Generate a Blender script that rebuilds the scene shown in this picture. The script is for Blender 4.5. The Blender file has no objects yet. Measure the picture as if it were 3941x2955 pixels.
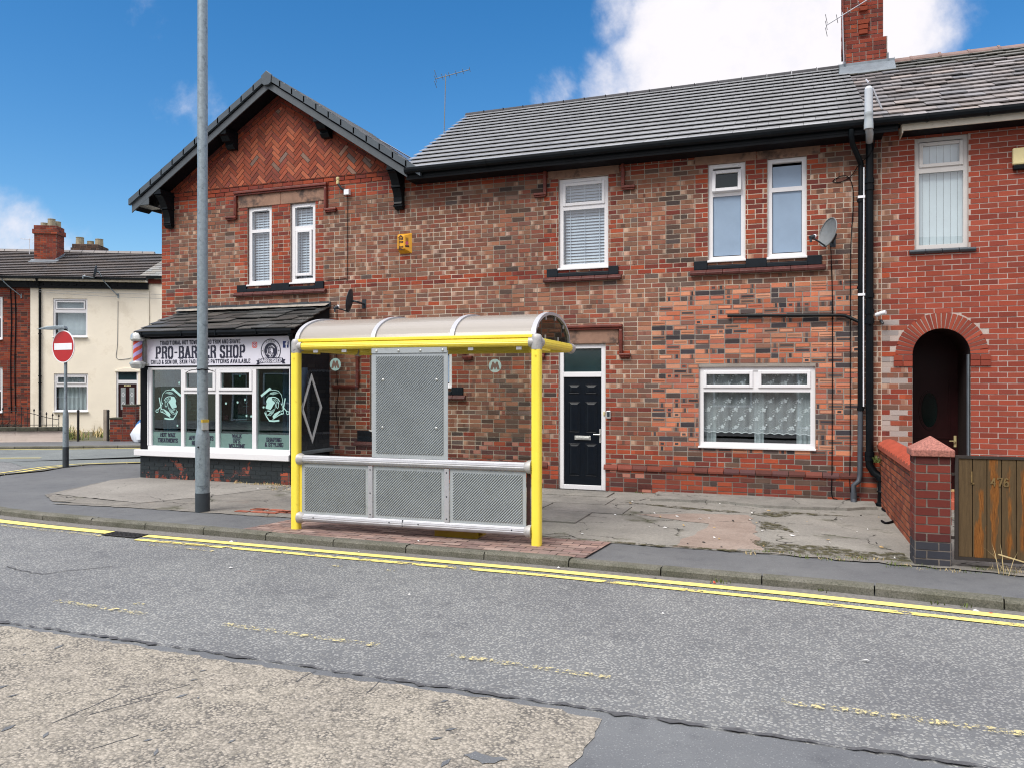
import bpy, math, random
from mathutils import Vector, Matrix
R = random.Random(7)
rad = math.radians
sc = bpy.context.scene
COL = sc.collection
Z3 = Vector((0, 0, 1))

# ------------------------------------------------------------------ helpers
def lin(r, g, b, k=1.1):
    f = lambda c: (c/255/12.92 if c/255 <= .04045 else ((c/255+.055)/1.055)**2.4)/k
    return (f(r), f(g), f(b), 1)

def frame(o, u, v):
    o, u, v = Vector(o), Vector(u).normalized(), Vector(v).normalized()
    return (o, u, v, u.cross(v))

def P(F, u, v, w=0):
    return F[0] + F[1]*u + F[2]*v + F[3]*w

FW = frame((0, 0, 0), (1, 0, 0), (0, 0, 1))          # the facade plane, w towards the street

def clip(poly, A, B):
    """keep the part of poly left of the line A->B"""
    out = []
    n = len(poly)
    sd = lambda p: (B[0]-A[0])*(p[1]-A[1]) - (B[1]-A[1])*(p[0]-A[0])
    for i in range(n):
        p, q = poly[i], poly[(i+1) % n]
        a, b = sd(p), sd(q)
        if a >= 0: out.append(p)
        if (a > 0 and b < 0) or (a < 0 and b > 0):
            t = a/(a-b)
            out.append((p[0]+(q[0]-p[0])*t, p[1]+(q[1]-p[1])*t))
    return out

def clip_poly(poly, conv):
    for i in range(len(conv)):
        if len(poly) < 3: return []
        poly = clip(poly, conv[i], conv[(i+1) % len(conv)])
    if len(poly) < 3: return []
    a = sum(poly[i][0]*poly[(i+1) % len(poly)][1]-poly[(i+1) % len(poly)][0]*poly[i][1] for i in range(len(poly)))
    return poly if abs(a) > 2e-5 else []

class MB:
    def __init__(s):
        s.v = []; s.f = []; s.m = []; s.c = []
    def face(s, pts, m=0, c=None):
        n = len(s.v)
        s.v.extend(Vector(p) for p in pts)
        s.f.append(list(range(n, n+len(pts)))); s.m.append(m); s.c.append(c or (1, 1, 1, 1))
        return s
    def mesh(s, pts, faces, m=0, c=None):
        n = len(s.v)
        s.v.extend(Vector(p) for p in pts)
        for f in faces:
            s.f.append([n+i for i in f]); s.m.append(m); s.c.append(c or (1, 1, 1, 1))
        return s
    def fbox(s, F, u0, u1, v0, v1, w0, w1, m=0, c=None):
        p = [P(F, u, v, w) for w in (w0, w1) for v in (v0, v1) for u in (u0, u1)]
        return s.mesh(p, [(0, 2, 3, 1), (4, 5, 7, 6), (0, 1, 5, 4), (2, 6, 7, 3), (0, 4, 6, 2), (1, 3, 7, 5)], m, c)
    def box(s, x0, x1, y0, y1, z0, z1, m=0, c=None):
        return s.fbox(FW, x0, x1, z0, z1, -y1, -y0, m, c)
    def ring(s, F, u0, u1, v0, v1, t, w0, w1, m=0, tb=None):
        tb = t if tb is None else tb
        s.fbox(F, u0, u0+t, v0, v1, w0, w1, m); s.fbox(F, u1-t, u1, v0, v1, w0, w1, m)
        s.fbox(F, u0+t, u1-t, v0, v0+tb, w0, w1, m); s.fbox(F, u0+t, u1-t, v1-t, v1, w0, w1, m)
        return s
    def prism(s, F, poly, w0, w1, m=0, c=None):
        """polygon in (u,v), counter-clockwise, extruded w0..w1"""
        n = len(poly)
        p = [P(F, a, b, w0) for a, b in poly]+[P(F, a, b, w1) for a, b in poly]
        fs = [tuple(range(n, 2*n)), tuple(reversed(range(n)))]
        fs += [(i, (i+1) % n, n+(i+1) % n, n+i) for i in range(n)]
        return s.mesh(p, fs, m, c)
    def tube(s, pts, r, n=8, m=0, c=None, caps=True):
        pts = [Vector(p) for p in pts]
        rs = r if isinstance(r, (list, tuple)) else [r]*len(pts)
        vs = []; up = None
        for i, p in enumerate(pts):
            t = (pts[min(i+1, len(pts)-1)]-pts[max(i-1, 0)])
            t = t.normalized() if t.length > 1e-9 else Z3
            if up is None or abs(up.dot(t)) > .98:
                up = Vector((1, 0, 0)) if abs(t.x) < .8 else Vector((0, 1, 0))
            a = (up-t*up.dot(t)).normalized(); b = t.cross(a); up = a
            for k in range(n):
                an = 2*math.pi*k/n
                vs.append(p+(a*math.cos(an)+b*math.sin(an))*rs[i])
        fs = []
        for i in range(len(pts)-1):
            for k in range(n):
                k2 = (k+1) % n
                fs.append((i*n+k, i*n+k2, (i+1)*n+k2, (i+1)*n+k))
        if caps:
            fs.append(tuple(reversed(range(n)))); fs.append(tuple(range((len(pts)-1)*n, len(pts)*n)))
        return s.mesh(vs, fs, m, c)
    def cyl(s, c, r, z0, z1, n=16, m=0, col=None):
        return s.tube([(c[0], c[1], z0), (c[0], c[1], z1)], r, n, m, col)
    def lathe(s, c, prof, n=16, m=0, axis=(0, 0, 1)):
        ax = Vector(axis).normalized(); c = Vector(c)
        return s.tube([c+ax*h for r, h in prof], [max(r, 1e-4) for r, h in prof], n, m)
    def disc(s, F, cu, cv, r0, r1, w0, w1, n=32, m=0, a0=0, a1=2*math.pi, ru=1.):
        """annulus or disc, extruded"""
        for k in range(n):
            p, q = a0+(a1-a0)*k/n, a0+(a1-a0)*(k+1)/n
            pt = lambda r, a: (cu+r*math.cos(a)*ru, cv+r*math.sin(a))
            if r0 <= 0: poly = [(cu, cv), pt(r1, p), pt(r1, q)]
            else: poly = [pt(r0, p), pt(r1, p), pt(r1, q), pt(r0, q)]
            pp = [P(F, a, b, w1) for a, b in poly]
            s.face(pp, m)
            o = [P(F, *pt(r1, p), w0), P(F, *pt(r1, q), w0), P(F, *pt(r1, q), w1), P(F, *pt(r1, p), w1)]
            s.face(o, m)
        return s
    def build(s, name, mats, parent=None, smooth=False, bevel=0):
        off = Vector(parent['_loc']) if parent is not None and '_loc' in parent else Vector()
        me = bpy.data.meshes.new(name)
        me.from_pydata([v-off for v in s.v], [], s.f)
        if not isinstance(mats, (list, tuple)): mats = [mats]
        for m in mats: me.materials.append(m)
        me.polygons.foreach_set('material_index', s.m)
        at = me.color_attributes.new('Col', 'FLOAT_COLOR', 'CORNER')
        buf = []
        for f, c in zip(s.f, s.c): buf.extend(list(c)*len(f))
        at.data.foreach_set('color', buf)
        if smooth: me.polygons.foreach_set('use_smooth', [True]*len(s.f))
        me.update()
        o = bpy.data.objects.new(name, me); COL.objects.link(o)
        if smooth:
            md = o.modifiers.new('split', 'EDGE_SPLIT'); md.split_angle = rad(40)
        if bevel:
            md = o.modifiers.new('bevel', 'BEVEL'); md.width = bevel; md.segments = 2; md.limit_method = 'ANGLE'
        if parent is not None:
            o.parent = parent; o['_loc'] = tuple(off)
        return o

def thing(name, label, cat, loc=(0, 0, 0), group=None):
    o = bpy.data.objects.new(name, None); COL.objects.link(o)
    o.location = loc; o['_loc'] = tuple(float(a) for a in loc)
    o.empty_display_size = .2
    return tag(o, label, cat, group)
def tag(o, label, cat, group=None):
    o['label'] = label; o['category'] = cat
    if group: o['group'] = group
    return o
def kind(o, k='structure', label=None, cat=None):
    o['kind'] = k
    if label: o['label'] = label
    if cat: o['category'] = cat
    return o

# ------------------------------------------------------------------ materials
class NT:
    def __init__(s, name):
        s.mat = bpy.data.materials.new(name); s.mat.use_nodes = True
        s.n = s.mat.node_tree.nodes; s.l = s.mat.node_tree.links
        s.b = s.n['Principled BSDF']; s.out = s.n['Material Output']
    def new(s, t, **k):
        nd = s.n.new(t)
        for a, b in k.items(): setattr(nd, a, b)
        return nd
    def put(s, sock, v):
        if hasattr(v, 'is_linked') or hasattr(v, 'links'): s.l.new(v, sock)
        else: sock.default_value = v
    def noise(s, scale, detail=4, rough=.6, vec=None, dist=0):
        t = s.new('ShaderNodeTexNoise'); t.inputs['Scale'].default_value = scale
        t.inputs['Detail'].default_value = detail; t.inputs['Roughness'].default_value = rough
        t.inputs['Distortion'].default_value = dist
        s.l.new(vec if vec is not None else s.pos(), t.inputs['Vector']); return t.outputs['Fac']
    def pos(s):
        if not hasattr(s, '_pos'): s._pos = s.new('ShaderNodeNewGeometry').outputs['Position']
        return s._pos
    def ramp(s, v, a, b, c0=(0, 0, 0, 1), c1=(1, 1, 1, 1)):
        r = s.new('ShaderNodeValToRGB'); e = r.color_ramp.elements
        e[0].position = a; e[1].position = b; e[0].color = c0; e[1].color = c1
        s.l.new(v, r.inputs['Fac']); return r.outputs['Color']
    def math(s, op, a, b=0., cl=False):
        m = s.new('ShaderNodeMath', operation=op, use_clamp=cl)
        s.put(m.inputs[0], a); s.put(m.inputs[1], b); return m.outputs[0]
    def mix(s, f, a, b, mode='MIX'):
        m = s.new('ShaderNodeMix', data_type='RGBA', blend_type=mode)
        s.put(m.inputs['Factor'], f); s.put(m.inputs['A'], a); s.put(m.inputs['B'], b)
        return m.outputs['Result']
    def xyz(s, v=None):
        x = s.new('ShaderNodeSeparateXYZ'); s.l.new(v if v is not None else s.pos(), x.inputs[0]); return x.outputs
    def scaled(s, sx, sy, sz, rot=0):
        m = s.new('ShaderNodeMapping'); m.inputs['Scale'].default_value = (sx, sy, sz)
        m.inputs['Rotation'].default_value = (0, 0, rot)
        s.l.new(s.pos(), m.inputs['Vector']); return m.outputs[0]
    def vor(s, scale, feature='F1', vec=None, rnd=1):
        t = s.new('ShaderNodeTexVoronoi', feature=feature); t.inputs['Scale'].default_value = scale
        t.inputs['Randomness'].default_value = rnd
        s.l.new(vec if vec is not None else s.pos(), t.inputs['Vector']); return t.outputs
    def bump(s, h, strength=.3, dist=.01):
        b = s.new('ShaderNodeBump'); b.inputs['Strength'].default_value = strength; b.inputs['Distance'].default_value = dist
        s.l.new(h, b.inputs['Height']); s.l.new(b.outputs[0], s.b.inputs['Normal'])
    def set(s, col=None, rough=None, metal=None, spec=None):
        if col is not None: s.put(s.b.inputs['Base Color'], col)
        if rough is not None: s.put(s.b.inputs['Roughness'], rough)
        if metal is not None: s.put(s.b.inputs['Metallic'], metal)
        if spec is not None: s.put(s.b.inputs['Specular IOR Level'], spec)
        return s

def plain(name, col, rough=.5, metal=0, var=.12, scale=6, bump=0, spec=.5, dirt=None, dscale=3, damt=.62):
    t = NT(name)
    a = t.noise(scale, 5); 
    c = t.mix(t.ramp(a, .3, .7), tuple(x*(1-var) for x in col[:3])+(1,), tuple(min(1, x*(1+var)) for x in col[:3])+(1,))
    if dirt:
        c = t.mix(t.ramp(t.noise(dscale, 6, .7), damt, damt+.12), c, dirt)
    t.set(c, rough, metal, spec)
    if bump: t.bump(t.noise(scale*12, 3), bump, .004)
    return t.mat

def colattr(name, rough=.9, n1=.3, n2=.25, s1=45, s2=5, bump=.4, spec=.3):
    t = NT(name)
    at = t.new('ShaderNodeVertexColor', layer_name='Col').outputs['Color']
    k = t.math('ADD', t.math('MULTIPLY', t.noise(s1, 4, .7), 2*n1), 1-n1)
    k2 = t.math('ADD', t.math('MULTIPLY', t.noise(s2, 3), 2*n2), 1-n2)
    kk = t.math('MULTIPLY', k, k2)
    cb = t.new('ShaderNodeCombineXYZ')
    for i in range(3): t.l.new(kk, cb.inputs[i])
    c = t.mix(1., at, cb.outputs[0], 'MULTIPLY')
    t.set(c, rough, spec=spec)
    t.bump(t.noise(90, 4, .7), bump, .006)
    return t.mat

def glass(name, tint=(.75, .8, .8, 1), k=1.0, add=.03, rough=.0):
    t = NT(name)
    ge = t.new('ShaderNodeNewGeometry'); dt = t.new('ShaderNodeVectorMath', operation='DOT_PRODUCT')
    t.l.new(ge.outputs['Incoming'], dt.inputs[0]); t.l.new(ge.outputs['Normal'], dt.inputs[1])
    c5 = t.math('POWER', t.math('SUBTRACT', 1., t.math('ABSOLUTE', dt.outputs['Value']), True), 5.)
    f = t.math('ADD', t.math('MULTIPLY', c5, .9*k), .05*k+add, True)
    tr = t.new('ShaderNodeBsdfTransparent'); tr.inputs[0].default_value = tint
    gl = t.new('ShaderNodeBsdfGlossy'); gl.inputs['Roughness'].default_value = rough
    gl.inputs['Color'].default_value = (.95, .97, 1, 1)
    # old panes are never quite flat
    b = t.new('ShaderNodeBump'); b.inputs['Strength'].default_value = .05; b.inputs['Distance'].default_value = .02
    t.l.new(t.noise(1.2, 1), b.inputs['Height']); t.l.new(b.outputs[0], gl.inputs['Normal'])
    mx = t.new('ShaderNodeMixShader'); t.l.new(f, mx.inputs[0]); t.l.new(tr.outputs[0], mx.inputs[1]); t.l.new(gl.outputs[0], mx.inputs[2])
    t.l.new(mx.outputs[0], t.out.inputs['Surface'])
    return t.mat

def film(name, col, alpha, rough=.4, pattern=None):
    """a half-clear printed or woven layer"""
    t = NT(name); t.set(col, rough)
    t.put(t.b.inputs['Alpha'], alpha)
    if pattern: t.put(t.b.inputs['Alpha'], pattern(t))
    return t.mat

M = {}
M['brick'] = colattr('brick', n1=.22, n2=.18)
M['brick_smooth'] = colattr('brick_smooth', n1=.12, n2=.12, bump=.2)
M['mortar'] = colattr('mortar', n1=.25, n2=.2, bump=.6)
M['upvc'] = plain('white_upvc', (.78, .78, .80, 1), .3, var=.03, scale=2)
M['upvc_old'] = plain('aged_upvc', (.62, .60, .58, 1), .4, var=.06, scale=3)
M['black'] = plain('black_paint', (.004, .006, .008, 1), .42, var=.3, scale=5, spec=.16)
M['blackmatt'] = plain('black_matt', (.004, .004, .006, 1), .7, var=.3, scale=5, spec=.15)
M['slate_grey'] = plain('grey_verge_plastic', (.060, .078, .094, 1), .45, var=.1)
M['board_grey'] = plain('grey_board', (.075, .088, .098, 1), .4, var=.1)
M['tile'] = colattr('roof_tile', rough=.20, n1=.08, n2=.10, s1=70, bump=.0, spec=.95)
M['tile_left'] = colattr('roof_tile_far', rough=.42, n1=.12, n2=.15, s1=70, bump=.1, spec=.5)
M['ridge'] = colattr('ridge_tile', rough=.75, n1=.1, n2=.15, bump=.1, spec=.15)
M['slate'] = colattr('slate', rough=.5, n1=.22, n2=.25, s1=25, bump=.35, spec=.5)
M['glass'] = glass('window_glass', (.84, .90, .93, 1), 1.1, .10)
M['glass_dark'] = glass('dark_glass', (.30, .42, .42, 1), .5, .02, .22)
M['glass_shop'] = glass('shop_glass', (.72, .86, .84, 1), 1.2, .05)
M['glass_shelter'] = glass('shelter_glass', (.86, .88, .86, 1), .55, .0)
M['glass_bronze'] = glass('bronze_glass', (.20, .18, .15, 1), .6, .0)
M['dark_room'] = plain('dark_room', (.05, .055, .055, 1), .9)
M['blind'] = plain('blind_slat', (.55, .61, .68, 1), .5, var=.03)
M['terracotta'] = plain('terracotta_moulding', lin(112, 50, 38), .5, var=.35, scale=9, dirt=lin(60, 40, 38), dscale=4, damt=.55)
M['stone'] = plain('sandstone_lintel', lin(150, 118, 100), .9, var=.18, scale=5, bump=.4, dirt=lin(82, 68, 62), dscale=2.2, damt=.5)
M['stone_black'] = plain('black_painted_sill', (.006, .010, .015, 1), .45, spec=.25, var=.3, scale=8, dirt=lin(110, 90, 80), dscale=14, damt=.7)
M['sill_red'] = plain('red_sill_tile', lin(88, 46, 42), .4, var=.3, scale=12, dirt=lin(190, 180, 170), dscale=22, damt=.76)
M['galv'] = plain('galvanised_steel', lin(146, 160, 168), .5, .35, var=.16, scale=22, dirt=lin(110, 122, 130), dscale=12, damt=.55)
M['darkbase'] = plain('dark_post_base', lin(52, 60, 66), .6, var=.2)
M['yellow'] = plain('yellow_paint', lin(255, 230, 82, 1.0), .32, var=.05, scale=3, dirt=lin(196, 168, 60), dscale=5, damt=.66)
M['alu'] = plain('brushed_aluminium', lin(182, 184, 190), .40, .15, var=.06, scale=10)
M['alu_cast'] = plain('cast_aluminium', lin(185, 184, 182), .55, .2, var=.18, scale=18, dirt=lin(105, 108, 112), dscale=10, damt=.6)
M['panel_grey'] = plain('grey_panel', lin(176, 184, 188), .42, .05, var=.08, scale=4, dirt=lin(158, 165, 166), dscale=2, damt=.56)
M['rust'] = plain('rusty_plate', lin(52, 24, 20), .8, var=.4, scale=15, dirt=lin(220, 190, 130), dscale=16, damt=.72)
M['white'] = plain('white_paint', (.82, .83, .87, 1), .35, var=.04)
M['sign_white'] = plain('sign_white', (.70, .70, .79, 1), .25, var=.03, scale=1.5)
M['ink'] = plain('sign_ink', (.022, .023, .045, 1), .35, var=.1)
M['decal'] = plain('pale_window_vinyl', lin(176, 220, 214), .5, var=.05)
M['red_sign'] = plain('sign_red', lin(182, 8, 22), .3, var=.06)
M['orange_red'] = plain('pole_red', lin(235, 92, 72), .3, var=.06)
M['lilac'] = plain('pole_lilac', lin(206, 186, 248), .3, var=.05)
M['chrome'] = plain('worn_chrome', lin(205, 208, 205), .3, .5, var=.2, scale=10, dirt=lin(110, 110, 105), dscale=18, damt=.62)
M['amber'] = plain('amber_box', lin(238, 172, 40), .4, var=.05)
M['cream_box'] = plain('cream_box', lin(228, 214, 160), .4, var=.05)
M['brown_ink'] = plain('brown_ink', lin(60, 22, 16), .5)
M['magenta'] = plain('magenta_spot', lin(186, 84, 110), .5)
M['navy'] = plain('navy_square', lin(38, 54, 112), .4)
M['dish'] = plain('dish_grey', lin(124, 128, 130), .5, var=.12, scale=10)
M['dish_dark'] = plain('dish_dark', lin(44, 54, 62), .5, var=.12)
M['cream'] = plain('cream_render', lin(240, 232, 214, 1.0), .9, var=.05, scale=1.2, bump=.4, dirt=lin(230, 221, 202, 1.0), dscale=1.2, damt=.52)
M['whitewall'] = plain('white_painted_brick', lin(226, 212, 200), .9, var=.06, scale=4, bump=.3, dirt=lin(120, 95, 75), dscale=3, damt=.62)
M['maroon'] = plain('maroon_door', lin(46, 16, 18), .4, var=.2, spec=.3)
M['door_black'] = plain('black_door', (.003, .006, .011, 1), .34, var=.2, scale=14, spec=.3)
M['lead'] = plain('lead_flashing', lin(120, 130, 138), .55, .1, var=.15, scale=8)
M['lead_dark'] = plain('dark_flashing', lin(62, 68, 74), .6, var=.25, scale=9, bump=.3)
M['mortar_fillet'] = plain('mortar_fillet', lin(165, 158, 148), .9, var=.2, scale=9, bump=.4)
M['grey_pipe'] = plain('pale_flue', lin(200, 206, 212), .4, var=.06)
M['rusty_iron'] = plain('black_iron', lin(30, 28, 28), .7, var=.4, scale=12)
M['bag_white'] = plain('white_bag', lin(225, 232, 242), .35, var=.05)
M['bag_blue'] = plain('blue_bag', lin(70, 120, 175), .35, var=.4, scale=10)
M['pot'] = plain('chimney_pot_clay', lin(150, 142, 120), .9, var=.25, scale=8)
M['coping_red'] = plain('red_coping_tile', lin(188, 96, 74), .6, var=.16, scale=8, bump=.2)
M['granite_red'] = plain('red_granite_cap', lin(160, 104, 92), .8, var=.5, scale=70, bump=.3)
M['coping_dark'] = plain('mossy_coping', lin(74, 74, 62), .9, var=.5, scale=9, bump=.6)
M['frost'] = film('frosted_vinyl', lin(140, 178, 172), .55, .5)
M['emblem'] = film('etched_glass', lin(170, 208, 202), .58, .5)
M['curtain_dark'] = plain('dark_curtain', lin(78, 96, 122), .8, var=.3)
M['vertical_blind'] = plain('vertical_blind', (.80, .86, .86, 1), .6, var=.04)
M['net'] = plain('net_curtain', lin(205, 214, 212), .8, var=.08, scale=4)
M['obscured'] = plain('obscured_glass', lin(148, 170, 194), .16, var=.06, scale=3)
M['fan'] = plain('fanlight_pane', lin(36, 56, 60), .14, var=.15, scale=3)
M['dark_pane'] = plain('dark_pane', lin(22, 36, 34), .1, var=.1)
M['leaf'] = plain('weed_leaf', lin(96, 110, 50), .8, var=.4, scale=9)
M['straw'] = plain('dry_grass', lin(196, 176, 128), .8, var=.25, scale=9)
M['bush'] = plain('bare_bush', lin(70, 58, 46), .9, var=.4, scale=9)
M['poster'] = plain('poster_maroon', lin(64, 24, 30), .6, var=.2)
M['poster_dark'] = plain('poster_dark', lin(24, 24, 30), .6, var=.2)
M['wood_post'] = plain('grey_wood', lin(160, 150, 136), .8, var=.2)
M['concrete_step'] = plain('step_concrete', lin(132, 126, 116), .9, var=.15, scale=6, bump=.4)
M['door_step'] = plain('dark_step', lin(70, 66, 62), .9, var=.2, scale=6, bump=.4)

# ------------------------------------------------------------------ ground materials
def asphalt(name, chip, binder, scale=42, size=.42, tint=None):
    t = NT(name)
    v = t.vor(scale, vec=t.scaled(1, 1, .2))
    rnd = t.xyz(v['Color'])[0]
    big = t.noise(.7, 6, .7); mid = t.noise(5, 6, .7)
    isch = t.math('MULTIPLY', t.math('LESS_THAN', v['Distance'], size), t.math('GREATER_THAN', rnd, .16))
    cc = t.mix(t.xyz(v['Color'])[1], tuple(c*.72 for c in chip[:3])+(1,), tuple(c*1.22 for c in chip[:3])+(1,))
    bc = t.mix(t.noise(120, 2), tuple(c*.7 for c in binder[:3])+(1,), tuple(c*1.3 for c in binder[:3])+(1,))
    c = t.mix(isch, bc, cc)
    c = t.mix(1., c, t.ramp(big, .25, .75, (.74, .74, .76, 1), (1.2, 1.19, 1.15, 1)), 'MULTIPLY')
    c = t.mix(t.ramp(mid, .52, .72), c, t.mix(1., c, (.76, .76, .78, 1), 'MULTIPLY'))
    t.set(c, .78, spec=.35)
    t.bump(t.math('MULTIPLY', isch, t.math('SUBTRACT', .6, v['Distance'])), .6, .012)
    return t
M['road'] = asphalt('road_asphalt', (.272, .279, .275), (.142, .150, .158), 52, .46).mat
M['side_road'] = asphalt('side_road_asphalt', (.225, .245, .245), (.15, .172, .175), 60, .4).mat
M['tarmac'] = asphalt('pavement_tarmac', (.165, .172, .178), (.128, .135, .142), 95, .36).mat
M['patch'] = asphalt('tarmac_patch', (.185, .195, .205), (.128, .138, .150), 70, .3).mat

def buff():
    t = NT('buff_surfacing')
    v = t.vor(62, vec=t.scaled(1, 1, .2))
    c = t.mix(t.xyz(v['Color'])[0], (.255, .235, .195, 1), (.46, .42, .352, 1))
    c = t.mix(t.ramp(t.noise(1.1, 6, .7), .38, .66), c, t.mix(1., c, (.84, .84, .86, 1), 'MULTIPLY'))
    gap = t.ramp(v['Distance'], .42, .62)
    thin = t.ramp(t.noise(7, 5, .7), .42, .62)
    c = t.mix(t.math('MULTIPLY', t.xyz(gap)[0], t.math('ADD', t.math('MULTIPLY', t.xyz(thin)[0], .6), .25)), c, (.085, .083, .08, 1))
    pits = t.ramp(t.noise(24, 5, .78), .61, .66)
    c = t.mix(t.math('MULTIPLY', t.xyz(pits)[0], .7), c, (.075, .075, .078, 1))
    t.set(c, .9, spec=.2); t.bump(t.math('SUBTRACT', t.math('MULTIPLY', t.noise(80, 3), .6), t.math('ADD', v['Distance'], t.xyz(pits)[0])), .6, .012)
    return t.mat
M['buff'] = buff()

def concrete(name, a, b, cracks=.9, moss=True, scale=1.):
    t = NT(name)
    n = t.noise(1.1*scale, 7, .65); f = t.noise(26, 4, .7); g = t.noise(150, 2)
    c = t.mix(t.ramp(n, .35, .65), a, b)
    c = t.mix(1., c, t.ramp(f, .2, .8, (.74, .74, .75, 1), (1.2, 1.2, 1.18, 1)), 'MULTIPLY')
    c = t.mix(1., c, t.ramp(g, .2, .8, (.72, .72, .73, 1), (1.25, 1.25, 1.22, 1)), 'MULTIPLY')
    w = t.new('ShaderNodeTexNoise'); w.inputs['Scale'].default_value = 2.2; w.inputs['Detail'].default_value = 5
    t.l.new(t.pos(), w.inputs['Vector'])
    ad = t.new('ShaderNodeVectorMath', operation='MULTIPLY_ADD'); t.l.new(w.outputs['Color'], ad.inputs[0])
    ad.inputs[1].default_value = (.7, .7, 0); t.l.new(t.scaled(1, 1, .05), ad.inputs[2])
    d = t.vor(.75, 'DISTANCE_TO_EDGE', ad.outputs[0])['Distance']
    cr = t.math('MULTIPLY', t.math('LESS_THAN', d, .006), t.xyz(t.ramp(t.noise(1.6, 3), .46, .52))[0])
    c = t.mix(t.math('MULTIPLY', cr, cracks), c, (.035, .033, .03, 1))
    if moss:
        near = t.math('SUBTRACT', 1., t.math('MULTIPLY', d, 9.), True)
        m = t.math('MULTIPLY', near, t.xyz(t.ramp(t.noise(1.3, 6, .7), .52, .62))[0], True)
        c = t.mix(t.math('MULTIPLY', m, .8), c, (.052, .056, .026, 1))
        c = t.mix(t.math('MULTIPLY', t.xyz(t.ramp(t.noise(.8, 5, .6), .60, .68))[0], .5), c, (.20, .155, .125, 1))
    t.set(c, .92, spec=.2)
    t.bump(t.math('SUBTRACT', t.noise(40, 5, .7), t.math('MULTIPLY', cr, 1.5)), .55, .012)
    return t.mat
M['forecourt'] = concrete('forecourt_concrete', (.225, .217, .20, 1), (.30, .288, .262, 1))
M['pad'] = concrete('pale_concrete', (.235, .222, .205, 1), (.30, .285, .262, 1), .6, False)
M['rough'] = concrete('rough_concrete', (.17, .162, .15, 1), (.25, .235, .212, 1), 1., True, 2.2)
M['pad_grey'] = concrete('apron_concrete', (.20, .195, .18, 1), (.30, .288, .265, 1), .6, False, 1.6)
def kerbm():
    t = NT('kerb_stone')
    z = t.xyz(t.new('ShaderNodeNewGeometry').outputs['Normal'])[2]
    v = t.noise(70, 3, .8); n = t.noise(3, 5)
    c = t.mix(t.ramp(v, .3, .7), (.085, .085, .072, 1), (.26, .25, .215, 1))
    c = t.mix(t.ramp(n, .35, .7), t.mix(1., c, (.62, .64, .58, 1), 'MULTIPLY'), c)
    t.set(c, .92, spec=.2); t.bump(v, .5, .01)
    return t.mat
M['kerb'] = kerbm()
def paint(name, col, wear=.5, sc_=9):
    t = NT(name)
    c = t.mix(t.noise(30, 4), tuple(x*.8 for x in col[:3])+(1,), col)
    t.set(c, .7, spec=.3)
    a = t.ramp(t.noise(sc_, 8, .78), wear, wear+.05)
    t.put(t.b.inputs['Alpha'], t.math('MAXIMUM', 0., t.xyz(a)[0]))
    return t.mat
YEL = lin(250, 232, 136, 1.12)
M['line1'] = paint('yellow_line', YEL, .325, 12)
M['line2'] = paint('worn_yellow_line', YEL, .43, 4)
M['line3'] = paint('ghost_yellow_line', lin(240, 226, 166, 1.3), .525, 26)
M['block'] = colattr('block_paving', rough=.9, n1=.3, n2=.2, s1=40, bump=.4)
M['grime'] = plain('gutter_grit', (.165, .158, .148, 1), .95, var=.3, scale=40, bump=.5)
M['seam'] = plain('road_seam', (.07, .072, .078, 1), .9, var=.4, scale=30)
M['pinkish'] = concrete('mended_concrete', (.26, .205, .175, 1), (.33, .27, .235, 1), .6, False, 2.)
def mossm():
    t = NT('moss_and_grit'); n = t.noise(9, 6, .75)
    t.set(t.mix(t.ramp(t.noise(22, 5, .7), .35, .65), (.05, .052, .022, 1), (.14, .125, .085, 1)), 1., spec=.1)
    t.put(t.b.inputs['Alpha'], t.xyz(t.ramp(n, .44, .56))[0]); t.bump(t.noise(60, 4), .8, .012); return t.mat
M['moss'] = mossm()
M['soil'] = plain('far_soil', (.10, .095, .06, 1), 1, var=.4, scale=4)

def gate_wood():
    t = NT('weathered_gate_wood')
    x = t.xyz()
    pl = t.math('FLOOR', t.math('DIVIDE', t.math('SUBTRACT', x[0], 1.40), .118))
    off = t.new('ShaderNodeCombineXYZ'); t.l.new(t.math('MULTIPLY', pl, 3.7), off.inputs[0]); t.l.new(t.math('MULTIPLY', pl, 9.1), off.inputs[2])
    ad = t.new('ShaderNodeVectorMath', operation='ADD'); t.l.new(t.scaled(9, 1, 1.5), ad.inputs[0]); t.l.new(off.outputs[0], ad.inputs[1])
    st = t.noise(1., 4, .6, ad.outputs[0])
    # bare orange wood runs down the middle of each board
    fx = t.math('FRACT', t.math('DIVIDE', t.math('SUBTRACT', x[0], 1.40), .118))
    mid = t.math('SUBTRACT', .42, t.math('ABSOLUTE', t.math('SUBTRACT', fx, .5)))
    ends = t.math('MINIMUM', t.math('SUBTRACT', x[2], .13), t.math('SUBTRACT', .93, x[2]))
    k = t.math('ADD', t.math('MULTIPLY', mid, 1.6), t.math('MULTIPLY', t.math('MINIMUM', ends, .2), 1.4))
    k = t.math('ADD', k, t.math('MULTIPLY', t.math('SUBTRACT', st, .5), 4.2))
    k = t.math('MULTIPLY', t.math('SUBTRACT', k, .55), 3.2, True)
    k = t.math('MULTIPLY', k, t.math('GREATER_THAN', pl, .5))
    gr = t.new('ShaderNodeTexWave'); gr.inputs['Scale'].default_value = 16; gr.inputs['Distortion'].default_value = 9; gr.inputs['Detail'].default_value = 3
    gr.inputs['Detail Scale'].default_value = 1.2
    t.l.new(t.scaled(2.2, 1, .32), gr.inputs['Vector'])
    org = t.mix(gr.outputs['Fac'], lin(98, 60, 28), lin(156, 102, 50))
    gry = t.mix(t.noise(1., 5, .7, t.scaled(40, 1, 3)), lin(58, 46, 33), lin(116, 96, 68))
    t.set(t.mix(k, gry, org), .8, spec=.2)
    t.bump(gr.outputs['Fac'], .25, .004)
    return t.mat
M['gate'] = gate_wood()

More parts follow.
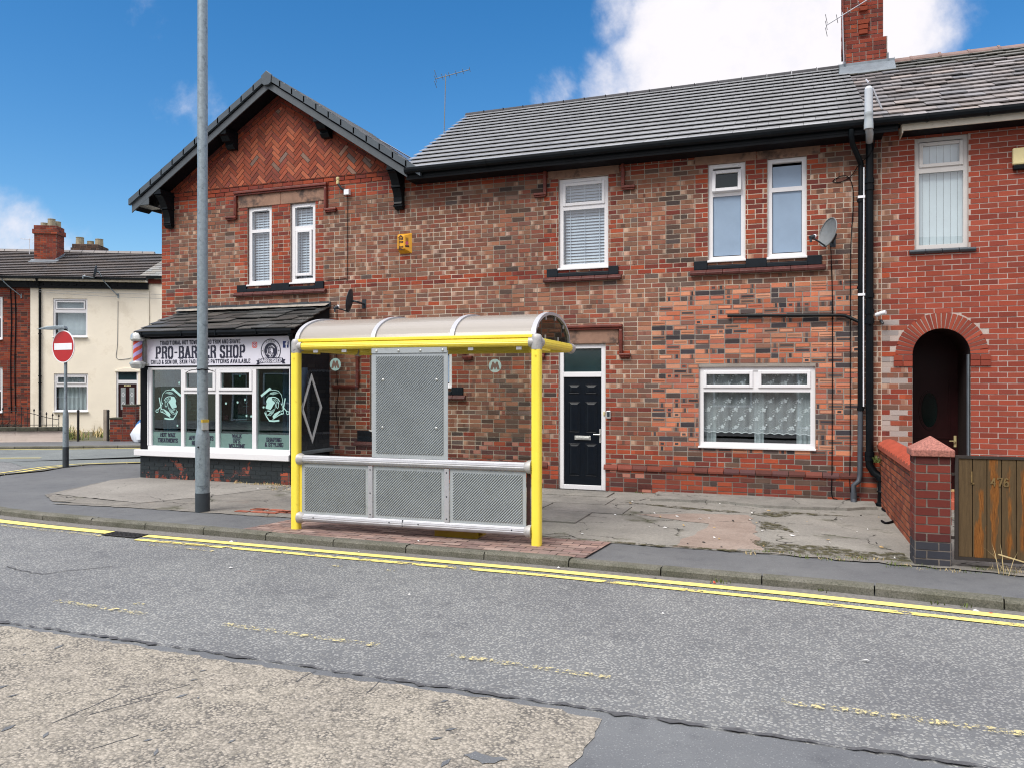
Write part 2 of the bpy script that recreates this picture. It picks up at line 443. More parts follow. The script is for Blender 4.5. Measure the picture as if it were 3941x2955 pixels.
def lace():
    t = NT('net_ground')
    v = t.vor(160, 'DISTANCE_TO_EDGE')['Distance']
    t.set((.78, .80, .78, 1), .9); t.put(t.b.inputs['Alpha'], t.math('ADD', .34, t.math('MULTIPLY', t.math('LESS_THAN', v, .12), .22)))
    return t.mat
M['lace_white'] = plain('lace_thread', (.82, .84, .82, 1), .9, var=.03)
M['lace'] = lace()
def peeled():
    """old brick under flaking black paint"""
    t = NT('flaking_black_paint')
    at = t.new('ShaderNodeVertexColor', layer_name='Col').outputs['Color']
    n = t.noise(2.6, 8, .72, dist=.4)
    low = t.math('MULTIPLY', t.math('SUBTRACT', .22, t.xyz()[2]), .25)
    k = t.math('ADD', n, low)
    f = t.ramp(k, .565, .575)
    blk = t.mix(t.noise(14, 4), (.006, .011, .014, 1), (.024, .032, .036, 1))
    t.set(t.mix(f, blk, at), .55)
    t.bump(t.math('SUBTRACT', t.noise(60, 4), t.math('MULTIPLY', t.xyz(f)[0], .8)), .5, .01)
    return t.mat
M['peeled'] = peeled()

# ------------------------------------------------------------------ the ground
def wob(pts, amp, seed=1, step=.12):
    """polyline -> same line with a ragged edge"""
    r = random.Random(seed); out = []
    for (a, b), (c, d) in zip(pts, pts[1:]):
        L = math.hypot(c-a, d-b); n = max(1, int(L/step))
        for i in range(n):
            t = i/n
            out.append((a+(c-a)*t+r.uniform(-amp, amp), b+(d-b)*t+r.uniform(-amp, amp)))
    out.append(pts[-1]); return out
def sheet(name, poly, z, mat, label=None):
    mb = MB(); mb.face([(x, y, z) for x, y in poly])
    o = mb.build(name, mat)
    # keep ragged outlines exact
    import bmesh
    bm = bmesh.new(); bm.from_mesh(o.data); bmesh.ops.triangulate(bm, faces=bm.faces[:]); 
    bmesh.ops.recalc_face_normals(bm, faces=bm.faces[:])
    for f in bm.faces:
        if f.normal.z < 0: f.normal_flip()
    bm.to_mesh(o.data); bm.free()
    return kind(o)

rp = lambda pts: [(x*.9835, (y+12.45)*.9835-12.45) for x, y in pts]      # the carriageway lies a little lower than the kerb
sheet('ground', [(-400, -400), (400, -400), (400, 400), (-400, 400)], -.10, M['soil'])
sheet('road', [(-70, -14.2), (70, -14.2), (70, 30), (-70, 30)], -.07, M['road'])
sd = lambda s, w: (-24+.891*s+.454*w, 9+.454*s-.891*w)      # far-terrace coordinates on the ground
# the side street starts behind a wobbly joint with the main road
sheet('side_street', wob([(-19.9, .6), (-17.2, .55), (-15.4, -.2)], .06, 3)+[(-12.5, 2.2), (-9.0, 4.6), sd(22, 3.0), sd(22, 6.85), sd(-12, 6.85)], -.066, M['side_road'])
sheet('buff_surfacing', rp([(-40, -12.6), (-40, -8.26)]+wob([(-40, -8.24), (-7, -8.215), (-5, -8.205), (-3.2, -8.25), (-1.55, -8.22), (-1.06, -8.27)], .022, 5, .07)
      + wob([(-1.02, -8.29), (-.985, -8.45), (-1.02, -8.85), (-1.10, -9.3), (-1.3, -12.6)], .02, 6, .06)), -.062, M['buff'])
sheet('tarmac_patch', rp([(-40, -12.6), (-40, -8.19)]+wob([(-40, -8.17), (-6, -8.15), (-3.9, -8.16), (-1, -8.18), (1, -8.22), (40, -8.3)], .02, 8, .08)+[(40, -12.6)]), -.066, M['patch'])
sr_ = random.Random(9); smb = MB(); prev = None; x = -40.
seam_y = lambda x: (-8.15 if x < -3.9 else -8.15-(x+3.9)*.0068)
while x < 40:
    st_ = .05 if -7 < x < 3 else .5
    y = seam_y(x); w = max(.002, .010+sr_.gauss(0, .009)); y += sr_.gauss(0, .009)
    cur = (rp([(x, y-w)])[0], rp([(x, y+w)])[0])
    if prev: smb.face([(*prev[0], -.058), (*cur[0], -.058), (*cur[1], -.058), (*prev[1], -.058)])
    prev = cur; x += st_
kind(smb.build('road_seam', M['seam']))

# kerb line, left to right (front top edge)
KL = [(-14.2, -1.0), (-14.32, -1.7), (-14.15, -2.55), (-13.6, -3.35), (-12.7, -4.0), (-11.6, -4.45), (-10.2, -4.76), (-9.3, -4.85), (-8.4, -4.90), (-7.5, -4.92), (-6.6, -4.93), (-5.0, -5.0), (-3.5, -5.02), (-2.3, -5.04), (-1.4, -5.08), (-.5, -5.11), (.4, -5.13), (1.1, -5.22), (1.7, -5.27), (3, -5.31), (30, -5.6)]
KS = [(-14.2, -1.0), (-14.46, -.3), (-14.42, .3), (-13.9, .72), (-13.3, 1.1), (-12.4, 1.62), (-9, 3.5)]
full = list(reversed(KS))[:-1]+KL
def inset(pts, d):
    out = []
    for i, p in enumerate(pts):
        a, b = Vector(pts[max(0, i-1)]), Vector(pts[min(len(pts)-1, i+1)])
        t = (b-a).normalized(); out.append((p[0]-t.y*d, p[1]+t.x*d))
    return out
def kerb_run(name, pts, width, seed, z1=.012):
    r = random.Random(seed); mb = MB()
    # walk at 0.9 m per stone
    dense = []
    for (a, b), (c, d) in zip(pts, pts[1:]):
        n = max(1, int(math.hypot(c-a, d-b)/.06))
        dense += [(a+(c-a)*i/n, b+(d-b)*i/n) for i in range(n)]
    dense.append(pts[-1]); inn = inset(dense, width)
    acc = 0; start = 0
    for i in range(1, len(dense)):
        acc += math.dist(dense[i], dense[i-1])
        if acc >= .9 or i == len(dense)-1:
            tp = r.uniform(-.006, .006)+z1; mv = r.uniform(-.006, .006)
            seg = list(range(start, i+1))
            A = [Vector((*dense[k], 0)) for k in seg]; B = [Vector((*inn[k], 0)) for k in seg]
            t0 = (A[1]-A[0]).normalized()*.006; A[0] += t0; B[0] += t0; A[-1] -= t0; B[-1] -= t0
            up = Vector((0, 0, tp)); ch = Vector((0, 0, tp-.022)); 
            for k in range(len(A)-1):
                na = (B[k]-A[k]).normalized()*.022; nb = (B[k+1]-A[k+1]).normalized()*.022
                mb.face([A[k]+Vector((0, mv, -.12)), A[k+1]+Vector((0, mv, -.12)), A[k+1]+ch, A[k]+ch])
                mb.face([A[k]+ch, A[k+1]+ch, A[k+1]+nb+up, A[k]+na+up])
                mb.face([A[k]+na+up, A[k+1]+nb+up, B[k+1]+up, B[k]+up])
            for k in (0, -1):
                mb.face([A[k]+Vector((0, 0, -.12)), A[k]+ch, B[k]+up, B[k]+Vector((0, 0, -.12))])
            start = i; acc = 0
    return kind(mb.build(name, M['kerb']))
kerb_run('kerb', full, .125, 4)
ins = inset(full, .11)
pav = [p for p in ins]
sheet('pavement', pav+[(30, .3), (-8.6, .3), (-8.6, 3.2)], -.008, M['tarmac'])
# forecourt in front of the houses
sheet('forecourt', [(-5.2, -4.02), (-2, -4.05), (.9, -4.05), (1.2, -4.03), (1.2, .05), (-8.2, .05), (-8.2, -1.2)]+wob([(-8.2, -1.2), (-8.0, -1.9), (-6.9, -2.8), (-5.4, -3.5), (-5.2, -4.02)], .05, 21), -.003, M['forecourt'])
sheet('rough_forecourt', wob([(-8.2, -1.1), (-8.26, -1.7), (-8.6, -2.9), (-9.0, -3.58), (-10.2, -4.08)], .03, 22)[:-1]+wob([(-10.2, -4.06), (-8.9, -3.96), (-7.65, -3.93), (-6.3, -3.92), (-5.2, -3.96)], .03, 23)+[(-5.2, -3.4), (-6.8, -2.7), (-7.9, -1.8), (-8.1, -1.1)], .001, M['rough'])
sheet('concrete_pad', [(-11.45, -1.1)]+wob([(-11.45, -1.25), (-11.6, -1.66), (-10.95, -3.35), (-9.0, -3.6), (-8.55, -2.85), (-8.2, -1.7), (-8.1, -1.1)], .02, 24), .005, M['pad'])
sheet('rough_forecourt', wob([(-11.6, -1.70), (-11.05, -3.45), (-10.3, -3.9), (-9.0, -3.9), (-8.95, -3.62), (-10.9, -3.38), (-11.45, -1.8), (-11.6, -1.70)], .02, 29)[:-1], .003, M['rough'])
ap_ = wob([(1.0, -.55), (.6, -.80), (-.4, -.95), (-1.1, -.72), (-2.05, -.80), (-2.1, -.05)], .03, 41)
mb = MB(); pl = [(1.0, .05)]+[(-2.1, .05)]+list(reversed(ap_))
mb.prism(frame((0, 0, 0), (1, 0, 0), (0, 1, 0)), [(x, y) for x, y in pl], -.02, .035); kind(mb.build('concrete_apron', M['pad_grey']))
mb = MB(); r = random.Random(42)
for i, (x0, x1, y0, y1) in enumerate(((-3.95, -2.75, -.75, -.17), (-4.1, -2.6, -1.5, -.77), (-4.5, -3.35, -2.3, -1.52), (-3.33, -2.2, -2.2, -1.52), (-5.0, -3.9, -3.2, -2.33), (-3.88, -2.6, -3.05, -2.22))):
    mb.box(x0+.01, x1-.01, y0+.01, y1-.01, -.02, .012+r.uniform(-.004, .006))
kind(mb.build('paving', M['pad_grey']))
sheet('garden_path', [(1.3, -4.0), (12, -4.0), (12, .05), (1.3, .05)], -.002, M['forecourt'])
sheet('verge_strip', wob([(-.6, -4.02), (1.2, -4.16), (2.3, -4.28), (6, -4.2)], .04, 31)+[(6, -3.98), (-.6, -3.9)], .004, M['rough'])
# block paving by the shelter
mb = MB(); r = random.Random(12)
bp = [(-6.2, -4.80), (-5.0, -4.89), (-2.0, -4.92), (-1.92, -4.06), (-6.05, -4.06)]
mb.face([(x, y, .004) for x, y in bp], c=(.075, .062, .058, 1))
x = -6.6
cols = [(.25, .165, .14), (.29, .20, .17), (.22, .15, .135), (.31, .225, .195), (.24, .175, .155)]
i = 0
while x < -1.6:
    for j in range(-2, 14):
        y0 = -5.2+j*.1; xs = x+(.1 if j % 2 else 0)
        q = clip_poly([(xs+.004, y0+.004), (xs+.196, y0+.004), (xs+.196, y0+.096), (xs+.004, y0+.096)], bp)
        if q:
            c = r.choice(cols); k = r.uniform(.8, 1.15)
            dz = r.uniform(.006, .010)
            mb.face([(a, b, dz+.003) for a, b in q], c=(c[0]*k, c[1]*k, c[2]*k, 1))
    x += .2
kind(mb.build('brick_paving', M['block']))
# painted lines
def strip(mb, pts, w, z, m=0):
    a, b = inset(pts, w/2), inset(pts, -w/2)
    for i in range(len(pts)-1):
        mb.face([(*b[i], z), (*b[i+1], z), (*a[i+1], z), (*a[i], z)], m)
mb = MB()
y1 = [(-7.36, -5.10), (-4.5, -5.115), (-2.3, -5.125), (-.1, -5.215), (1.65, -5.35), (30, -6.3)]
y2 = [(-7.30, -5.31), (-4.5, -5.325), (-2.3, -5.32), (-.1, -5.435), (1.6, -5.57), (30, -6.5)]
strip(mb, rp(y1), .115, -.062, 0); strip(mb, rp(y2), .085, -.062, 1)
strip(mb, rp([(-13, -4.45), (-11.4, -4.80), (-10.0, -4.97), (-9.0, -5.05), (-7.93, -5.09)]), .15, -.062, 0)
strip(mb, rp([(-12, -4.95), (-10, -5.18), (-8.9, -5.25), (-7.85, -5.28)]), .08, -.062, 2)
for a, b in (((-5.85, -7.575), (-4.85, -7.615)), ((-4.1, -7.615), (-2.75, -7.64)), ((-2.2, -7.648), (-1.1, -7.68)), ((-.1, -7.696), (1.25, -7.71)), ((1.9, -7.72), (3, -7.74))):
    strip(mb, rp([a, b]), .07, -.058, 2)
strip(mb, rp([(-6.9, -5.5), (-6.0, -5.52)]), .06, -.062, 2)
# side street lines, both kerbs
strip(mb, rp([(-14.75, -2.4), (-15.0, -1.2), (-15.35, .2), (-15.15, .75), (-14.4, 1.45), (-13.2, 2.2), (-9, 4.6)]), .09, -.060, 0)
strip(mb, rp([(-15.05, -2.3), (-15.3, -1.2), (-15.6, .2), (-15.45, .95), (-14.6, 1.68), (-13.3, 2.42)]), .07, -.060, 0)
strip(mb, [sd(-8, 7.02), sd(22, 7.02)], .09, -.060, 0)
strip(mb, [sd(1.2, 9.6), sd(2.6, 9.7)], .1, -.060, 0)
for x, y, q in ((-6.687, -5.44, .10), (-6.53, -5.466, .14), (-6.26, -5.446, .16), (-6.14, -5.40, .08), (-4.29, -5.77, .07), (-3.69, -5.75, .05), (-5.05, -7.48, .05)): strip(mb, [(x-q, y), (x+q, y-.01)], .05, -.062, 2)
kind(mb.build('road_markings', [M['line1'], M['line2'], M['line3']]))
mb = MB(); strip(mb, [(-14, -3.6), (-12.6, -4.12), (-11.5, -4.56), (-10.2, -4.85), (-8.5, -4.98), (-7.4, -5.02), (-4.5, -5.09), (-2.3, -5.12), (-.1, -5.20), (1.65, -5.37), (30, -5.9)], .20, -.066)
kind(mb.build('gutter_grit', M['grime']))
# far pavement, its kerb and the front gardens
sheet('far_pavement', [sd(-12, 6.75), sd(24, 6.75), sd(24, 4.7), sd(-12, 4.7)], -.004, M['tarmac'])
kerb_run('far_kerb', [sd(-12, 6.8), sd(24, 6.8)], .12, 15, .004)
sheet('far_garden', [sd(-12, 4.8), sd(24, 4.8), sd(24, -.1), sd(-12, -.1)], -.008, M['soil'])


# cracks, holes and scars in the carriageway
mb = MB(); r = random.Random(19)
def crack(mb, pts, w, z, seed):
    q = wob(pts, w*1.2, seed, .05); n = len(q)
    L = [(a, b) for a, b in q]; t = inset(L, w/2); u = inset(L, -w/2)
    for i in range(n-1):
        k = r.uniform(.3, 1); mb.face([(*u[i], z), (*u[i+1], z), (*t[i+1], z), (*t[i], z)])
crack(mb, [(-7.31, -6.90), (-7.06, -6.96), (-6.85, -7.0), (-6.68, -7.0), (-6.62, -6.85), (-6.34, -6.54)], .012, -.064, 1)
for k, (p, q) in enumerate((((-2.833, -8.468), (-2.83, -8.27)), ((-3.538, -9.019), (-3.405, -8.716)), ((-3.686, -9.394), (-3.68, -8.965)), ((-3.249, -9.54), (-3.156, -9.345)), ((-2.35, -8.48), (-2.375, -8.28)), ((-3.6, -9.25), (-3.48, -9.0)))): crack(mb, [p, q], .006, -.060, 30+k)
kind(mb.build('road_crack', M['seam']))
hp = [(-1.519, -8.984), (-1.475, -8.917), (-1.381, -8.958), (-1.337, -8.932), (-1.30, -8.95), (-1.35, -9.0), (-1.406, -9.025)]
sheet('road_scar', wob(hp+hp[:1], .008, 44, .03)[:-1], -.058, M['patch'])
for k in range(46):
    x, y = r.uniform(-6, -1.1), r.uniform(-9.6, -8.35); a = r.uniform(.6, 2.2); q = r.uniform(.012, .05); e = q*r.uniform(.25, .5); c, sn = math.cos(a), math.sin(a)
    P4 = [(x+c*q, y+sn*q), (x-sn*e, y+c*e), (x-c*q*.8, y-sn*q), (x+sn*e*.7, y-c*e)]
    if k == 0: mb = MB()
    mb.face([(p, o, -.0585) for p, o in P4])
kind(mb.build('road_scar', M['patch']))
# mossy joints and the pinkish mended strip on the forecourt
sheet('mended_strip', wob([(-2.0, -2.1), (-1.3, -1.75), (-.62, -1.66), (-.52, -2.6), (-.45, -3.2), (-.38, -4.0), (-1.28, -4.03), (-1.15, -3.2), (-1.02, -2.5), (-1.4, -2.4), (-2.0, -2.1)], .035, 51)[:-1], .0015, M['pinkish'])
for k, pl in enumerate(([(-.594, -1.57), (-.4, -1.3), (-.165, -1.2), (.2, -1.24), (.69, -1.30), (.2, -1.36), (-.1, -1.42), (-.156, -1.62), (-.4, -1.75)], [(-.52, -3.36), (-.1, -3.5), (.24, -3.42), (.6, -3.6), (1.0, -3.55), (1.02, -3.95), (.5, -3.98), (-.3, -3.95), (-.42, -3.7)], [(-.43, -2.07), (-.2, -2.3), (-.04, -2.75), (-.2, -2.62), (-.46, -2.6)], [(-2.4, -1.1), (-1.4, -1.3), (-.63, -1.46), (-.9, -1.52), (-1.5, -1.44)], [(-5.0, -3.98), (-2, -4.0), (-.6, -3.98), (-.6, -4.06), (-2, -4.07), (-5, -4.05)])):
    kind(sheet('moss', wob(pl+pl[:1], .035, 60+k, .08)[:-1], .0042+.0003*k, M['moss']), 'stuff')
# ------------------------------------------------------------------ brickwork
def shade(c, k, r=None):
    j = (r.uniform(-.06, .06) if r else 0)
    return (c[0]*k*(1+j), c[1]*k, c[2]*k*(1-j), 1)
def put_brick(mb, F, poly, d, spec, m=0):
    """poly: brick outline in (u,v) (quad or clipped); spec: ('p',col) ('s',[(t,col)..]) ('k',edge,core)"""
    top = [P(F, a, b, d) for a, b in poly]; bot = [P(F, a, b, -.004) for a, b in poly]
    base = spec[1] if spec[0] != 's' else spec[1][0][1]
    n = len(poly)
    for i in range(n):
        j = (i+1) % n
        mb.face([bot[i], bot[j], top[j], top[i]], m, base)
    if spec[0] == 'p' or n != 4:
        mb.face(top, m, base)
    elif spec[0] == 's':
        t0 = 0
        for t, c in spec[1]:
            mb.face([top[0].lerp(top[1], t0), top[0].lerp(top[1], t), top[3].lerp(top[2], t), top[3].lerp(top[2], t0)], m, c); t0 = t
    else:
        e, c, (a0, a1, b0, b1) = spec[1], spec[2], spec[3]
        q = lambda s, t: top[0].lerp(top[1], s).lerp(top[3].lerp(top[2], s), t)
        I = [q(a0, b0), q(a1, b0), q(a1, b1), q(a0, b1)]
        mb.face(I, m, c)
        for i in range(4):
            mb.face([top[i], top[(i+1) % 4], I[(i+1) % 4], I[i]], m, e)

def brickwork(mb, F, u0, u1, v0, v1, colfn, holes=(), conv=None, H=.0752, L=.224, gap=.0145, d=.005, seed=1, bond='e', m=0, phase=0):
    r = random.Random(seed)
    row = 0; v = v0
    while v < v1-.01:
        # free intervals of this course
        iv = [(u0, u1)]
        for a, b, c, e in holes:
            if e > v+.014 and c < v+H-.014:
                nx = []
                for s, t in iv:
                    if b <= s or a >= t: nx.append((s, t)); continue
                    if a > s: nx.append((s, a))
                    if b < t: nx.append((b, t))
                iv = nx
        for s, t in iv:
            if t-s < .03: continue
            # joints follow the wall grid, not the interval
            g = L; off = (row+phase) % 2*L/2
            header = bond == 'e' and row % 6 == 3 and v > 3.7
            x = u0-off-L
            jr = random.Random(seed*1000+row)
            while x < t:
                w = L/2 if header else L
                if bond == 'e' and not header and jr.random() < (.30 if v < 3.3 and x > -2.2 else .05): w = L/2
                if bond == 'f': w = L if int((x-u0)/L*2+row) % 3 else L/2
                a, b = max(x, s), min(x+w, t)
                x += w
                if b-a < .028: continue
                vv0, vv1 = v+gap/2, min(v+H-gap/2, v1)
                poly = [(a+gap/2, vv0), (b-gap/2, vv0), (b-gap/2, vv1), (a+gap/2, vv1)]
                poly = [(p+r.uniform(-.0022, .0022), q+r.uniform(-.0018, .0018)) for p, q in poly]
                if conv:
                    poly = clip_poly(poly, conv)
                    if not poly: continue
                sp = colfn((a+b)/2, v+H/2, b-a, r)
                if sp is None: continue
                put_brick(mb, F, poly, d+r.uniform(-.0025, .0025), sp, m)
        v += H; row += 1

def wallgrid(mb, F, u0, u1, v0, v1, holes, colfn, step=.3, m=0):
    us = sorted({u0, u1, *[x for h in holes for x in h[:2] if u0 < x < u1], *[u0+i*step for i in range(1, int((u1-u0)/step)+1) if u0+i*step < u1]})
    vs = sorted({v0, v1, *[x for h in holes for x in h[2:] if v0 < x < v1], *[v0+i*step for i in range(1, int((v1-v0)/step)+1) if v0+i*step < v1]})
    for i in range(len(us)-1):
        for j in range(len(vs)-1):
            cu, cv = (us[i]+us[i+1])/2, (vs[j]+vs[j+1])/2
            if any(h[0] < cu < h[1] and h[2] < cv < h[3] for h in holes): continue
            mb.face([P(F, us[i], vs[j]), P(F, us[i+1], vs[j]), P(F, us[i+1], vs[j+1]), P(F, us[i], vs[j+1])], m, colfn(cu, cv))
def reveals(mb, F, holes, d=.14, m=0, c=None):
    for a, b, e, f in holes:
        for p in ([(a, e), (a, f)], [(b, f), (b, e)], [(a, f), (b, f)], [(b, e), (a, e)]):
            (x, y), (X, Y) = p
            mb.face([P(F, x, y, 0), P(F, x, y, -d), P(F, X, Y, -d), P(F, X, Y, 0)], m, c)

WEATHER = [lin(*c) for c in ((146, 96, 76), (136, 90, 74), (128, 84, 70), (152, 106, 84), (140, 100, 80), (122, 82, 70), (156, 110, 88), (142, 84, 68), (132, 96, 78), (124, 90, 76), (112, 82, 70))]
PALE = [lin(*c) for c in ((186, 152, 130), (194, 164, 142), (180, 142, 120), (192, 158, 140))]
SOOT = [lin(*c) for c in ((92, 74, 66), (104, 82, 72), (80, 68, 64), (112, 86, 74), (98, 80, 72))]
RED = [lin(*c) for c in ((158, 74, 50), (146, 66, 48), (166, 80, 54), (138, 62, 48), (128, 62, 52), (152, 78, 58), (120, 60, 52))]
DRAG = [lin(*c) for c in ((200, 122, 92), (190, 112, 84), (208, 136, 104), (182, 106, 84), (206, 144, 114), (176, 104, 84))]
INKY = [lin(*c) for c in ((72, 66, 68), (86, 76, 74), (64, 60, 64), (96, 82, 78))]
PURP = [lin(*c) for c in ((92, 56, 50), (106, 62, 54), (84, 56, 54), (122, 66, 54))]
NHRED = [lin(*c) for c in ((156, 74, 56), (148, 70, 53), (162, 79, 60), (142, 66, 52), (152, 75, 58), (138, 66, 53))]

_vn = {}
def drift(u, v, sc_=.9, sd=0):
    """smooth value noise 0..1"""
    def g(i, j):
        k = (i, j, sd)
        if k not in _vn: _vn[k] = random.Random(i*7919+j*104729+sd*31).random()
        return _vn[k]
    x, y = u/sc_, v/sc_; i, j = math.floor(x), math.floor(y); a, b = x-i, y-j
    a, b = a*a*(3-2*a), b*b*(3-2*b)
    return (g(i, j)*(1-a)+g(i+1, j)*a)*(1-b)+(g(i, j+1)*(1-a)+g(i+1, j+1)*a)*b
def tint(sp, k):
    f = lambda c: (c[0]*k, c[1]*k, c[2]*k, 1)
    if sp[0] == 's': return ('s', [(t, f(c)) for t, c in sp[1]])
    if sp[0] == 'k': return ('k', f(sp[1]), f(sp[2]), sp[3])
    return ('p', f(sp[1]))
def sp_weather(r, dark_share=0):
    x = r.random()
    c = r.choice(WEATHER); k = r.uniform(.9, 1.1)
    if x < dark_share: return ('p', shade(r.choice(SOOT), r.uniform(.7, 1.1), r))
    if x < dark_share+.03: return ('p', shade(r.choice(SOOT), r.uniform(1.3, 1.8), r))
    if x < dark_share+.03+.015: return ('p', shade(r.choice(RED), r.uniform(.8, 1), r))
    y = r.random()
    if y < .30:       # salted or scuffed end
        p = shade(r.choice(PALE), r.uniform(.8, 1.1), r); t = r.uniform(.10, .30)
        mid = tuple((a+b)/2 for a, b in zip(c, p))
        if r.random() < .5: return ('s', [(t, p), (min(.95, t+.15), mid), (1, shade(c, k, r))])
        return ('s', [(max(.05, .9-t), shade(c, k, r)), (1-t*.5, mid), (1, p)])
    if y < .55:
        return ('s', [(r.uniform(.2, .5), shade(c, k, r)), (r.uniform(.55, .85), shade(r.choice(WEATHER), k*.85, r)), (1, shade(c, k*1.05, r))])
    return ('p', shade(c, k, r))
def sp_red(r):
    if r.random() < .12: return sp_weather(r)
    c = r.choice(RED); k = r.uniform(.86, 1.12)
    if r.random() < .2: return ('s', [(r.uniform(.3, .7), shade(c, k, r)), (1, shade(c, k*.8, r))])
    return ('p', shade(c, k, r))
def sp_drag(r, w=.2):
    """dragfaced bricks fired orange with black kiss marks"""
    x = r.random(); c = shade(r.choice(DRAG), r.uniform(.8, 1.12), r); k = shade(r.choice(INKY), r.uniform(.8, 1.2), r)
    g = shade(r.choice(WEATHER), r.uniform(1.1, 1.5), r)
    if w < .16:
        if x < .30: return ('p', c)
        if x < .45: return ('p', k)
        if x < .75: return ('s', [(.3, g), (.72, k), (1, g)])
        return ('k', c, k, (.22, .78, .2, .8))
    if x < .24: return ('p', c)
    if x < .36: return ('p', k)
    if x < .50: return ('k', g, k, (.07, .93, .22, .74))
    if x < .68: return ('k', c, shade(c, .5), (.05, .95, .3, .62))
    if x < .78: return ('k', g, shade(c, 1.1), (.06, .9, .2, .8))
    if x < .86: return ('s', [(.12, g), (.3, k), (.42, g), (1, c)])
    if x < .93: return ('s', [(.66, c), (.78, g), (.93, k), (1, c)])
    return ('p', g)
def sp_plinth(r):
    x = r.random()
    if x < .24: return ('p', shade(r.choice(SOOT), r.uniform(.7, 1.1), r))
    if x < .34: return ('p', shade(r.choice(PURP), 1, r))
    return ('p', shade(r.choice(RED), r.uniform(.85, 1.15), r))
def sp_purple(r):
    x = r.random()
    if x < .25: return ('s', [(r.uniform(.2, .6), shade(r.choice(PURP), 1, r)), (1, lin(178, 120, 104))])
    return ('p', shade(r.choice(PURP if x < .7 else RED), r.uniform(.8, 1.1), r))

H1 = dict(  # openings in the front wall: x0, x1, z0, z1
    gable_a=(-9.96, -9.41, 3.61, 5.09), gable_b=(-8.985, -8.44, 3.61, 5.09), mid=(-3.735, -2.905, 3.61, 5.08),
    right_a=(-1.33, -.782, 3.61, 5.095), right_b=(-.46, .09, 3.61, 5.095), door=(-3.735, -2.95, .0, 2.365),
    big=(-1.47, .21, .765, 1.98), hid_a=(-7.28, -6.35, .89, 2.30), hid_b=(-6.30, -5.668, 1.67, 2.30),
    shop=(-11.2, -8.35, .45, 2.05))
HO = list(H1.values())
def jamb(u, v):
    """red quoins toothed round the openings; alternate courses run deeper"""
    row = int(v/.0752); k = .235 if row % 2 else .12
    for n, (a, b, c, d) in H1.items():
        if n in ('big', 'shop'): continue
        top = 5.14 if d > 4 else 2.3
        if c-.02 < v < top and (a-k < u < b+k): return True
    if -9.41 < u < -8.98 and 3.6 < v < 5.1: return True
    if -.79 < u < -.46 and 3.6 < v < 5.1: return True
    return u < -12.06+(.30 if row % 2 else .18)
PATCH = [(-2.11, .42), (.80, .42), (.80, 3.22), (-1.86, 3.22), (-1.95, 3.02), (-2.12, 2.9)]
def inpoly(x, y, poly):
    s = False
    for (a, b), (c, d) in zip(poly, poly[1:]+poly[:1]):
        if (b > y) != (d > y) and x < (c-a)*(y-b)/(d-b)+a: s = not s
    return s
def front_col(u, v, w, r):
    if v < .425: return sp_plinth(r) if u > -2.15 else sp_purple(r)
    if inpoly(u, v+r.uniform(-.02, .02), PATCH): return sp_plinth(r) if v < .70 else sp_drag(r, w)
    if v > 5.09 or jamb(u, v): return sp_red(r)
    if 3.44 < v < 3.61 and u < -1.6: return sp_red(r)
    if v < .75 and r.random() < .6: return sp_purple(r) if u < -3.8 else sp_red(r)
    dark_share = 0
    dark_share += max(0, .75-abs(u+4.55)*2.6)*(1 if v < 3.3 else .25)      # long damp stain
    dark_share += max(0, .65-abs(u+1.85)*2.4)*(1 if 2.7 < v < 4.7 else .1)
    dark_share += max(0, .55-abs(u+11.3)*.8)*(1 if 2.9 < v < 3.9 else .12)
    dark_share += .22 if v > 4.9 and u > -6 else 0  # higher share of dark bricks in the band under the eaves
    if v < 2.4 and u < -3.8: dark_share += .16
    n = .6*drift(u, v, 1.3, 1)+.4*drift(u, v, .45, 2)
    dark_share = dark_share*.8+max(0, n-.66)*.8
    return tint(sp_weather(r, min(.8, dark_share)), (.80+.42*n)*(.86 if v > 4.6 else 1)*(1.12 if 2.4 < v < 3.4 and u < -2.2 else 1))
def front_mortar(u, v):
    k = .9+.2*random.Random(int(u*7)*131+int(v*7)).random()
    if v < .43: return (.19*k, .16*k, .14*k, 1)
    if inpoly(u, v, PATCH): return (.30*k, .27*k, .24*k, 1)
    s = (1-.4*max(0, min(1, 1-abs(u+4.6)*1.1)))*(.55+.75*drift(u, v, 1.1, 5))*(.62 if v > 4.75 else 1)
    return (.50*k*s, .425*k*s, .345*k*s, 1)

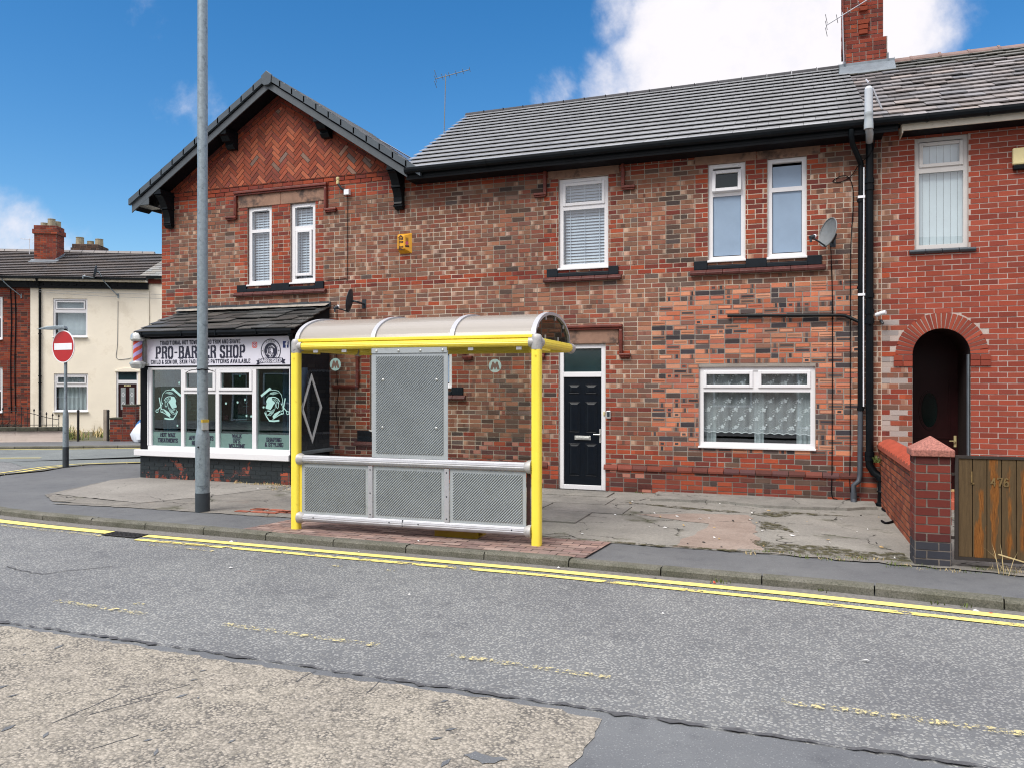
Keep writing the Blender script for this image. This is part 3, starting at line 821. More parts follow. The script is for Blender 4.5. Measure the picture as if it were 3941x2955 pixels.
# ------------------------------------------------------------------ windows
def window(parent, F, u0, u1, v0, v1, lights, frame_m='upvc', pane_m='glass', fw=.06, sunk=.035, cill=True, label=None, vent=None):
    """lights: (u0,u1,v0,v1,'fixed'|'sash'|'ajar')"""
    mb = MB()
    w1 = -sunk; w0 = w1-.07
    # outer frame, then the bars between the lights
    us = sorted({x for l in lights for x in l[:2]}); vs = sorted({x for l in lights for x in l[2:4]})
    uu = [u0]+us+[u1]; 
    mb.fbox(F, u0, u0+fw, v0, v1, w0, w1); mb.fbox(F, u1-fw, u1, v0, v1, w0, w1)
    mb.fbox(F, u0+fw, u1-fw, v0, v0+fw, w0, w1); mb.fbox(F, u0+fw, u1-fw, v1-fw, v1, w0, w1)
    lows = sorted({(l[2], l[3]) for l in lights})
    for (a, b), (c, d) in zip(lows, lows[1:]):
        mb.fbox(F, u0+fw, u1-fw, b, c, w0+.002, w1-.002)
    for lo in lows:
        rowl = sorted(l for l in lights if (l[2], l[3]) == lo)
        for l, n in zip(rowl, rowl[1:]):
            mb.fbox(F, l[1], n[0], lo[0], lo[1], w0+.004, w1-.004)
    o = mb.build('window', M[frame_m], parent)
    if label: o['label'] = label
    pm = MB(); sm = []
    for a, b, c, d, k in lights:
        if k == 'fixed':
            pm.face([P(F, a, c, w1-.03), P(F, b, c, w1-.03), P(F, b, d, w1-.03), P(F, a, d, w1-.03)])
        else:
            s = MB(); G = F
            if k == 'ajar':
                piv = P(F, 0, d, w1); an = rad(9)
                G = (F[0]+F[2]*d+F[3]*w1, F[1], F[2]*math.cos(an)-F[3]*math.sin(an), F[3]*math.cos(an)+F[2]*math.sin(an))
                # swing out at the foot
                s.ring(G, a-.012, b+.012, c-d-.005, .012, .052, -.05, .022)
                q = [(a+.04, c-d+.047), (b-.04, c-d+.047), (b-.04, -.04), (a+.04, -.04)]
                pm.face([P(G, x, y, -.008) for x, y in q], 1)
            else:
                s.ring(F, a-.012, b+.012, c-.012, d+.012, .048, w1-.05, w1+.018)
                q = [(a+.036, c+.036), (b-.036, c+.036), (b-.036, d-.036), (a+.036, d-.036)]
                pm.face([P(F, x, y, w1-.012) for x, y in q])
            s.build('sash', M[frame_m], o, bevel=.005)
    pm.build('pane', [M[pane_m], M['dark_pane']], o)
    if cill:
        cm = MB(); cm.fbox(F, u0-.012, u1+.012, v0-.028, v0+.004, w0, .035 if cill is True else cill)
        cm.build('sill', M[frame_m], o, bevel=.006)
    if vent:
        vm = MB(); vm.fbox(F, vent[0], vent[1], vent[2]-.012, vent[2]+.012, w1, w1+.012)
        vm.build('trickle_vent', M[frame_m], o)
    return o
def slats(parent, F, u0, u1, v0, v1, w, pitch=.05, name='blind', gaps=()):
    mb = MB(); v = v0; r = random.Random(int(u0*100)+9)
    while v < v1:
        t = rad(60)+r.uniform(-.03, .03); hw = .0235
        dv, dw = hw*math.sin(t), hw*math.cos(t)
        mb.face([P(F, u0, v-dv, w+dw), P(F, u1, v-dv, w+dw), P(F, u1, v+dv, w-dw), P(F, u0, v+dv, w-dw)])
        v += pitch
    for u in (u0+.09, (u0+u1)/2, u1-.09):
        mb.fbox(F, u-.004, u+.004, v0, v1, w+.024, w+.027)
    return mb.build(name, M['blind'], parent)

# ------------------------------------------------------------------ roof tiles
def tiles(mb, F, poly, gauge, tw, t, colfn, seed=2, jit=0., lift=.0, m=0, under=.95):
    """poly convex ccw in (u,v up the slope)"""
    r = random.Random(seed)
    us = [p[0] for p in poly]; vs = [p[1] for p in poly]
    v = min(vs); row = 0
    while v < max(vs)-.01:
        u = min(us)-tw*(.5 if row % 2 else 0)
        while u < max(us):
            ww = tw*(1+r.uniform(-jit*3, jit*3))
            a = [(u+.0025, v), (u+ww-.0025, v), (u+ww-.0025, v+gauge*1.08), (u+.0025, v+gauge*1.08)]
            if jit: a = [(a[0][0], v+r.uniform(-jit, jit)*.25), (a[1][0], v+r.uniform(-jit, jit)*.25), a[2], a[3]]
            q = clip_poly(a, poly); u += ww
            if not q: continue
            c = colfn(r, u, v); dz = r.uniform(-jit, jit)*.12+lift; tl = r.uniform(-jit, jit)*.06
            h = lambda p: t*(1-(p[1]-v)/(gauge*1.08))*1.0+dz+tl*(p[0]-u)/tw+.003
            top = [P(F, x, y, h((x, y))) for x, y in q]; bot = [P(F, x, y, h((x, y))-t*under) for x, y in q]
            mb.face(top, m, c)
            for i in range(len(q)):
                j = (i+1) % len(q)
                if abs(q[i][1]-q[j][1]) < gauge*.9 and (q[i][1]+q[j][1])/2 > v+gauge*.95: continue
                mb.face([bot[i], bot[j], top[j], top[i]], m, c)
        v += gauge; row += 1
    return mb

# ================================================================== the corner house
HS = thing('corner_house', 'long brown brick corner house with herringbone gable and grey tiled roof', 'house', (-5.5, 0, 0))
mb = MB()
brickwork(mb, FW, -12.06, 1.10, 0, 5.355, front_col, HO, seed=3)
# end wall, back and far side (plain brick colour)
bc = (.20, .115, .08, 1)
brickwork(mb, frame((-12.06, 7.35, 0), (0, -1, 0), (0, 0, 1)), 0, 7.33, 0, 5.355, lambda u, v, w, r: sp_weather(r), seed=8)
# corbelled red courses over the windows, then the raking courses and the herringbone
apex = (-9.2, 7.25)
tri = [(-12.06, 5.36), (-6.34, 5.36), (-9.2, 7.25)]
brickwork(mb, FW, -12.06, -6.2, 5.355, 5.52, lambda u, v, w, r: ('p', shade(r.choice(RED), r.uniform(.75, .95), r)),
          conv=[(-12.06, 5.3), (-6.2, 5.3), (-6.45, 5.43), (-9.2, 7.25), (-12.06, 5.45)], d=.012, seed=5)
for sgn in (1, -1):
    an = math.atan(.62)
    u_ = (math.cos(an), 0, -math.sin(an)) if sgn > 0 else (math.cos(an), 0, math.sin(an))
    v_ = (math.sin(an), 0, math.cos(an)) if sgn > 0 else (-math.sin(an), 0, math.cos(an))
    Fr = frame((-9.2, 0, 6.94), u_, v_)
    to = lambda p: ((Vector((p[0], 0, p[1]))-Fr[0]).dot(Fr[1]), (Vector((p[0], 0, p[1]))-Fr[0]).dot(Fr[2]))
    reg = [(-9.2, 5.52), (-6.1, 5.52), (-6.1, 8), (-9.2, 8)] if sgn > 0 else [(-12.06, 5.52), (-9.2, 5.52), (-9.2, 8), (-12.06, 8)]
    rng = (0-.1, 3.4) if sgn > 0 else (-3.5, .1)
    brickwork(mb, Fr, rng[0], rng[1], 0, .255, lambda u, v, w, r: ('p', shade(r.choice(RED), r.uniform(.6, .85), r)), conv=[to(p) for p in reg], d=.010, seed=6+sgn, bond='s')
HB = [(-11.53, 5.53), (-6.87, 5.53), (-9.2, 6.94)]
W_, nH = .0775, 3
ca = math.cos(rad(45))
r = random.Random(11)
HERR = [lin(*c) for c in ((162, 86, 62), (150, 78, 58), (172, 98, 72), (140, 74, 56), (156, 84, 64), (132, 70, 58))]
for y in range(-60, 70):
    for mset in range(-14, 15):
        for hor in (0, 1):
            if hor: cells = (y+2*nH*mset, y, nH, 1)
            else: cells = (y-1+2*nH*mset, y, 1, nH)
            x0, y0, cw, chh = cells
            g = .006
            rc = [(x0*W_+g, y0*W_+g), ((x0+cw)*W_-g, y0*W_+g), ((x0+cw)*W_-g, (y0+chh)*W_-g), (x0*W_+g, (y0+chh)*W_-g)]
            q = [(-9.2+(a-b)*ca, 6.2+(a+b)*ca) for a, b in rc]
            if max(p[0] for p in q) < -11.6 or min(p[0] for p in q) > -6.8 or max(p[1] for p in q) < 5.5 or min(p[1] for p in q) > 7: continue
            q = clip_poly(q, HB)
            if q:
                c = r.choice(HERR); k = r.uniform(.8, 1.12)
                if r.random() < .05: c = r.choice(SOOT); k = 1.9
                put_brick(mb, FW, q, .006+r.uniform(-.002, .002), ('p', shade(c, k, r)))
wl = mb.build('wall', M['brick'], HS)
mo = MB()
wallgrid(mo, FW, -12.06, 1.10, 0, 5.36, HO, front_mortar, .2)
mo.face([P(FW, *p) for p in [(-12.06, 5.36), (-6.2, 5.36), (-6.45, 5.44), (-9.2, 7.25), (-12.06, 5.45)]], c=(.10, .065, .05, 1))
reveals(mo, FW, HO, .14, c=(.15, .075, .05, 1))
for f in ([(-12.06, 7.35, 0), (-12.06, 0, 0), (-12.06, 0, 5.42), (-12.06, 7.35, 5.42)], [(1.1, 7.35, 0), (-12.06, 7.35, 0), (-12.06, 7.35, 5.4), (1.1, 7.35, 5.4)],
          [(1.1, 0, 0), (1.1, 7.35, 0), (1.1, 7.35, 5.3), (1.1, 3.5, 7.5), (1.1, 0, 5.4)],
          # exposed gable-end of the long roof above the wing
          [(-6.6, .4, 5.5), (-6.85, 3.5, 7.6), (-6.6, 6.9, 5.5)],
          # wing's rear gable
          [(-12.06, 7.35, 5.4), (-6.2, 7.35, 5.4), (-9.2, 7.35, 7.3)]):
    mo.face(f, c=(.2, .14, .11, 1))
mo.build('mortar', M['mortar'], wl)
# dark rooms behind the panes
rm = MB()
rm.box(-12.0, 1.05, 1.9, 1.95, .0, 5.3); rm.box(-12.0, 1.05, .15, 1.9, 2.62, 2.66)
for x in (-8.2, -5.2, -3.0, -2.6, .9, -4.2): rm.box(x, x+.04, .16, 1.9, 0, 2.6)
rm.build('room_lining', M['dark_room'], HS)

# ---- roofs
rf = MB()
sl = math.atan(.577)
FR = frame((0, -.37, 5.40), (1, 0, 0), (0, math.cos(sl), math.sin(sl)))
VR = 3.87/math.cos(sl)
def grey_tile(r, u, v):
    k = r.uniform(.88, 1.12)
    return (.36*k, .37*k, .38*k, 1)
long_poly = [(-6.33, 0), (.95, 0), (.79, VR), (-6.88, VR), (-6.58, .52)]
tiles(rf, FR, long_poly, .2985, .33, .035, grey_tile, seed=4, under=.32)
rf.build('roof', M['tile'], HS)
rb = MB()   # rear slope, ridge tiles
rb.face([(-6.88, 3.5, 7.62), (.79, 3.5, 7.62), (.95, 7.5, 5.4), (-6.4, 7.5, 5.4)], c=(.1, .1, .11, 1))
rb.face([P(FR, u, v, -.01) for u, v in long_poly], c=(.03, .03, .03, 1))
x = -6.9
while x < .74:
    prof = [(3.5+math.cos(a)*.115, 7.59+math.sin(a)*.085) for a in [math.pi*k/6 for k in range(7)]]
    for (a, b), (c, d) in zip(prof, prof[1:]):
        rb.face([(x+.008, a, b), (x+.008, c, d), (min(x+.445, .78), c, d), (min(x+.445, .78), a, b)], c=(.06, .06, .065, 1))
    rb.box(x+.436, x+.446, 3.5-.105, 3.5-.02, 7.60, 7.66, c=(.03, .03, .03, 1))
    x += .45
rb.build('roof_ridge', M['ridge'], HS)
# wing roof: two slopes seen edge-on from the street
wr = MB()
for sgn, run, k in ((1, 3.09, .66), (-1, 3.25, .628)):
    A = math.atan(k)
    if sgn > 0: F_ = frame((-9.2+run, 0, 7.41-run*k), (0, 1, 0), (-math.cos(A), 0, math.sin(A)))
    else: F_ = frame((-9.2-run, 0, 7.41-run*k), (0, -1, 0), (math.cos(A), 0, math.sin(A)))
    Lr = run/math.cos(A)
    if sgn > 0: pl = [(-.36, 0), (-.30, 0), (3.35, Lr), (-.36, Lr)]
    else: pl = [(-7.5, 0), (.36, 0), (.36, Lr), (-7.5, Lr)]
    tiles(wr, F_, pl, .30, .33, .022, grey_tile, seed=9+sgn)
    wr.face([P(F_, a, b, -.02) for a, b in ([(-.3, 0), (7.5, 0), (7.5, Lr), (-.3, Lr)] if sgn > 0 else pl)], c=(.09, .09, .1, 1))
wr.build('gable_roof', M['tile'], HS)
# verge caps, barge boards and soffit
vc = MB(); bb = MB(); sf = MB()
for sgn, run, k in ((1, 3.09, .66), (-1, 3.25, .628)):
    A = math.atan(k); d = Vector((sgn*math.cos(A), 0, -math.sin(A))); nn = Vector((sgn*math.sin(A), 0, math.cos(A)))
    a0 = Vector((-9.2, -.40, 7.43)); Lr = run/math.cos(A); n = 12; s = Lr/n
    for i in range(n):
        p = a0+d*(i*s+.02); q = a0+d*((i+1)*s+.045)
        lo = Vector((0, 0, -.115)); bk = Vector((0, .16, 0)); 
        pr = [p+nn*-.002, q+nn*.010]
        ft = Vector((0, -.012-.012, 0))
        # front apron and the top return of each cap
        vs = [pr[0]+ft+lo, pr[1]+ft+lo*1.05, pr[1]+ft, pr[0]+ft, pr[1]+bk, pr[0]+bk, pr[0]+lo+Vector((0, .03, 0)), pr[1]+lo*1.05+Vector((0, .03, 0))]
        vc.mesh(vs, [(0, 1, 2, 3), (3, 2, 4, 5), (0, 6, 7, 1), (1, 7, 4, 2), (0, 3, 5, 6)])
    e0 = a0+Vector((0, .02, -.145)); e1 = a0+d*Lr+Vector((0, .02, -.145))
    if sgn > 0: e1 = a0+d*(Lr-.27)+Vector((0, .02, -.145))
    h = Vector((0, 0, -.135)); t = Vector((0, .022, 0))
    vs = [e0, e1, e1+h, e0+h]; vs += [v+t for v in vs]
    bb.mesh(vs, [(0, 3, 2, 1), (4, 5, 6, 7), (3, 7, 6, 2), (1, 2, 6, 5)])
    s0, s1 = e0+h*.55+t, e1+h*.55+t
    sf.face([s0, s1, s1+Vector((0, .42, 0)), s0+Vector((0, .42, 0))])
    # dark gap between caps and board
    sf.mesh([e0+Vector((0, .006, .05)), e1+Vector((0, .006, .05)), e1+Vector((0, .006, -.01)), e0+Vector((0, .006, -.01))], [(0, 3, 2, 1)])
# boxed left eaves
bb.box(-12.44, -12.02, -.378, -.36, 5.24, 5.40); bb.box(-12.44, -12.05, -.36, .02, 5.235, 5.25); bb.box(-12.46, -12.44, -.378, 7.4, 5.24, 5.38)
vc.build('verge_cap', M['slate_grey'], HS); bb.build('barge_board', M['board_grey'], HS, bevel=.004)
ap = MB(); ap.prism(frame((-9.2, -.43, 7.3), (1, 0, 0), (0, 0, 1)), [(-.10, -.06), (-.05, -.10), (.05, -.10), (.10, -.06), (.115, .08), (.0, .165), (-.115, .08)], -.03, .012)
ap.build('apex_cap', M['slate_grey'], HS, bevel=.006)
sf.box(-6.36, 1.10, -.335, .0, 5.225, 5.245)
sf.build('soffit', M['blackmatt'], HS)
fa = MB(); fa.box(-6.36, 1.28, -.352, -.335, 5.225, 5.40); fa.box(-6.36, 1.28, -.36, -.352, 5.262, 5.274)
fa.build('fascia', M['black'], HS)
gu = MB()
gp = [(-.355, 5.335), (-.375, 5.31), (-.42, 5.31), (-.452, 5.335), (-.462, 5.37), (-.462, 5.405), (-.452, 5.405), (-.45, 5.375), (-.36, 5.375)]
Fg = frame((-6.36, 0, 0), (0, 1, 0), (0, 0, 1))     # w = +x
gu.prism(Fg, list(reversed(gp)), 0, 7.66)
for x in (-4.9, -3.4, -1.9, -.45): gu.prism(frame((x, 0, 0), (0, 1, 0), (0, 0, 1)), list(reversed([(a-(.006 if a < -.37 else 0), b-(.006 if b < 5.34 else 0)) for a, b in gp])), 0, .05)
gu.build('gutter', M['black'], HS)
# carved corbel brackets under the verge
def corbel(x0, x1, z0, z1, dep):
    b = MB(); h = z1-z0
    pr = [(0, 0), (.07, 0), (.10, .05), (.09, .09), (.13, .12), (.115, .17), (.12, .28), (.15, .40), (.19, .48), (.16, .52), (.20, .55), (.24, .68), (.31, .80), (.36, .84), (.345, .88), (.38, .91), (.38, 1), (0, 1)]
    b.prism(frame((x0, 0, z0), (0, -1, 0), (0, 0, 1)), [(a/.38*dep, c*h) for a, c in pr], 0, -(x1-x0))
    for zz in (.06, .5, .87): b.prism(frame((x0-.012, 0, z0), (0, -1, 0), (0, 0, 1)), [(0, zz*h), (dep*(.30 if zz < .3 else .55 if zz < .7 else 1.0), zz*h), (dep*(.30 if zz < .3 else .55 if zz < .7 else 1.0), zz*h+.035), (0, zz*h+.035)], 0, -(x1-x0+.024))
    b.build('corbel', M['black'], HS, bevel=.004)
corbel(-6.74, -6.58, 4.80, 5.52, .37); corbel(-11.90, -11.74, 4.82, 5.52, .37)
def purlin(x0, x1, z0, z1):
    b = MB(); pr = [(0, 0), (.10, .0), (.16, .06), (.15, .10), (.24, .12), (.30, .2), (.36, .22), (.36, z1-z0), (0, z1-z0)]
    b.prism(frame((x0, 0, z0), (0, -1, 0), (0, 0, 1)), pr, 0, -(x1-x0)); b.build('purlin_end', M['black'], HS, bevel=.004)
purlin(-8.24, -8.06, 6.22, 6.56); purlin(-10.36, -10.18, 6.22, 6.56)

# ---- lintels, hoods, sills
def lintel(x0, x1, z0, z1, notch=(), mid=None):
    xs = [x0, x1] if mid is None else [x0, mid-.004, mid+.004, x1]
    st = MB()
    for a, b in zip(xs[::2], xs[1::2]): st.box(a, b, -.014, .06, z0, z1)
    for a, b in notch:
        st.prism(frame((0, -.006, 0), (1, 0, 0), (0, 0, 1)), [(a, z0-.0), (b, z0-.0), (b-.05, z0+.045), (a+.05, z0+.045)], -.02, .0125)
    st.build('lintel', M['stone'], HS, bevel=.006)
lintel(-10.17, -8.235, 5.10, 5.347, mid=-9.195); lintel(-3.92, -2.72, 5.09, 5.30); lintel(-1.53, .28, 5.10, 5.30, mid=-.62)
lintel(-3.93, -2.735, 2.372, 2.615)
lintel(-7.5, -5.45, 2.31, 2.60)
def hood(x0, x1, z, zl, zr, retl=.2, retr=.2, horiz=True):
    s = .055; hd = MB(); half = MB() if not horiz else hd
    if horiz: hd.box(x0, x1, -.075, .0, z-.02, z+.028); hd.box(x0+.01, x1-.01, -.05, .0, z-.055, z-.02)
    for x, zz, sg, rt in ((x0, zl, -1, retl), (x1, zr, 1, retr)):
        if not horiz and sg > 0: hd.build('hood_mould', M['terracotta'], HS, bevel=.01); hd = half
        a, b = (x, x+s) if sg < 0 else (x-s, x)
        hd.box(a, b, -.062, .0, zz, z-.02 if not horiz else z-.055)
        hd.box(a+.015, b-.015, -.072, .0, zz+.02, z-.07)
        c, d = (a-rt, b) if sg < 0 else (a, b+rt)
        hd.box(c, d, -.066, .0, zz-.042, zz); hd.box(c+.01, d-.01, -.05, 0, zz-.07, zz-.042)
    hd.build('hood_mould', M['terracotta'], HS, bevel=.01)
hood(-10.25, -8.165, 5.385, 4.95, 4.94)
hood(-3.99, -2.63, 5.3, 4.88, 4.88, .17, .17, False)
hood(-4.02, -2.665, 2.645, 2.20, 2.205, .13, .13)
hood(-7.55, -5.40, 2.645, 1.70, 2.20, .50, .13)
def bigsill(x0, x1, spans, ztop=3.612, zb=3.475):
    xs = x0; sb = MB(); sr = MB()
    # black stone stools between the windows, lower sloping slabs under them
    for a, b in spans:
        sb.box(xs, a, -.035, .05, zb, ztop); 
        sb.prism(frame((a, 0, 0), (0, -1, 0), (0, 0, 1)), [(-.05, zb), (.034, zb), (.034, zb+.055), (-.05, ztop-.04)], 0, -(b-a)); xs = b
    sb.box(xs, x1, -.035, .05, zb, ztop)
    x = x0-.055; n = max(3, round((x1-x0+.11)/.235)); w = (x1-x0+.11)/n
    for i in range(n):
        sr.prism(frame((x+.002, 0, 0), (0, -1, 0), (0, 0, 1)), [(0, zb-.085), (.075, zb-.085), (.085, zb-.05), (.04, zb-.004), (0, zb-.002)], 0, -(w-.004)); x += w
    o = sb.build('sill', M['stone_black'], HS, bevel=.006); sr.build('sill_course', M['sill_red'], o, bevel=.004)
bigsill(-10.19, -8.245, [(-9.97, -9.40), (-8.995, -8.43)])
bigsill(-3.935, -2.735, [(-3.745, -2.895)])
bigsill(-1.545, .30, [(-1.34, -.772), (-.47, .10)])
bigsill(-7.53, -6.2, [(-7.25, -6.34)], .885, .69); bigsill(-6.28, -5.448, [(-6.27, -5.66)], 1.665, 1.53)
# plinth moulding bricks
pm = MB(); r = random.Random(5); x = -8.15; done = False
while x < .62:
    if not (-3.95 < x+.115 < -2.94):
        b = shade(r.choice(PURP), r.uniform(1.0, 1.5), r)
        pm.prism(frame((x+.005, 0, 0), (0, -1, 0), (0, 0, 1)), [(0, .345), (.026, .345), (.03, .375), (.008, .428), (0, .428)], 0, -.225, 0, b)
    elif not done and len(pm.f): pm.build('plinth_moulding', M['brick_smooth'], HS); pm = MB(); done = True
    x += .235
pm.build('plinth_moulding', M['brick_smooth'], HS)

# ---- windows of the house
for nm, sash in (('gable_a', 0), ('gable_b', 1)):
    a, b, c, d = H1[nm]; fw = .075
    top = (a+fw, b-fw, 4.67, d-.10, 'fixed')
    low = (a+fw, b-fw, c+fw+.02, 4.61, 'fixed') if not sash else (a+fw+.03, b-fw-.03, c+.14, 4.585, 'sash')
    w = window(HS, FW, a, b, c, d, [low, top], fw=fw, vent=(a+.12, b-.12, d-.055))
    slats(w, FW, a+.08, b-.08, c+.1, d-.1, -.135, .05)
a, b, c, d = H1['mid']
w = window(HS, FW, a, b, c, d, [(a+.08, b-.08, c+.09, 4.57, 'fixed'), (a+.075, b-.075, 4.65, 5.0, 'sash')], fw=.07, vent=(a+.24, b-.24, d-.045))
slats(w, FW, a+.08, b-.08, c+.09, d-.1, -.135, .05)
for nm, top in (('right_a', 'ajar'), ('right_b', 'fixed')):
    a, b, c, d = H1[nm]
    w = window(HS, FW, a, b, c, d, [(a+.07, b-.07, c+.08, 4.60, 'fixed'), (a+.07, b-.07, 4.665, 4.985, top)], fw=.065, pane_m='obscured', vent=(a+.1, b-.1, d-.05))
a, b, c, d = H1['big']
w = window(HS, FW, a, b, c, d, [(a+.07, b-.07, c+.07, 1.60, 'fixed'), (a+.075, -.685, 1.675, 1.905, 'sash'), (-.585, b-.075, 1.675, 1.905, 'sash')], fw=.065, label='wide window with lace curtain')
mb = MB()
N = 60; pts = []
for i in range(N+1):
    u = a+.06+(b-a-.12)*i/N
    pts.append((u, -.15+.014*math.sin(u*21)+.012*math.sin(u*47+1), .965+.022*abs(math.sin(u*26))-.02*(u-a)/(b-a)))
for p, q in zip(pts, pts[1:]):
    for z0, z1 in ((None, 1.30), (1.30, 1.64), (1.64, 1.94)):
        mb.face([P(FW, p[0], p[2] if z0 is None else z0, p[1]), P(FW, q[0], q[2] if z0 is None else z0, q[1]), P(FW, q[0], z1, q[1]), P(FW, p[0], z1, p[1])])
lc = mb.build('lace_curtain', M['lace'], w, smooth=True)
mb = MB(); r = random.Random(14); yy = lambda u: -.15+.014*math.sin(u*21)+.012*math.sin(u*47+1)
def leaf(u, v, an, l, wd):
    c, s = math.cos(an), math.sin(an); q = [(0, 0), (.35, wd), (.7, wd*.8), (1, 0), (.7, -wd*.8), (.35, -wd)]
    mb.face([P(FW, u+(x*c-y*s)*l, v+(x*s+y*c)*l, yy(u)+.004) for x, y in q])
j = 0; v = 1.06
while v < 1.92:
    u = a+.13+(.10 if j % 2 else 0)
    while u < b-.08:
        if not 1.58 < v < 1.68:
            for k in range(5): leaf(u+r.uniform(-.006, .006), v, k*1.25+.4+r.uniform(-.2, .2), r.uniform(.032, .048), .34)
            leaf(u+.03, v+.03, .9, .035, .4); leaf(u-.03, v-.02, 3.6, .03, .4)
            pts_ = [(u+.05*math.cos(t*.55)*(1+t*.07)-.02, v-.03+.035*math.sin(t*.55)) for t in range(9)]
            for (p, q), (p2, q2) in zip(pts_, pts_[1:]): mb.face([P(FW, p, q-.0022, yy(p)+.004), P(FW, p2, q2-.0022, yy(p2)+.004), P(FW, p2, q2+.0022, yy(p2)+.004), P(FW, p, q+.0022, yy(p)+.004)])
        u += .205
    v += .135; j += 1
for p, q in zip(pts, pts[1:]): mb.face([P(FW, p[0], p[2], p[1]+.003), P(FW, q[0], q[2], q[1]+.003), P(FW, q[0], q[2]+.012, q[1]+.003), P(FW, p[0], p[2]+.012, p[1]+.003)])
mb.build('lace_pattern', M['lace_white'], lc)
mb = MB()
for u0, u1 in ((a+.06, a+.24), (-.66, -.52), (b-.26, b-.06)):
    n = 14; mb = MB()
    for i in range(n):
        p, q = u0+(u1-u0)*i/n, u0+(u1-u0)*(i+1)/n; f = lambda u: -.21+.02*math.sin(u*95)
        mb.face([P(FW, p, .80, f(p)), P(FW, q, .80, f(q)), P(FW, q, 1.94, f(q)), P(FW, p, 1.94, f(p))])
    mb.build('curtain', M['net'], w)
for nm in ('hid_a', 'hid_b'):
    a, b, c, d = H1[nm]
    window(HS, FW, a, b, c, d, [(a+.07, b-.07, c+.08, d-.08, 'fixed')], pane_m='obscured')

# ---- front door
a, b, c, d = H1['door']
mb = MB()
mb.fbox(FW, a, a+.075, .0, d, -.10, -.03); mb.fbox(FW, b-.075, b, .0, d, -.10, -.03)
mb.fbox(FW, a+.075, b-.075, d-.07, d, -.10, -.03); mb.fbox(FW, a+.075, b-.075, 1.832, 1.915, -.10, -.028); mb.fbox(FW, a+.075, b-.075, .0, .075, -.10, -.028)
dr = mb.build('door', M['upvc'], HS, bevel=.005)
mb = MB(); x0, x1 = a+.078, b-.078
mb.fbox(FW, x0, x1, .077, 1.83, -.11, -.055)
xm = (x0+x1)/2
def dpanel(u0, u1, v0, v1):
    # recessed moulding with a raised field
    mb.ring(FW, u0, u1, v0, v1, .012, -.056, -.047)
    p = [(u0+.012, v0+.012), (u1-.012, v0+.012), (u1-.012, v1-.012), (u0+.012, v1-.012)]
    q = [(u0+.05, v0+.045), (u1-.05, v0+.045), (u1-.05, v1-.045), (u0+.05, v1-.045)]
    P1 = [P(FW, x, y, -.0545) for x, y in p]; Q = [P(FW, x, y, -.043) for x, y in q]
    mb.face(Q)
    for i in range(4): mb.face([P1[i], P1[(i+1) % 4], Q[(i+1) % 4], Q[i]])
for s in (0, 1):
    u0, u1 = (x0+.075, xm-.045) if s == 0 else (xm+.045, x1-.075)
    dpanel(u0, u1, 1.56, 1.71); dpanel(u0, u1, .93, 1.43); dpanel(u0, u1, .22, .75)
mb.build('door_leaf', M['door_black'], dr, bevel=.004)
mb = MB(); mb.fbox(FW, -3.475, -3.205, .812, .878, -.055, -.035); mb.fbox(FW, -3.455, -3.225, .828, .862, -.035, -.028)
mb.build('letterbox', M['chrome'], dr, bevel=.006)
mb = MB(); mb.fbox(FW, -3.062, -3.036, .77, .995, -.055, -.04); mb.tube([P(FW, -3.049, .905, -.04), P(FW, -3.049, .905, -.008), P(FW, -3.15, .905, -.006)], .011, 8)
mb.build('handle', M['chrome'], dr)
mb = MB(); mb.face([P(FW, a+.075, 1.915, -.06), P(FW, b-.075, 1.915, -.06), P(FW, b-.075, d-.07, -.06), P(FW, a+.075, d-.07, -.06)])
mb.build('fanlight', M['fan'], dr)
mb = MB(); mb.fbox(FW, -2.99, -2.966, 1.215, 1.275, -.03, -.015); mb.build('door_bell', M['cream_box'], dr, bevel=.004)
mb = MB(); mb.box(a-.05, b+.05, -.16, .12, -.06, .0); mb.build('door_step', M['door_step'], HS, bevel=.01)
# small fittings on the front: vents
mb = MB(); mb.box(-2.42, -2.20, -.012, 0, .06, .13)
for i in range(5): mb.box(-2.41+i*.042, -2.385+i*.042, -.016, -.012, .075, .115, c=(0, 0, 0, 1))
mb.build('air_brick', M['sill_red'], HS)

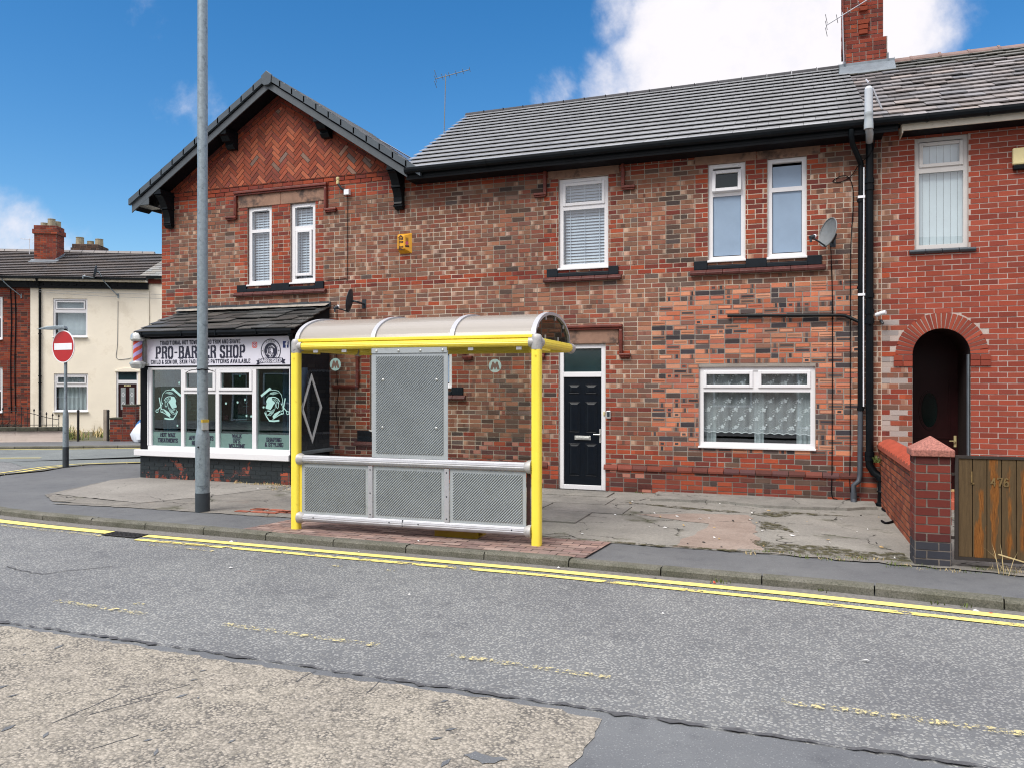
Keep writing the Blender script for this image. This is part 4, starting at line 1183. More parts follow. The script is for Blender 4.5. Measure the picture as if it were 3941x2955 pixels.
# ------------------------------------------------------------------ slab-serif lettering
GL = {
'A': (.9, [[(0, 0), (.5, 1), (1, 0)], [(.2, .34), (.8, .34)]]), 'B': (.85, [[(.1, 0), (.1, 1), (.7, 1), (.95, .86), (.95, .66), (.72, .53), (.1, .53)], [(.72, .53), (1, .38), (1, .14), (.75, 0), (.1, 0)]]),
'C': (.8, [[(1, .72), (1, .85), (.75, 1), (.3, 1), (.05, .85), (.05, .15), (.3, 0), (.75, 0), (1, .15), (1, .28)]]), 'D': (.85, [[(.1, 0), (.1, 1), (.65, 1), (1, .82), (1, .18), (.65, 0), (.1, 0)]]),
'E': (.75, [[(1, .8), (1, 1), (.1, 1), (.1, 0), (1, 0), (1, .2)], [(.1, .52), (.7, .52)]]), 'F': (.75, [[(1, .8), (1, 1), (.1, 1), (.1, 0)], [(.1, .52), (.7, .52)]]),
'G': (.85, [[(1, .75), (1, .85), (.75, 1), (.3, 1), (.05, .85), (.05, .15), (.3, 0), (.75, 0), (1, .15), (1, .45), (.6, .45)]]), 'H': (.9, [[(.08, 0), (.08, 1)], [(.92, 0), (.92, 1)], [(.08, .52), (.92, .52)]]),
'I': (.32, [[(.5, 0), (.5, 1)]]), 'K': (.88, [[(.1, 0), (.1, 1)], [(.95, 1), (.12, .45)], [(.4, .6), (1, 0)]]), 'L': (.72, [[(.1, 1), (.1, 0), (1, 0), (1, .25)]]),
'M': (1.1, [[(.05, 0), (.05, 1), (.5, .3), (.95, 1), (.95, 0)]]), 'N': (.9, [[(.08, 0), (.08, 1), (.92, 0), (.92, 1)]]), 'O': (.82, [[(.3, 0), (.02, .18), (.02, .82), (.3, 1), (.7, 1), (.98, .82), (.98, .18), (.7, 0), (.3, 0)]]),
'P': (.82, [[(.1, 0), (.1, 1), (.72, 1), (1, .86), (1, .6), (.72, .46), (.1, .46)]]), 'R': (.88, [[(.1, 0), (.1, 1), (.72, 1), (.98, .86), (.98, .66), (.72, .52), (.1, .52)], [(.66, .5), (.92, .36), (1, 0)]]),
'S': (.78, [[(.95, .74), (.95, .88), (.72, 1), (.28, 1), (.05, .86), (.05, .68), (.25, .55), (.75, .46), (.97, .32), (.97, .14), (.72, 0), (.28, 0), (.03, .14), (.03, .27)]]),
'T': (.85, [[(0, .78), (0, 1), (1, 1), (1, .78)], [(.5, 1), (.5, 0)]]), 'U': (.85, [[(.05, 1), (.05, .18), (.3, 0), (.7, 0), (.95, .18), (.95, 1)]]), 'V': (.88, [[(0, 1), (.5, 0), (1, 1)]]),
'W': (1.15, [[(0, 1), (.25, 0), (.5, .8), (.75, 0), (1, 1)]]), 'X': (.85, [[(0, 0), (1, 1)], [(0, 1), (1, 0)]]), 'Y': (.85, [[(0, 1), (.5, .5), (1, 1)], [(.5, .5), (.5, 0)]]),
'-': (.5, [[(0, .5), (1, .5)]]), ',': (.25, [[(.6, .1), (.3, -.18)]]), "'": (.25, [[(.5, 1), (.4, .75)]]), '&': (.9, [[(1, 0), (.25, .72), (.3, .95), (.55, .98), (.68, .8), (.1, .32), (.12, .08), (.45, 0), (.95, .42)]]),
'4': (.8, [[(.75, 0), (.75, 1), (0, .3), (1, .3)]]), '7': (.75, [[(0, .85), (0, 1), (1, 1), (.4, 0)]]), '6': (.75, [[(.9, .9), (.6, 1), (.25, .9), (.03, .5), (.05, .15), (.3, 0), (.75, 0), (.98, .2), (.9, .48), (.6, .58), (.08, .42)]]),
'f': (.5, [[(.5, 0), (.5, .85), (.75, 1), (1.1, .97)], [(.05, .62), (1, .62)]]),
}
def lettering(mb, text, F, u, v, h, width, w=.003, tv=.16, th=.09, serif=True, gap=.34, m=0, d=.002):
    tot = sum((GL[c][0]+gap) if c != ' ' else .6 for c in text)-gap
    k = width/tot; x = u; z = 0
    for c in text:
        if c == ' ': x += .6*k; continue
        gw, strokes = GL[c]; gw *= k
        for s in strokes:
            pts = [(x+a*gw, v+b*h) for a, b in s]
            segs = list(zip(pts, pts[1:]))
            for i, ((a, b), (p, q)) in enumerate(segs):
                L = math.hypot(p-a, q-b)
                if L < 1e-6: continue
                ux, uy = (p-a)/L, (q-b)/L
                t = (tv*abs(uy)+th*abs(ux))*h/2
                e = th*h*.3
                A, B = (a-ux*e, b-uy*e), (p+ux*e, q+uy*e)
                z += 1; ww = w+d+(z % 23)*.00006
                poly = [(A[0]+uy*t, A[1]-ux*t), (B[0]+uy*t, B[1]-ux*t), (B[0]-uy*t, B[1]+ux*t), (A[0]-uy*t, A[1]+ux*t)]
                mb.prism(F, poly, w, ww, m)
            if serif:
                for (a, b), (p, q), yy in ((s[0], s[1], s[0][1]), (s[-1], s[-2], s[-1][1])):
                    if yy in (0, 1) and abs(q-b) > .5:
                        z += 1; ww = w+d+(z % 23)*.00006
                        cx, cy = x+a*gw, v+b*h; sg = 1 if yy == 0 else -1; sw = tv*h*1.05
                        mb.prism(F, [(cx-sw, cy-.01*h), (cx+sw, cy-.01*h), (cx+sw, cy+.07*h), (cx-sw, cy+.07*h)] if sg > 0 else [(cx-sw, cy-.07*h), (cx+sw, cy-.07*h), (cx+sw, cy+.01*h), (cx-sw, cy+.01*h)], w, ww, m)
        x += gw+gap*k
    return mb
def stroke(mb, F, pts, t, w, m=0, d=.001):
    for i, ((a, b), (p, q)) in enumerate(zip(pts, pts[1:])):
        L = math.hypot(p-a, q-b)
        if L < 1e-7: continue
        ux, uy = (p-a)/L, (q-b)/L; e = t*.35; h = t/2
        A, B = (a-ux*e, b-uy*e), (p+ux*e, q+uy*e)
        mb.prism(F, [(A[0]+uy*h, A[1]-ux*h), (B[0]+uy*h, B[1]-ux*h), (B[0]-uy*h, B[1]+ux*h), (A[0]-uy*h, A[1]+ux*h)], w, w+d+(i % 7)*.0001, m)
def barber_head(mb, F, u0, u1, v0, v1, w, flip=False, m=0):
    """bearded man's head in profile with comb, scissors and razor, as cut vinyl"""
    X0, X1, Y0, Y1 = 72, 280, 18, 290
    def t(p):
        s = (p[0]-X0)/(X1-X0); s = 1-s if flip else s
        return (u0+s*(u1-u0), v1-(p[1]-Y0)/(Y1-Y0)*(v1-v0))
    sc_ = (u1-u0)/(X1-X0)
    fill = lambda pts, k=0: mb.prism(F, [t(p) for p in (pts if not flip else pts[::-1])][::-1], w, w+.001+k*.0001, m)
    line = lambda pts, th: stroke(mb, F, [t(p) for p in pts], th*sc_, w, m)
    fill([(198, 30), (214, 20), (280, 80), (272, 96)])
    fill([(196, 92), (222, 96), (236, 122), (238, 134), (233, 146), (243, 178), (238, 186), (222, 190), (206, 196), (196, 178), (182, 150), (174, 146), (178, 128), (192, 122)], 1)
    fill([(132, 196), (150, 206), (178, 224), (192, 246), (186, 262), (160, 240), (140, 214)], 2)
    fill([(206, 203), (220, 198), (234, 202), (226, 207), (212, 208)], 3)
    line([(122, 182), (118, 120), (128, 76), (150, 46), (182, 38), (214, 44)], 3)
    for k in range(5): line([(150+k*9, 64+k*3), (176+k*9, 54+k*4), (206+k*6, 62+k*6), (226+k*3, 82+k*4)], 2.2)
    line([(140, 128), (152, 108), (172, 96), (196, 94)], 5)
    line([(186, 112), (172, 122), (160, 142)], 3); line([(178, 106), (158, 120), (146, 140)], 2.5)
    line([(148, 140), (158, 136), (166, 148), (164, 172), (156, 182), (148, 172), (148, 140)], 3.5)
    line([(170, 152), (174, 186), (186, 216), (206, 238), (228, 240), (238, 222), (240, 204)], 3)
    for k in range(5): line([(182+k*6, 186+k*5), (188+k*7, 208+k*4), (202+k*6, 226+k*2)], 2)
    line([(112, 222), (140, 232), (168, 252), (190, 268)], 5)
    line([(146, 278), (180, 283), (214, 281)], 10); line([(214, 281), (234, 250), (248, 218)], 7)
    line([(100, 106), (108, 150), (116, 200)], 8); line([(128, 148), (108, 182), (88, 206)], 6)
    for cx, cy in ((82, 216), (122, 212)):
        line([(cx+10*math.cos(a*.7854), cy+12*math.sin(a*.7854)) for a in range(9)], 4)

# ================================================================== the barber's shop front
SY = 1.17
SF = frame((0, -SY, 0), (1, 0, 0), (0, 0, 1))
SH = thing('barber_shop', 'single storey barber shop front with white windows and dark slate roof', 'shop', (-9.8, -1.1, 0))
SX0, SX1 = -11.43, -8.13
mb = MB()
def shopbrick(u, v, w, r): return ('p', shade(r.choice(RED), r.uniform(.7, 1.15), r))
brickwork(mb, SF, SX0, SX1, .0, .42, shopbrick, seed=31)
Fs = frame((SX1, -SY, 0), (0, 1, 0), (0, 0, 1))
brickwork(mb, Fs, 0, SY, .0, .42, shopbrick, seed=32)
Fl = frame((SX0, 0, 0), (0, -1, 0), (0, 0, 1)); brickwork(mb, Fl, 0, SY, .0, .42, shopbrick, seed=33)
for F_, a, b in ((SF, SX0, SX1), (Fs, 0, SY), (Fl, 0, SY)): mb.face([P(F_, a, -.1, 0), P(F_, b, -.1, 0), P(F_, b, .43, 0), P(F_, a, .43, 0)], c=(.1, .09, .08, 1))
mb.build('stall_riser', M['peeled'], SH)
mb = MB()   # black brick side wall, boarded left return
brickwork(mb, Fs, .14, SY, .50, 2.75, lambda u, v, w, r: ('p', (.010, .012, .018, 1) if r.random() < .8 else (.02, .02, .024, 1)), seed=34, d=.005)
mb.face([P(Fs, .14, .42, 0), P(Fs, SY, .42, 0), P(Fs, SY, 3.12, 0), P(Fs, .14, 2.66, 0)], c=(.008, .009, .012, 1))
mb.build('side_wall', M['brick_smooth'], SH)
mb = MB()
mb.box(SX0, SX0+.02, -SY, 0, .43, 2.655); mb.box(SX0+.02, -11.26, -SY, -SY+.03, .44, 2.64)
mb.box(-11.26, -8.13, -SY+.01, -SY+.04, 2.0, 2.66)
mb.build('fascia', M['blackmatt'], SH)
mb = MB(); mb.box(SX0-.06, SX1+.02, -SY-.10, -.6-SY+.62, .415, .525); mb.build('sill', M['upvc'], SH, bevel=.01)
# lead capped sill on the side
mb = MB(); mb.box(SX1, SX1+.10, -SY+.02, -.02, .50, .56); mb.build('side_sill', M['lead'], SH, bevel=.012)
# diamond of white trim on the side wall: four mitred bars
dm = [(.57, 1.90), (.895, 1.305), (.60, .675), (.265, 1.295)]; Fd = Fs
dpts = [(SY-.593, 1.90), (SY-.272, 1.305), (SY-.569, .675), (SY-.905, 1.295)]
cx, cz = SY-.585, 1.295
mb = MB()
ins_ = [(cx+(a-cx)*.80, cz+(b-cz)*.84) for a, b in dpts]
for i in range(4):
    j = (i+1) % 4
    mb.prism(Fs, [dpts[i], ins_[i], ins_[j], dpts[j]][::-1], .008, .022)
mb.build('diamond_trim', M['white'], SH)
# the shop window
LW = [(-11.17, -10.49, .60, 1.975, 'fixed'), (-10.42, -9.72, .60, 1.545, 'fixed'), (-9.645, -8.935, .60, 1.545, 'fixed'), (-8.85, -8.17, .60, 1.975, 'fixed')]
mb = MB(); fw0, fw1 = -.075, 0
mb.fbox(SF, -11.255, -8.13, .525, .60, fw0, fw1); mb.fbox(SF, -11.255, -8.13, 1.975, 2.02, fw0, fw1)
for a, b in ((-11.255, -11.17), (-10.49, -10.42), (-9.72, -9.645), (-8.935, -8.85), (-8.17, -8.13)):
    top = 1.545 if a == -9.72 else 1.975
    mb.fbox(SF, a, b, .60, top, fw0, fw1-.001)
mb.fbox(SF, -10.42, -8.935, 1.545, 1.60, fw0, fw1-.002); mb.fbox(SF, -9.72, -9.645, 1.60, 1.975, fw0, fw1-.003)
mb.fbox(SF, -11.255, -11.235, .60, 1.975, 0, .014)
wn = mb.build('window', M['upvc'], SH, bevel=.005)
for a, b in ((-10.42, -9.72), (-9.645, -8.935)):
    s = MB(); s.ring(SF, a-.005, b+.005, 1.605, 1.97, .055, -.05, .018); s.build('sash', M['upvc'], wn, bevel=.005)
mb = MB()
for a, b, c, d, k in LW: mb.fbox(SF, a, b, c, d, -.045, -.04)
for a, b in ((-10.37, -9.77), (-9.595, -8.985)): mb.fbox(SF, a, b, 1.655, 1.92, -.03, -.025)
mb.build('pane', M['glass_shop'], wn)
mb = MB()
for i, (a, b, c, d, k) in enumerate(LW): mb.face([P(SF, a, c, -.038), P(SF, b, c, -.038), P(SF, b, .853, -.038), P(SF, a, .853, -.038)])
mb.build('frosted_band', M['frost'], wn)
mb = MB()
def T(s, u, v, h, w, mb):
    return lettering(mb, s, SF, u, v, h, w, -.037, .2, .13, True)
for words in ((('HOT WAX', -10.99, .765, .07, .33), ('TREATMENTS', -11.05, .665, .07, .45)), (('APPOINTMENTS', -10.33, .725, .07, .53), ('NECESSARY', -10.27, .63, .07, .40)),
              (('WALK', -9.38, .785, .06, .19), ("IN'S", -9.36, .69, .065, .14), ('WELCOME', -9.45, .60, .07, .33)), (('SHAPING', -8.66, .735, .065, .30), ('& STYLING', -8.69, .65, .065, .37))):
    mb = MB()
    for wd_ in words: T(*wd_, mb)
    if len(words) == 3: mb.fbox(SF, -9.37, -9.20, .765, .772, -.037, -.036)
    mb.build('lettering', M['ink'], wn)
mb = MB()
barber_head(mb, SF, -11.10, -10.51, 1.07, 1.66, -.037); mb.build('window_decal', M['decal'], wn); mb = MB(); barber_head(mb, SF, -8.785, -8.195, 1.07, 1.665, -.037, True)
mb.build('window_decal', M['decal'], wn)
mb = MB(); r = random.Random(3)
for u, v in ((-10.56, 1.74), (-9.22, 1.86), (-9.52, 1.38), (-9.27, 1.40), (-9.11, 1.45), (-8.98, 1.16), (-9.08, 1.17), (-10.6, .97), (-8.72, 1.32), (-10.14, 1.26)):
    mb = MB()
    for k in range(3):
        an = k*math.pi/3; mb.prism(SF, [(u+math.cos(an+s)*.022, v+math.sin(an+s)*.022) for s in (-.25, .25, math.pi-.25, math.pi+.25)], -.037, -.036+k*.0002)
    mb.build('snowflake_sticker', M['decal'], wn)
# posters on the glass, drapes and the counter end inside
mb = MB(); mb.fbox(SF, -9.31, -8.965, 1.20, 1.52, -.10, -.09, 0); mb.fbox(SF, -9.34, -8.985, 1.03, 1.19, -.10, -.09, 1); mb.fbox(SF, -9.6, -9.52, 1.09, 1.165, -.10, -.09, 0); mb.fbox(SF, -10.41, -10.345, 1.27, 1.42, -.10, -.09, 1)
mb.disc(SF, -9.13, 1.42, .03, .04, -.09, -.088, 20, 2); mb.fbox(SF, -9.2, -9.07, 1.33, 1.335, -.09, -.088, 2)
for v in (1.16, 1.13, 1.10, 1.07): mb.fbox(SF, -9.30, -9.03, v, v+.006, -.09, -.088, 2)
mb.build('poster', [M['poster'], M['poster_dark'], M['dish']], wn)
mb = MB()
for u0, u1, lean in ((-11.14, -10.80, .12), (-8.52, -8.20, -.22)):
    n = 18; mb = MB()
    for i in range(n):
        p, q = i/n, (i+1)/n; f = lambda t: -.30+.03*math.sin(t*26)
        mb.face([P(SF, u0+(u1-u0)*p, .62, f(p)), P(SF, u0+(u1-u0)*q, .62, f(q)), P(SF, u0+(u1-u0)*q-lean*(1 if lean > 0 else q), 2.0, f(q)), P(SF, u0+(u1-u0)*p-lean*(1 if lean > 0 else p), 2.0, f(p))])
    mb.build('curtain', M['curtain_dark'], wn)
mb = MB(); g = (.16, .18, .17, 1)
mb.box(-11.3, -8.2, .90, .95, .0, 2.6); mb.box(-11.35, -8.2, -1.0, 1.7, .02, .05)
mb.box(-10.2, -9.9, .3, .6, .05, 1.25); mb.box(-9.1, -8.4, .5, .88, .05, 1.0); mb.box(-10.75, -9.7, .86, .89, 1.1, 1.9)
mb.build('interior', plain('shop_interior', lin(206, 212, 200), .8, var=.12), SH)
# slate roof, hipped edges as the photograph shows them
FT = (-11.62, -8.12)
e0, e1, t0, t1 = Vector((-11.40, -1.36, 2.655)), Vector((-7.92, -1.36, 2.655)), Vector((-11.63, -.02, 3.13)), Vector((-8.12, -.02, 3.13))
Fro = frame(e0, (1, 0, 0), t0-e0-Vector((t0.x-e0.x, 0, 0)))
Lv = (t0-e0-Vector((t0.x-e0.x, 0, 0))).length
mb = MB()
tiles(mb, Fro, [(0, 0), (3.48, 0), (3.28, Lv), (-.23, Lv)], .245, .40, .021, lambda r, u, v: shade((.066, .068, .066), r.uniform(.6, 1.35), r), seed=14, jit=.10, under=.75)
rr = mb.build('roof', M['slate'], SH)
mb = MB()
pl = [e0, e1, t1, t0]; dn = Vector((0, 0, -.02))
mb.mesh([p+Vector((0, 0, -.006)) for p in pl]+[p+dn for p in pl], [(0, 1, 2, 3), (7, 6, 5, 4), (0, 4, 5, 1), (1, 5, 6, 2)])
mb.box(-11.34, -8.0, -1.28, -1.2, 2.56, 2.63); mb.box(-11.42, -8.02, -1.2, -.05, 2.62, 2.64)
mb.box(-8.13, -8.10, -1.2, -.02, 2.62, 2.70)
mb.build('soffit', M['blackmatt'], rr)
mb = MB(); mb.prism(frame((-11.38, 0, 0), (0, 1, 0), (0, 0, 1)), [(-1.30, 2.585), (-1.325, 2.565), (-1.37, 2.57), (-1.39, 2.61), (-1.385, 2.645), (-1.375, 2.645), (-1.38, 2.61), (-1.30, 2.61)][::-1], 0, 3.40)
for x in (-11.2, -10.3, -9.55, -8.7): mb.box(x, x+.02, -1.395, -1.30, 2.56, 2.65)
mb.build('gutter', M['black'], SH)
mb = MB(); mb.tube([(-8.05, -1.30, 2.56), (-8.05, -1.28, 2.48), (-8.07, -1.22, 2.44), (-8.07, -1.22, .02)], .035, 10); mb.tube([(-8.05, -1.30, 2.585), (-8.05, -1.30, 2.52)], .045, 10)
mb.build('downpipe', M['black'], SH, smooth=True)
r = random.Random(4); mb = MB(); n = 22
for i in range(n):
    x, X = -11.66+(3.56)*i/n, -11.66+3.56*(i+1)/n; z = 3.13+r.uniform(-.006, .006)
    mb.box(x, X-.001, -.03+r.uniform(-.004, .004), .0, z, z+.105+r.uniform(-.008, .008))
rf2 = mb.build('flashing', M['lead_dark'], SH)
mb = MB()
for i in range(n):
    x, X = -11.62+3.5*i/n, -11.62+3.5*(i+1)/n; h = r.uniform(.03, .07)
    mb.face([(x, -.02, 3.20), (x, -.10-h, 3.16-h*.3), (X, -.10-h, 3.16-h*.3), (X, -.02, 3.20)][::-1])
mb.build('mortar_fillet', M['mortar_fillet'], SH)

# ---- the fascia sign
SG = thing('shop_sign', 'white barber shop fascia sign with dark western lettering and round logo', 'sign', (-9.7, -SY, 2.04))
Fg2 = frame((0, -SY-.005, 0), (1, 0, 0), (0, 0, 1))
mb = MB(); mb.fbox(Fg2, -11.25, -8.10, 2.045, 2.535, 0, .028); mb.build('sign_board', M['sign_white'], SG, bevel=.004)
W0 = .0285
mb = MB()
lettering(mb, 'TRADITIONAL HOT TOWEL BEARD TRIM AND SHAVE', Fg2, -10.93, 2.425, .068, 1.77, W0, .19, .13, False, .55)
lettering(mb, 'PRO-BARBER SHOP', Fg2, -11.02, 2.18, .205, 1.95, W0, .185, .12, True, .48)
lettering(mb, 'CHILD & SENIOR, SKIN FADING AND PATTERNS AVAILABLE', Fg2, -11.14, 2.083, .066, 2.19, W0, .19, .13, False, .55)
mb.build('lettering', M['ink'], SG)
cu, cv = -8.518, 2.285
mb = MB()
mb.disc(Fg2, cu, cv, .190, .206, W0, W0+.002, 40, 0); mb.disc(Fg2, cu, cv, .0, .135, W0, W0+.002, 36, 0); 
mb.disc(Fg2, cu, cv, .150, .154, W0, W0+.002, 24, 0, rad(150), rad(240)); mb.disc(Fg2, cu, cv, .150, .154, W0, W0+.002, 24, 0, rad(-60), rad(30))
for s in (-1, 1): mb.disc(Fg2, cu+s*.165, cv, 0, .012, W0, W0+.002, 12, 3); mb.disc(Fg2, cu+s*.082, cv+.148, 0, .011, W0, W0+.002, 5, 0)
lettering(mb, 'PRO', Fg2, cu-.055, cv+.142, .042, .11, W0, .16, .1, True, m=3)
barber_head(mb, Fg2, cu-.10, cu+.085, cv-.115, cv+.10, W0+.0022, False, 1)
bz = 2.075
mb.prism(Fg2, [(cu-.30, bz-.022), (cu-.235, bz-.022), (cu-.235, bz+.05), (cu-.30, bz+.05), (cu-.275, bz+.014)], W0, W0+.003, 0)
mb.prism(Fg2, [(cu+.235, bz-.01), (cu+.30, bz-.01), (cu+.275, bz+.026), (cu+.30, bz+.062), (cu+.235, bz+.062)], W0, W0+.003, 0)
mb.prism(Fg2, [(cu-.25, bz-.005), (cu-.1, bz+.012), (cu+.1, bz+.018), (cu+.25, bz+.012), (cu+.25, bz+.085), (cu+.1, bz+.095), (cu-.1, bz+.09), (cu-.25, bz+.075)], W0, W0+.0045, 0)
lettering(mb, 'BARBERSHOP', Fg2, cu-.225, bz+.013, .06, .45, W0+.0046, .19, .12, True, m=1)
mb.build('logo', [M['ink'], M['sign_white'], M['white'], M['dish']], SG)
mb = MB(); mb.fbox(Fg2, -8.27, -8.155, 2.33, 2.445, W0, W0+.002, 0)
lettering(mb, 'f', Fg2, -8.225, 2.332, .098, .05, W0+.002, .2, .17, False, m=1)
u, v, s = -8.853, 2.39, .05
def rsq(mb, u, v, s, c, w, m): mb.prism(Fg2, [(u-s+c, v-s), (u+s-c, v-s), (u+s, v-s+c), (u+s, v+s-c), (u+s-c, v+s), (u-s+c, v+s), (u-s, v+s-c), (u-s, v-s+c)], W0, W0+w, m)
rsq(mb, u, v, .052, .018, .002, 2); rsq(mb, u, v, .040, .014, .003, 1); rsq(mb, u, v, .034, .012, .004, 3)
mb.disc(Fg2, u, v, .012, .021, W0+.004, W0+.005, 20, 1)
mb.build('social_icon', [M['navy'], M['white'], M['orange_red'], M['magenta']], SG)

# ---- barber's pole on the corner
BP = thing('barber_pole', 'red and lilac striped barber pole with chrome caps by the shop sign', 'barber pole', (-11.33, -1.32, 2.0))
px, py = -11.33, -1.33
mb = MB()
mb.lathe((px, py, 0), [(.001, 2.645), (.09, 2.64), (.118, 2.60), (.122, 2.545), (.13, 2.54), (.13, 2.52), (.108, 2.515), (.105, 2.495)], 24); mb.build('cap', M['chrome'], BP, smooth=True)
mb = MB()
mb.lathe((px, py, 0), [(.100, 2.135), (.105, 2.12), (.135, 2.11), (.138, 2.08), (.128, 2.07), (.124, 2.05), (.10, 2.005), (.05, 1.995), (.001, 1.995)], 24); mb.build('base', M['chrome'], BP, smooth=True)
mb = MB(); n = 40; nz = 30
for k in range(n):
    for i in range(nz):
        a, b = 2*math.pi*k/n, 2*math.pi*(k+1)/n; z, Z = 2.13+.37*i/nz, 2.13+.37*(i+1)/nz
        tw = lambda z: -(z-2.13)/.37*2*math.pi*1.25
        ph = (k/n*2*2) % 2
        sl = lambda a, z: (px+.078*math.cos(a-tw(z)), py+.078*math.sin(a-tw(z)), z)
        mb.face([sl(a, z), sl(b, z), sl(b, Z), sl(a, Z)], 0 if ph < 1 else 1)
mb.build('striped_cylinder', [M['orange_red'], M['lilac']], BP, smooth=True)
mb = MB(); mb.tube([(px, py, 2.12), (px, py, 2.50)], .098, 28, caps=False); mb.build('glass_tube', M['glass_shelter'], BP, smooth=True)
mb = MB(); mb.box(px+.02, px+.14, py+.09, py+.155, 2.53, 2.555); mb.box(px+.02, px+.14, py+.09, py+.155, 2.07, 2.095); mb.box(px+.02, px+.10, py+.12, py+.165, 2.05, 2.57); mb.build('bracket', M['chrome'], BP)

# ================================================================== the red house next door
NH = thing('terraced_house', 'smooth red brick house with arched doorway and mossy slate roof', 'house', (2.5, 0, 0))
NHO = [(1.53, 2.195, 3.605, 5.20), (1.50, 2.22, -.1, 2.50)]
AC, AZ, AR = 1.86, 2.136, .36
def nh_col(u, v, w, r):
    if math.hypot(u-AC, v-AZ) < .585 and v > AZ-.02: return None
    if u < 1.42-(.1 if int(v/.0752) % 2 else 0)+(.10 if v < 2.6 else 0):
        x = r.random()
        if v < 2.75 and u < 1.34 and x < .34: return ('p', shade(lin(184, 172, 166), r.uniform(.7, 1.0), r))
        return sp_weather(r) if x < .72 else sp_red(r)
    return ('p', shade(r.choice(NHRED), r.uniform(.86, 1.12), r))
mb = MB()
brickwork(mb, FW, 1.10, 7.0, 0, 5.36, nh_col, NHO, seed=41, bond='s', H=.0752, L=.224, d=.004, gap=.0105)
# arch ring and its impost bricks
nb = 26
for i in range(nb):
    a, b = math.pi*i/nb+.014, math.pi*(i+1)/nb-.014
    put_brick(mb, FW, [(AC+AR*math.cos(a), AZ+AR*math.sin(a)), (AC+.58*math.cos(a), AZ+.58*math.sin(a)), (AC+.58*math.cos(b), AZ+.58*math.sin(b)), (AC+AR*math.cos(b), AZ+AR*math.sin(b))], .012, ('p', shade(r.choice(NHRED), r.uniform(.9, 1.1), r)))
for s in (-1, 1):
    for k in range(2):
        for q in range(2):
            a = AC+s*(AR+.002+q*.125+(0 if k else 0)); b = AC+s*(AR+.118+q*.125)
            x0, x1 = min(a, b), max(a, b)
            put_brick(mb, FW, [(x0, AZ-.165+k*.082), (x1, AZ-.165+k*.082), (x1, AZ-.09+k*.082), (x0, AZ-.09+k*.082)], .024, ('p', shade(r.choice(NHRED), r.uniform(.85, 1.05), r)))
nw = mb.build('wall', M['brick_smooth'], NH)
mo = MB(); nm = lambda u, v: (.47, .39, .35, 1)
wallgrid(mo, FW, 1.10, 7.0, 0, 5.36, NHO, nm, .6)
mo.disc(FW, AC, AZ, AR, .60, -.01, .002, 40, 0, 0, math.pi)
mo.c = [(.47, .39, .35, 1)]*len(mo.f)
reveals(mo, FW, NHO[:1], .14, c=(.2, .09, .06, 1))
# lining of the arched recess: brick jambs and vault
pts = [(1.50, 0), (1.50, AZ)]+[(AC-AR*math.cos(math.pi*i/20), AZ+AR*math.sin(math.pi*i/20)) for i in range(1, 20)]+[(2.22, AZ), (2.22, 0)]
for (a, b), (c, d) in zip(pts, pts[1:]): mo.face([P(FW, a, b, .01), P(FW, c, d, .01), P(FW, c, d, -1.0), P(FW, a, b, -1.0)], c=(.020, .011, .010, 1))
for f in ([(7, 0, 0), (7, 7.3, 0), (7, 7.3, 5.4), (7, 0, 5.4)], [(7, 7.3, 0), (1.1, 7.3, 0), (1.1, 7.3, 5.4), (7, 7.3, 5.4)]): mo.face(f, c=(.2, .1, .07, 1))
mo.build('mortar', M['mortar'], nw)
rm = MB(); rm.box(1.2, 6.9, 1.9, 1.95, 0, 5.3); rm.box(1.2, 6.9, .15, 1.9, 2.75, 2.8); rm.box(2.9, 2.94, .2, 1.9, 2.8, 5.2); rm.build('room_lining', M['dark_room'], NH)
w = window(NH, FW, 1.53, 2.195, 3.625, 5.195, [(1.59, 2.135, 3.69, 4.70, 'fixed'), (1.60, 2.125, 4.79, 5.115, 'sash')], 'upvc_old', fw=.055, cill=False)
mb = MB()
for i in range(7):
    u = 1.56+i*.088; mb.face([P(FW, u, 3.68, -.125-(i % 2)*.004), P(FW, u+.086, 3.68, -.134), P(FW, u+.086, 5.12, -.134), P(FW, u, 5.12, -.125-(i % 2)*.004)])
mb.build('blind', M['vertical_blind'], w)
mb = MB(); x = 1.455
for i in range(4): mb.prism(frame((x+.002, 0, 0), (0, -1, 0), (0, 0, 1)), [(-.05, 3.55), (.03, 3.555), (.06, 3.58), (.055, 3.605), (-.05, 3.628)], 0, -.204); x += .208
mb.build('sill', M['slate_grey'], NH, bevel=.008)
# recessed front door
D2 = frame((0, .92, 0), (1, 0, 0), (0, 0, 1))
mb = MB(); mb.fbox(D2, 1.45, 2.25, .0, 2.6, -.05, 0)
dr = mb.build('door', M['maroon'], NH)
mb = MB(); mb.disc(D2, 1.84, 1.33, .0, .26, 0, .006, 28, 0, ru=.42); mb.build('oval_pane', M['dark_pane'], dr)
mb = MB(); mb.disc(D2, 1.84, 1.33, .26, .30, 0, .018, 28, 0, ru=.46); mb.ring(D2, 1.56, 2.12, .40, .80, .02, 0, .012); mb.ring(D2, 1.56, 2.12, .9, 1.78, .02, 0, .012); mb.build('door_moulding', M['maroon'], dr)
mb = MB(); mb.fbox(D2, 2.165, 2.20, .78, .95, 0, .012); mb.tube([P(D2, 2.18, .87, .012), P(D2, 2.18, .87, .045), P(D2, 2.10, .87, .05)], .009, 8); mb.build('handle', M['cream_box'], dr)
mb = MB(); mb.fbox(D2, 2.275, 2.31, 1.46, 1.53, .03, .05); mb.build('door_bell', M['white'], dr, bevel=.004)
mb = MB(); mb.box(2.20, 2.219, .06, .14, .0, 2.13); mb.build('door_jamb', M['lead'], NH)
mb = MB(); mb.box(1.50, 2.22, -.22, .9, -.05, .12); mb.build('door_step', M['coping_red'], NH, bevel=.01)
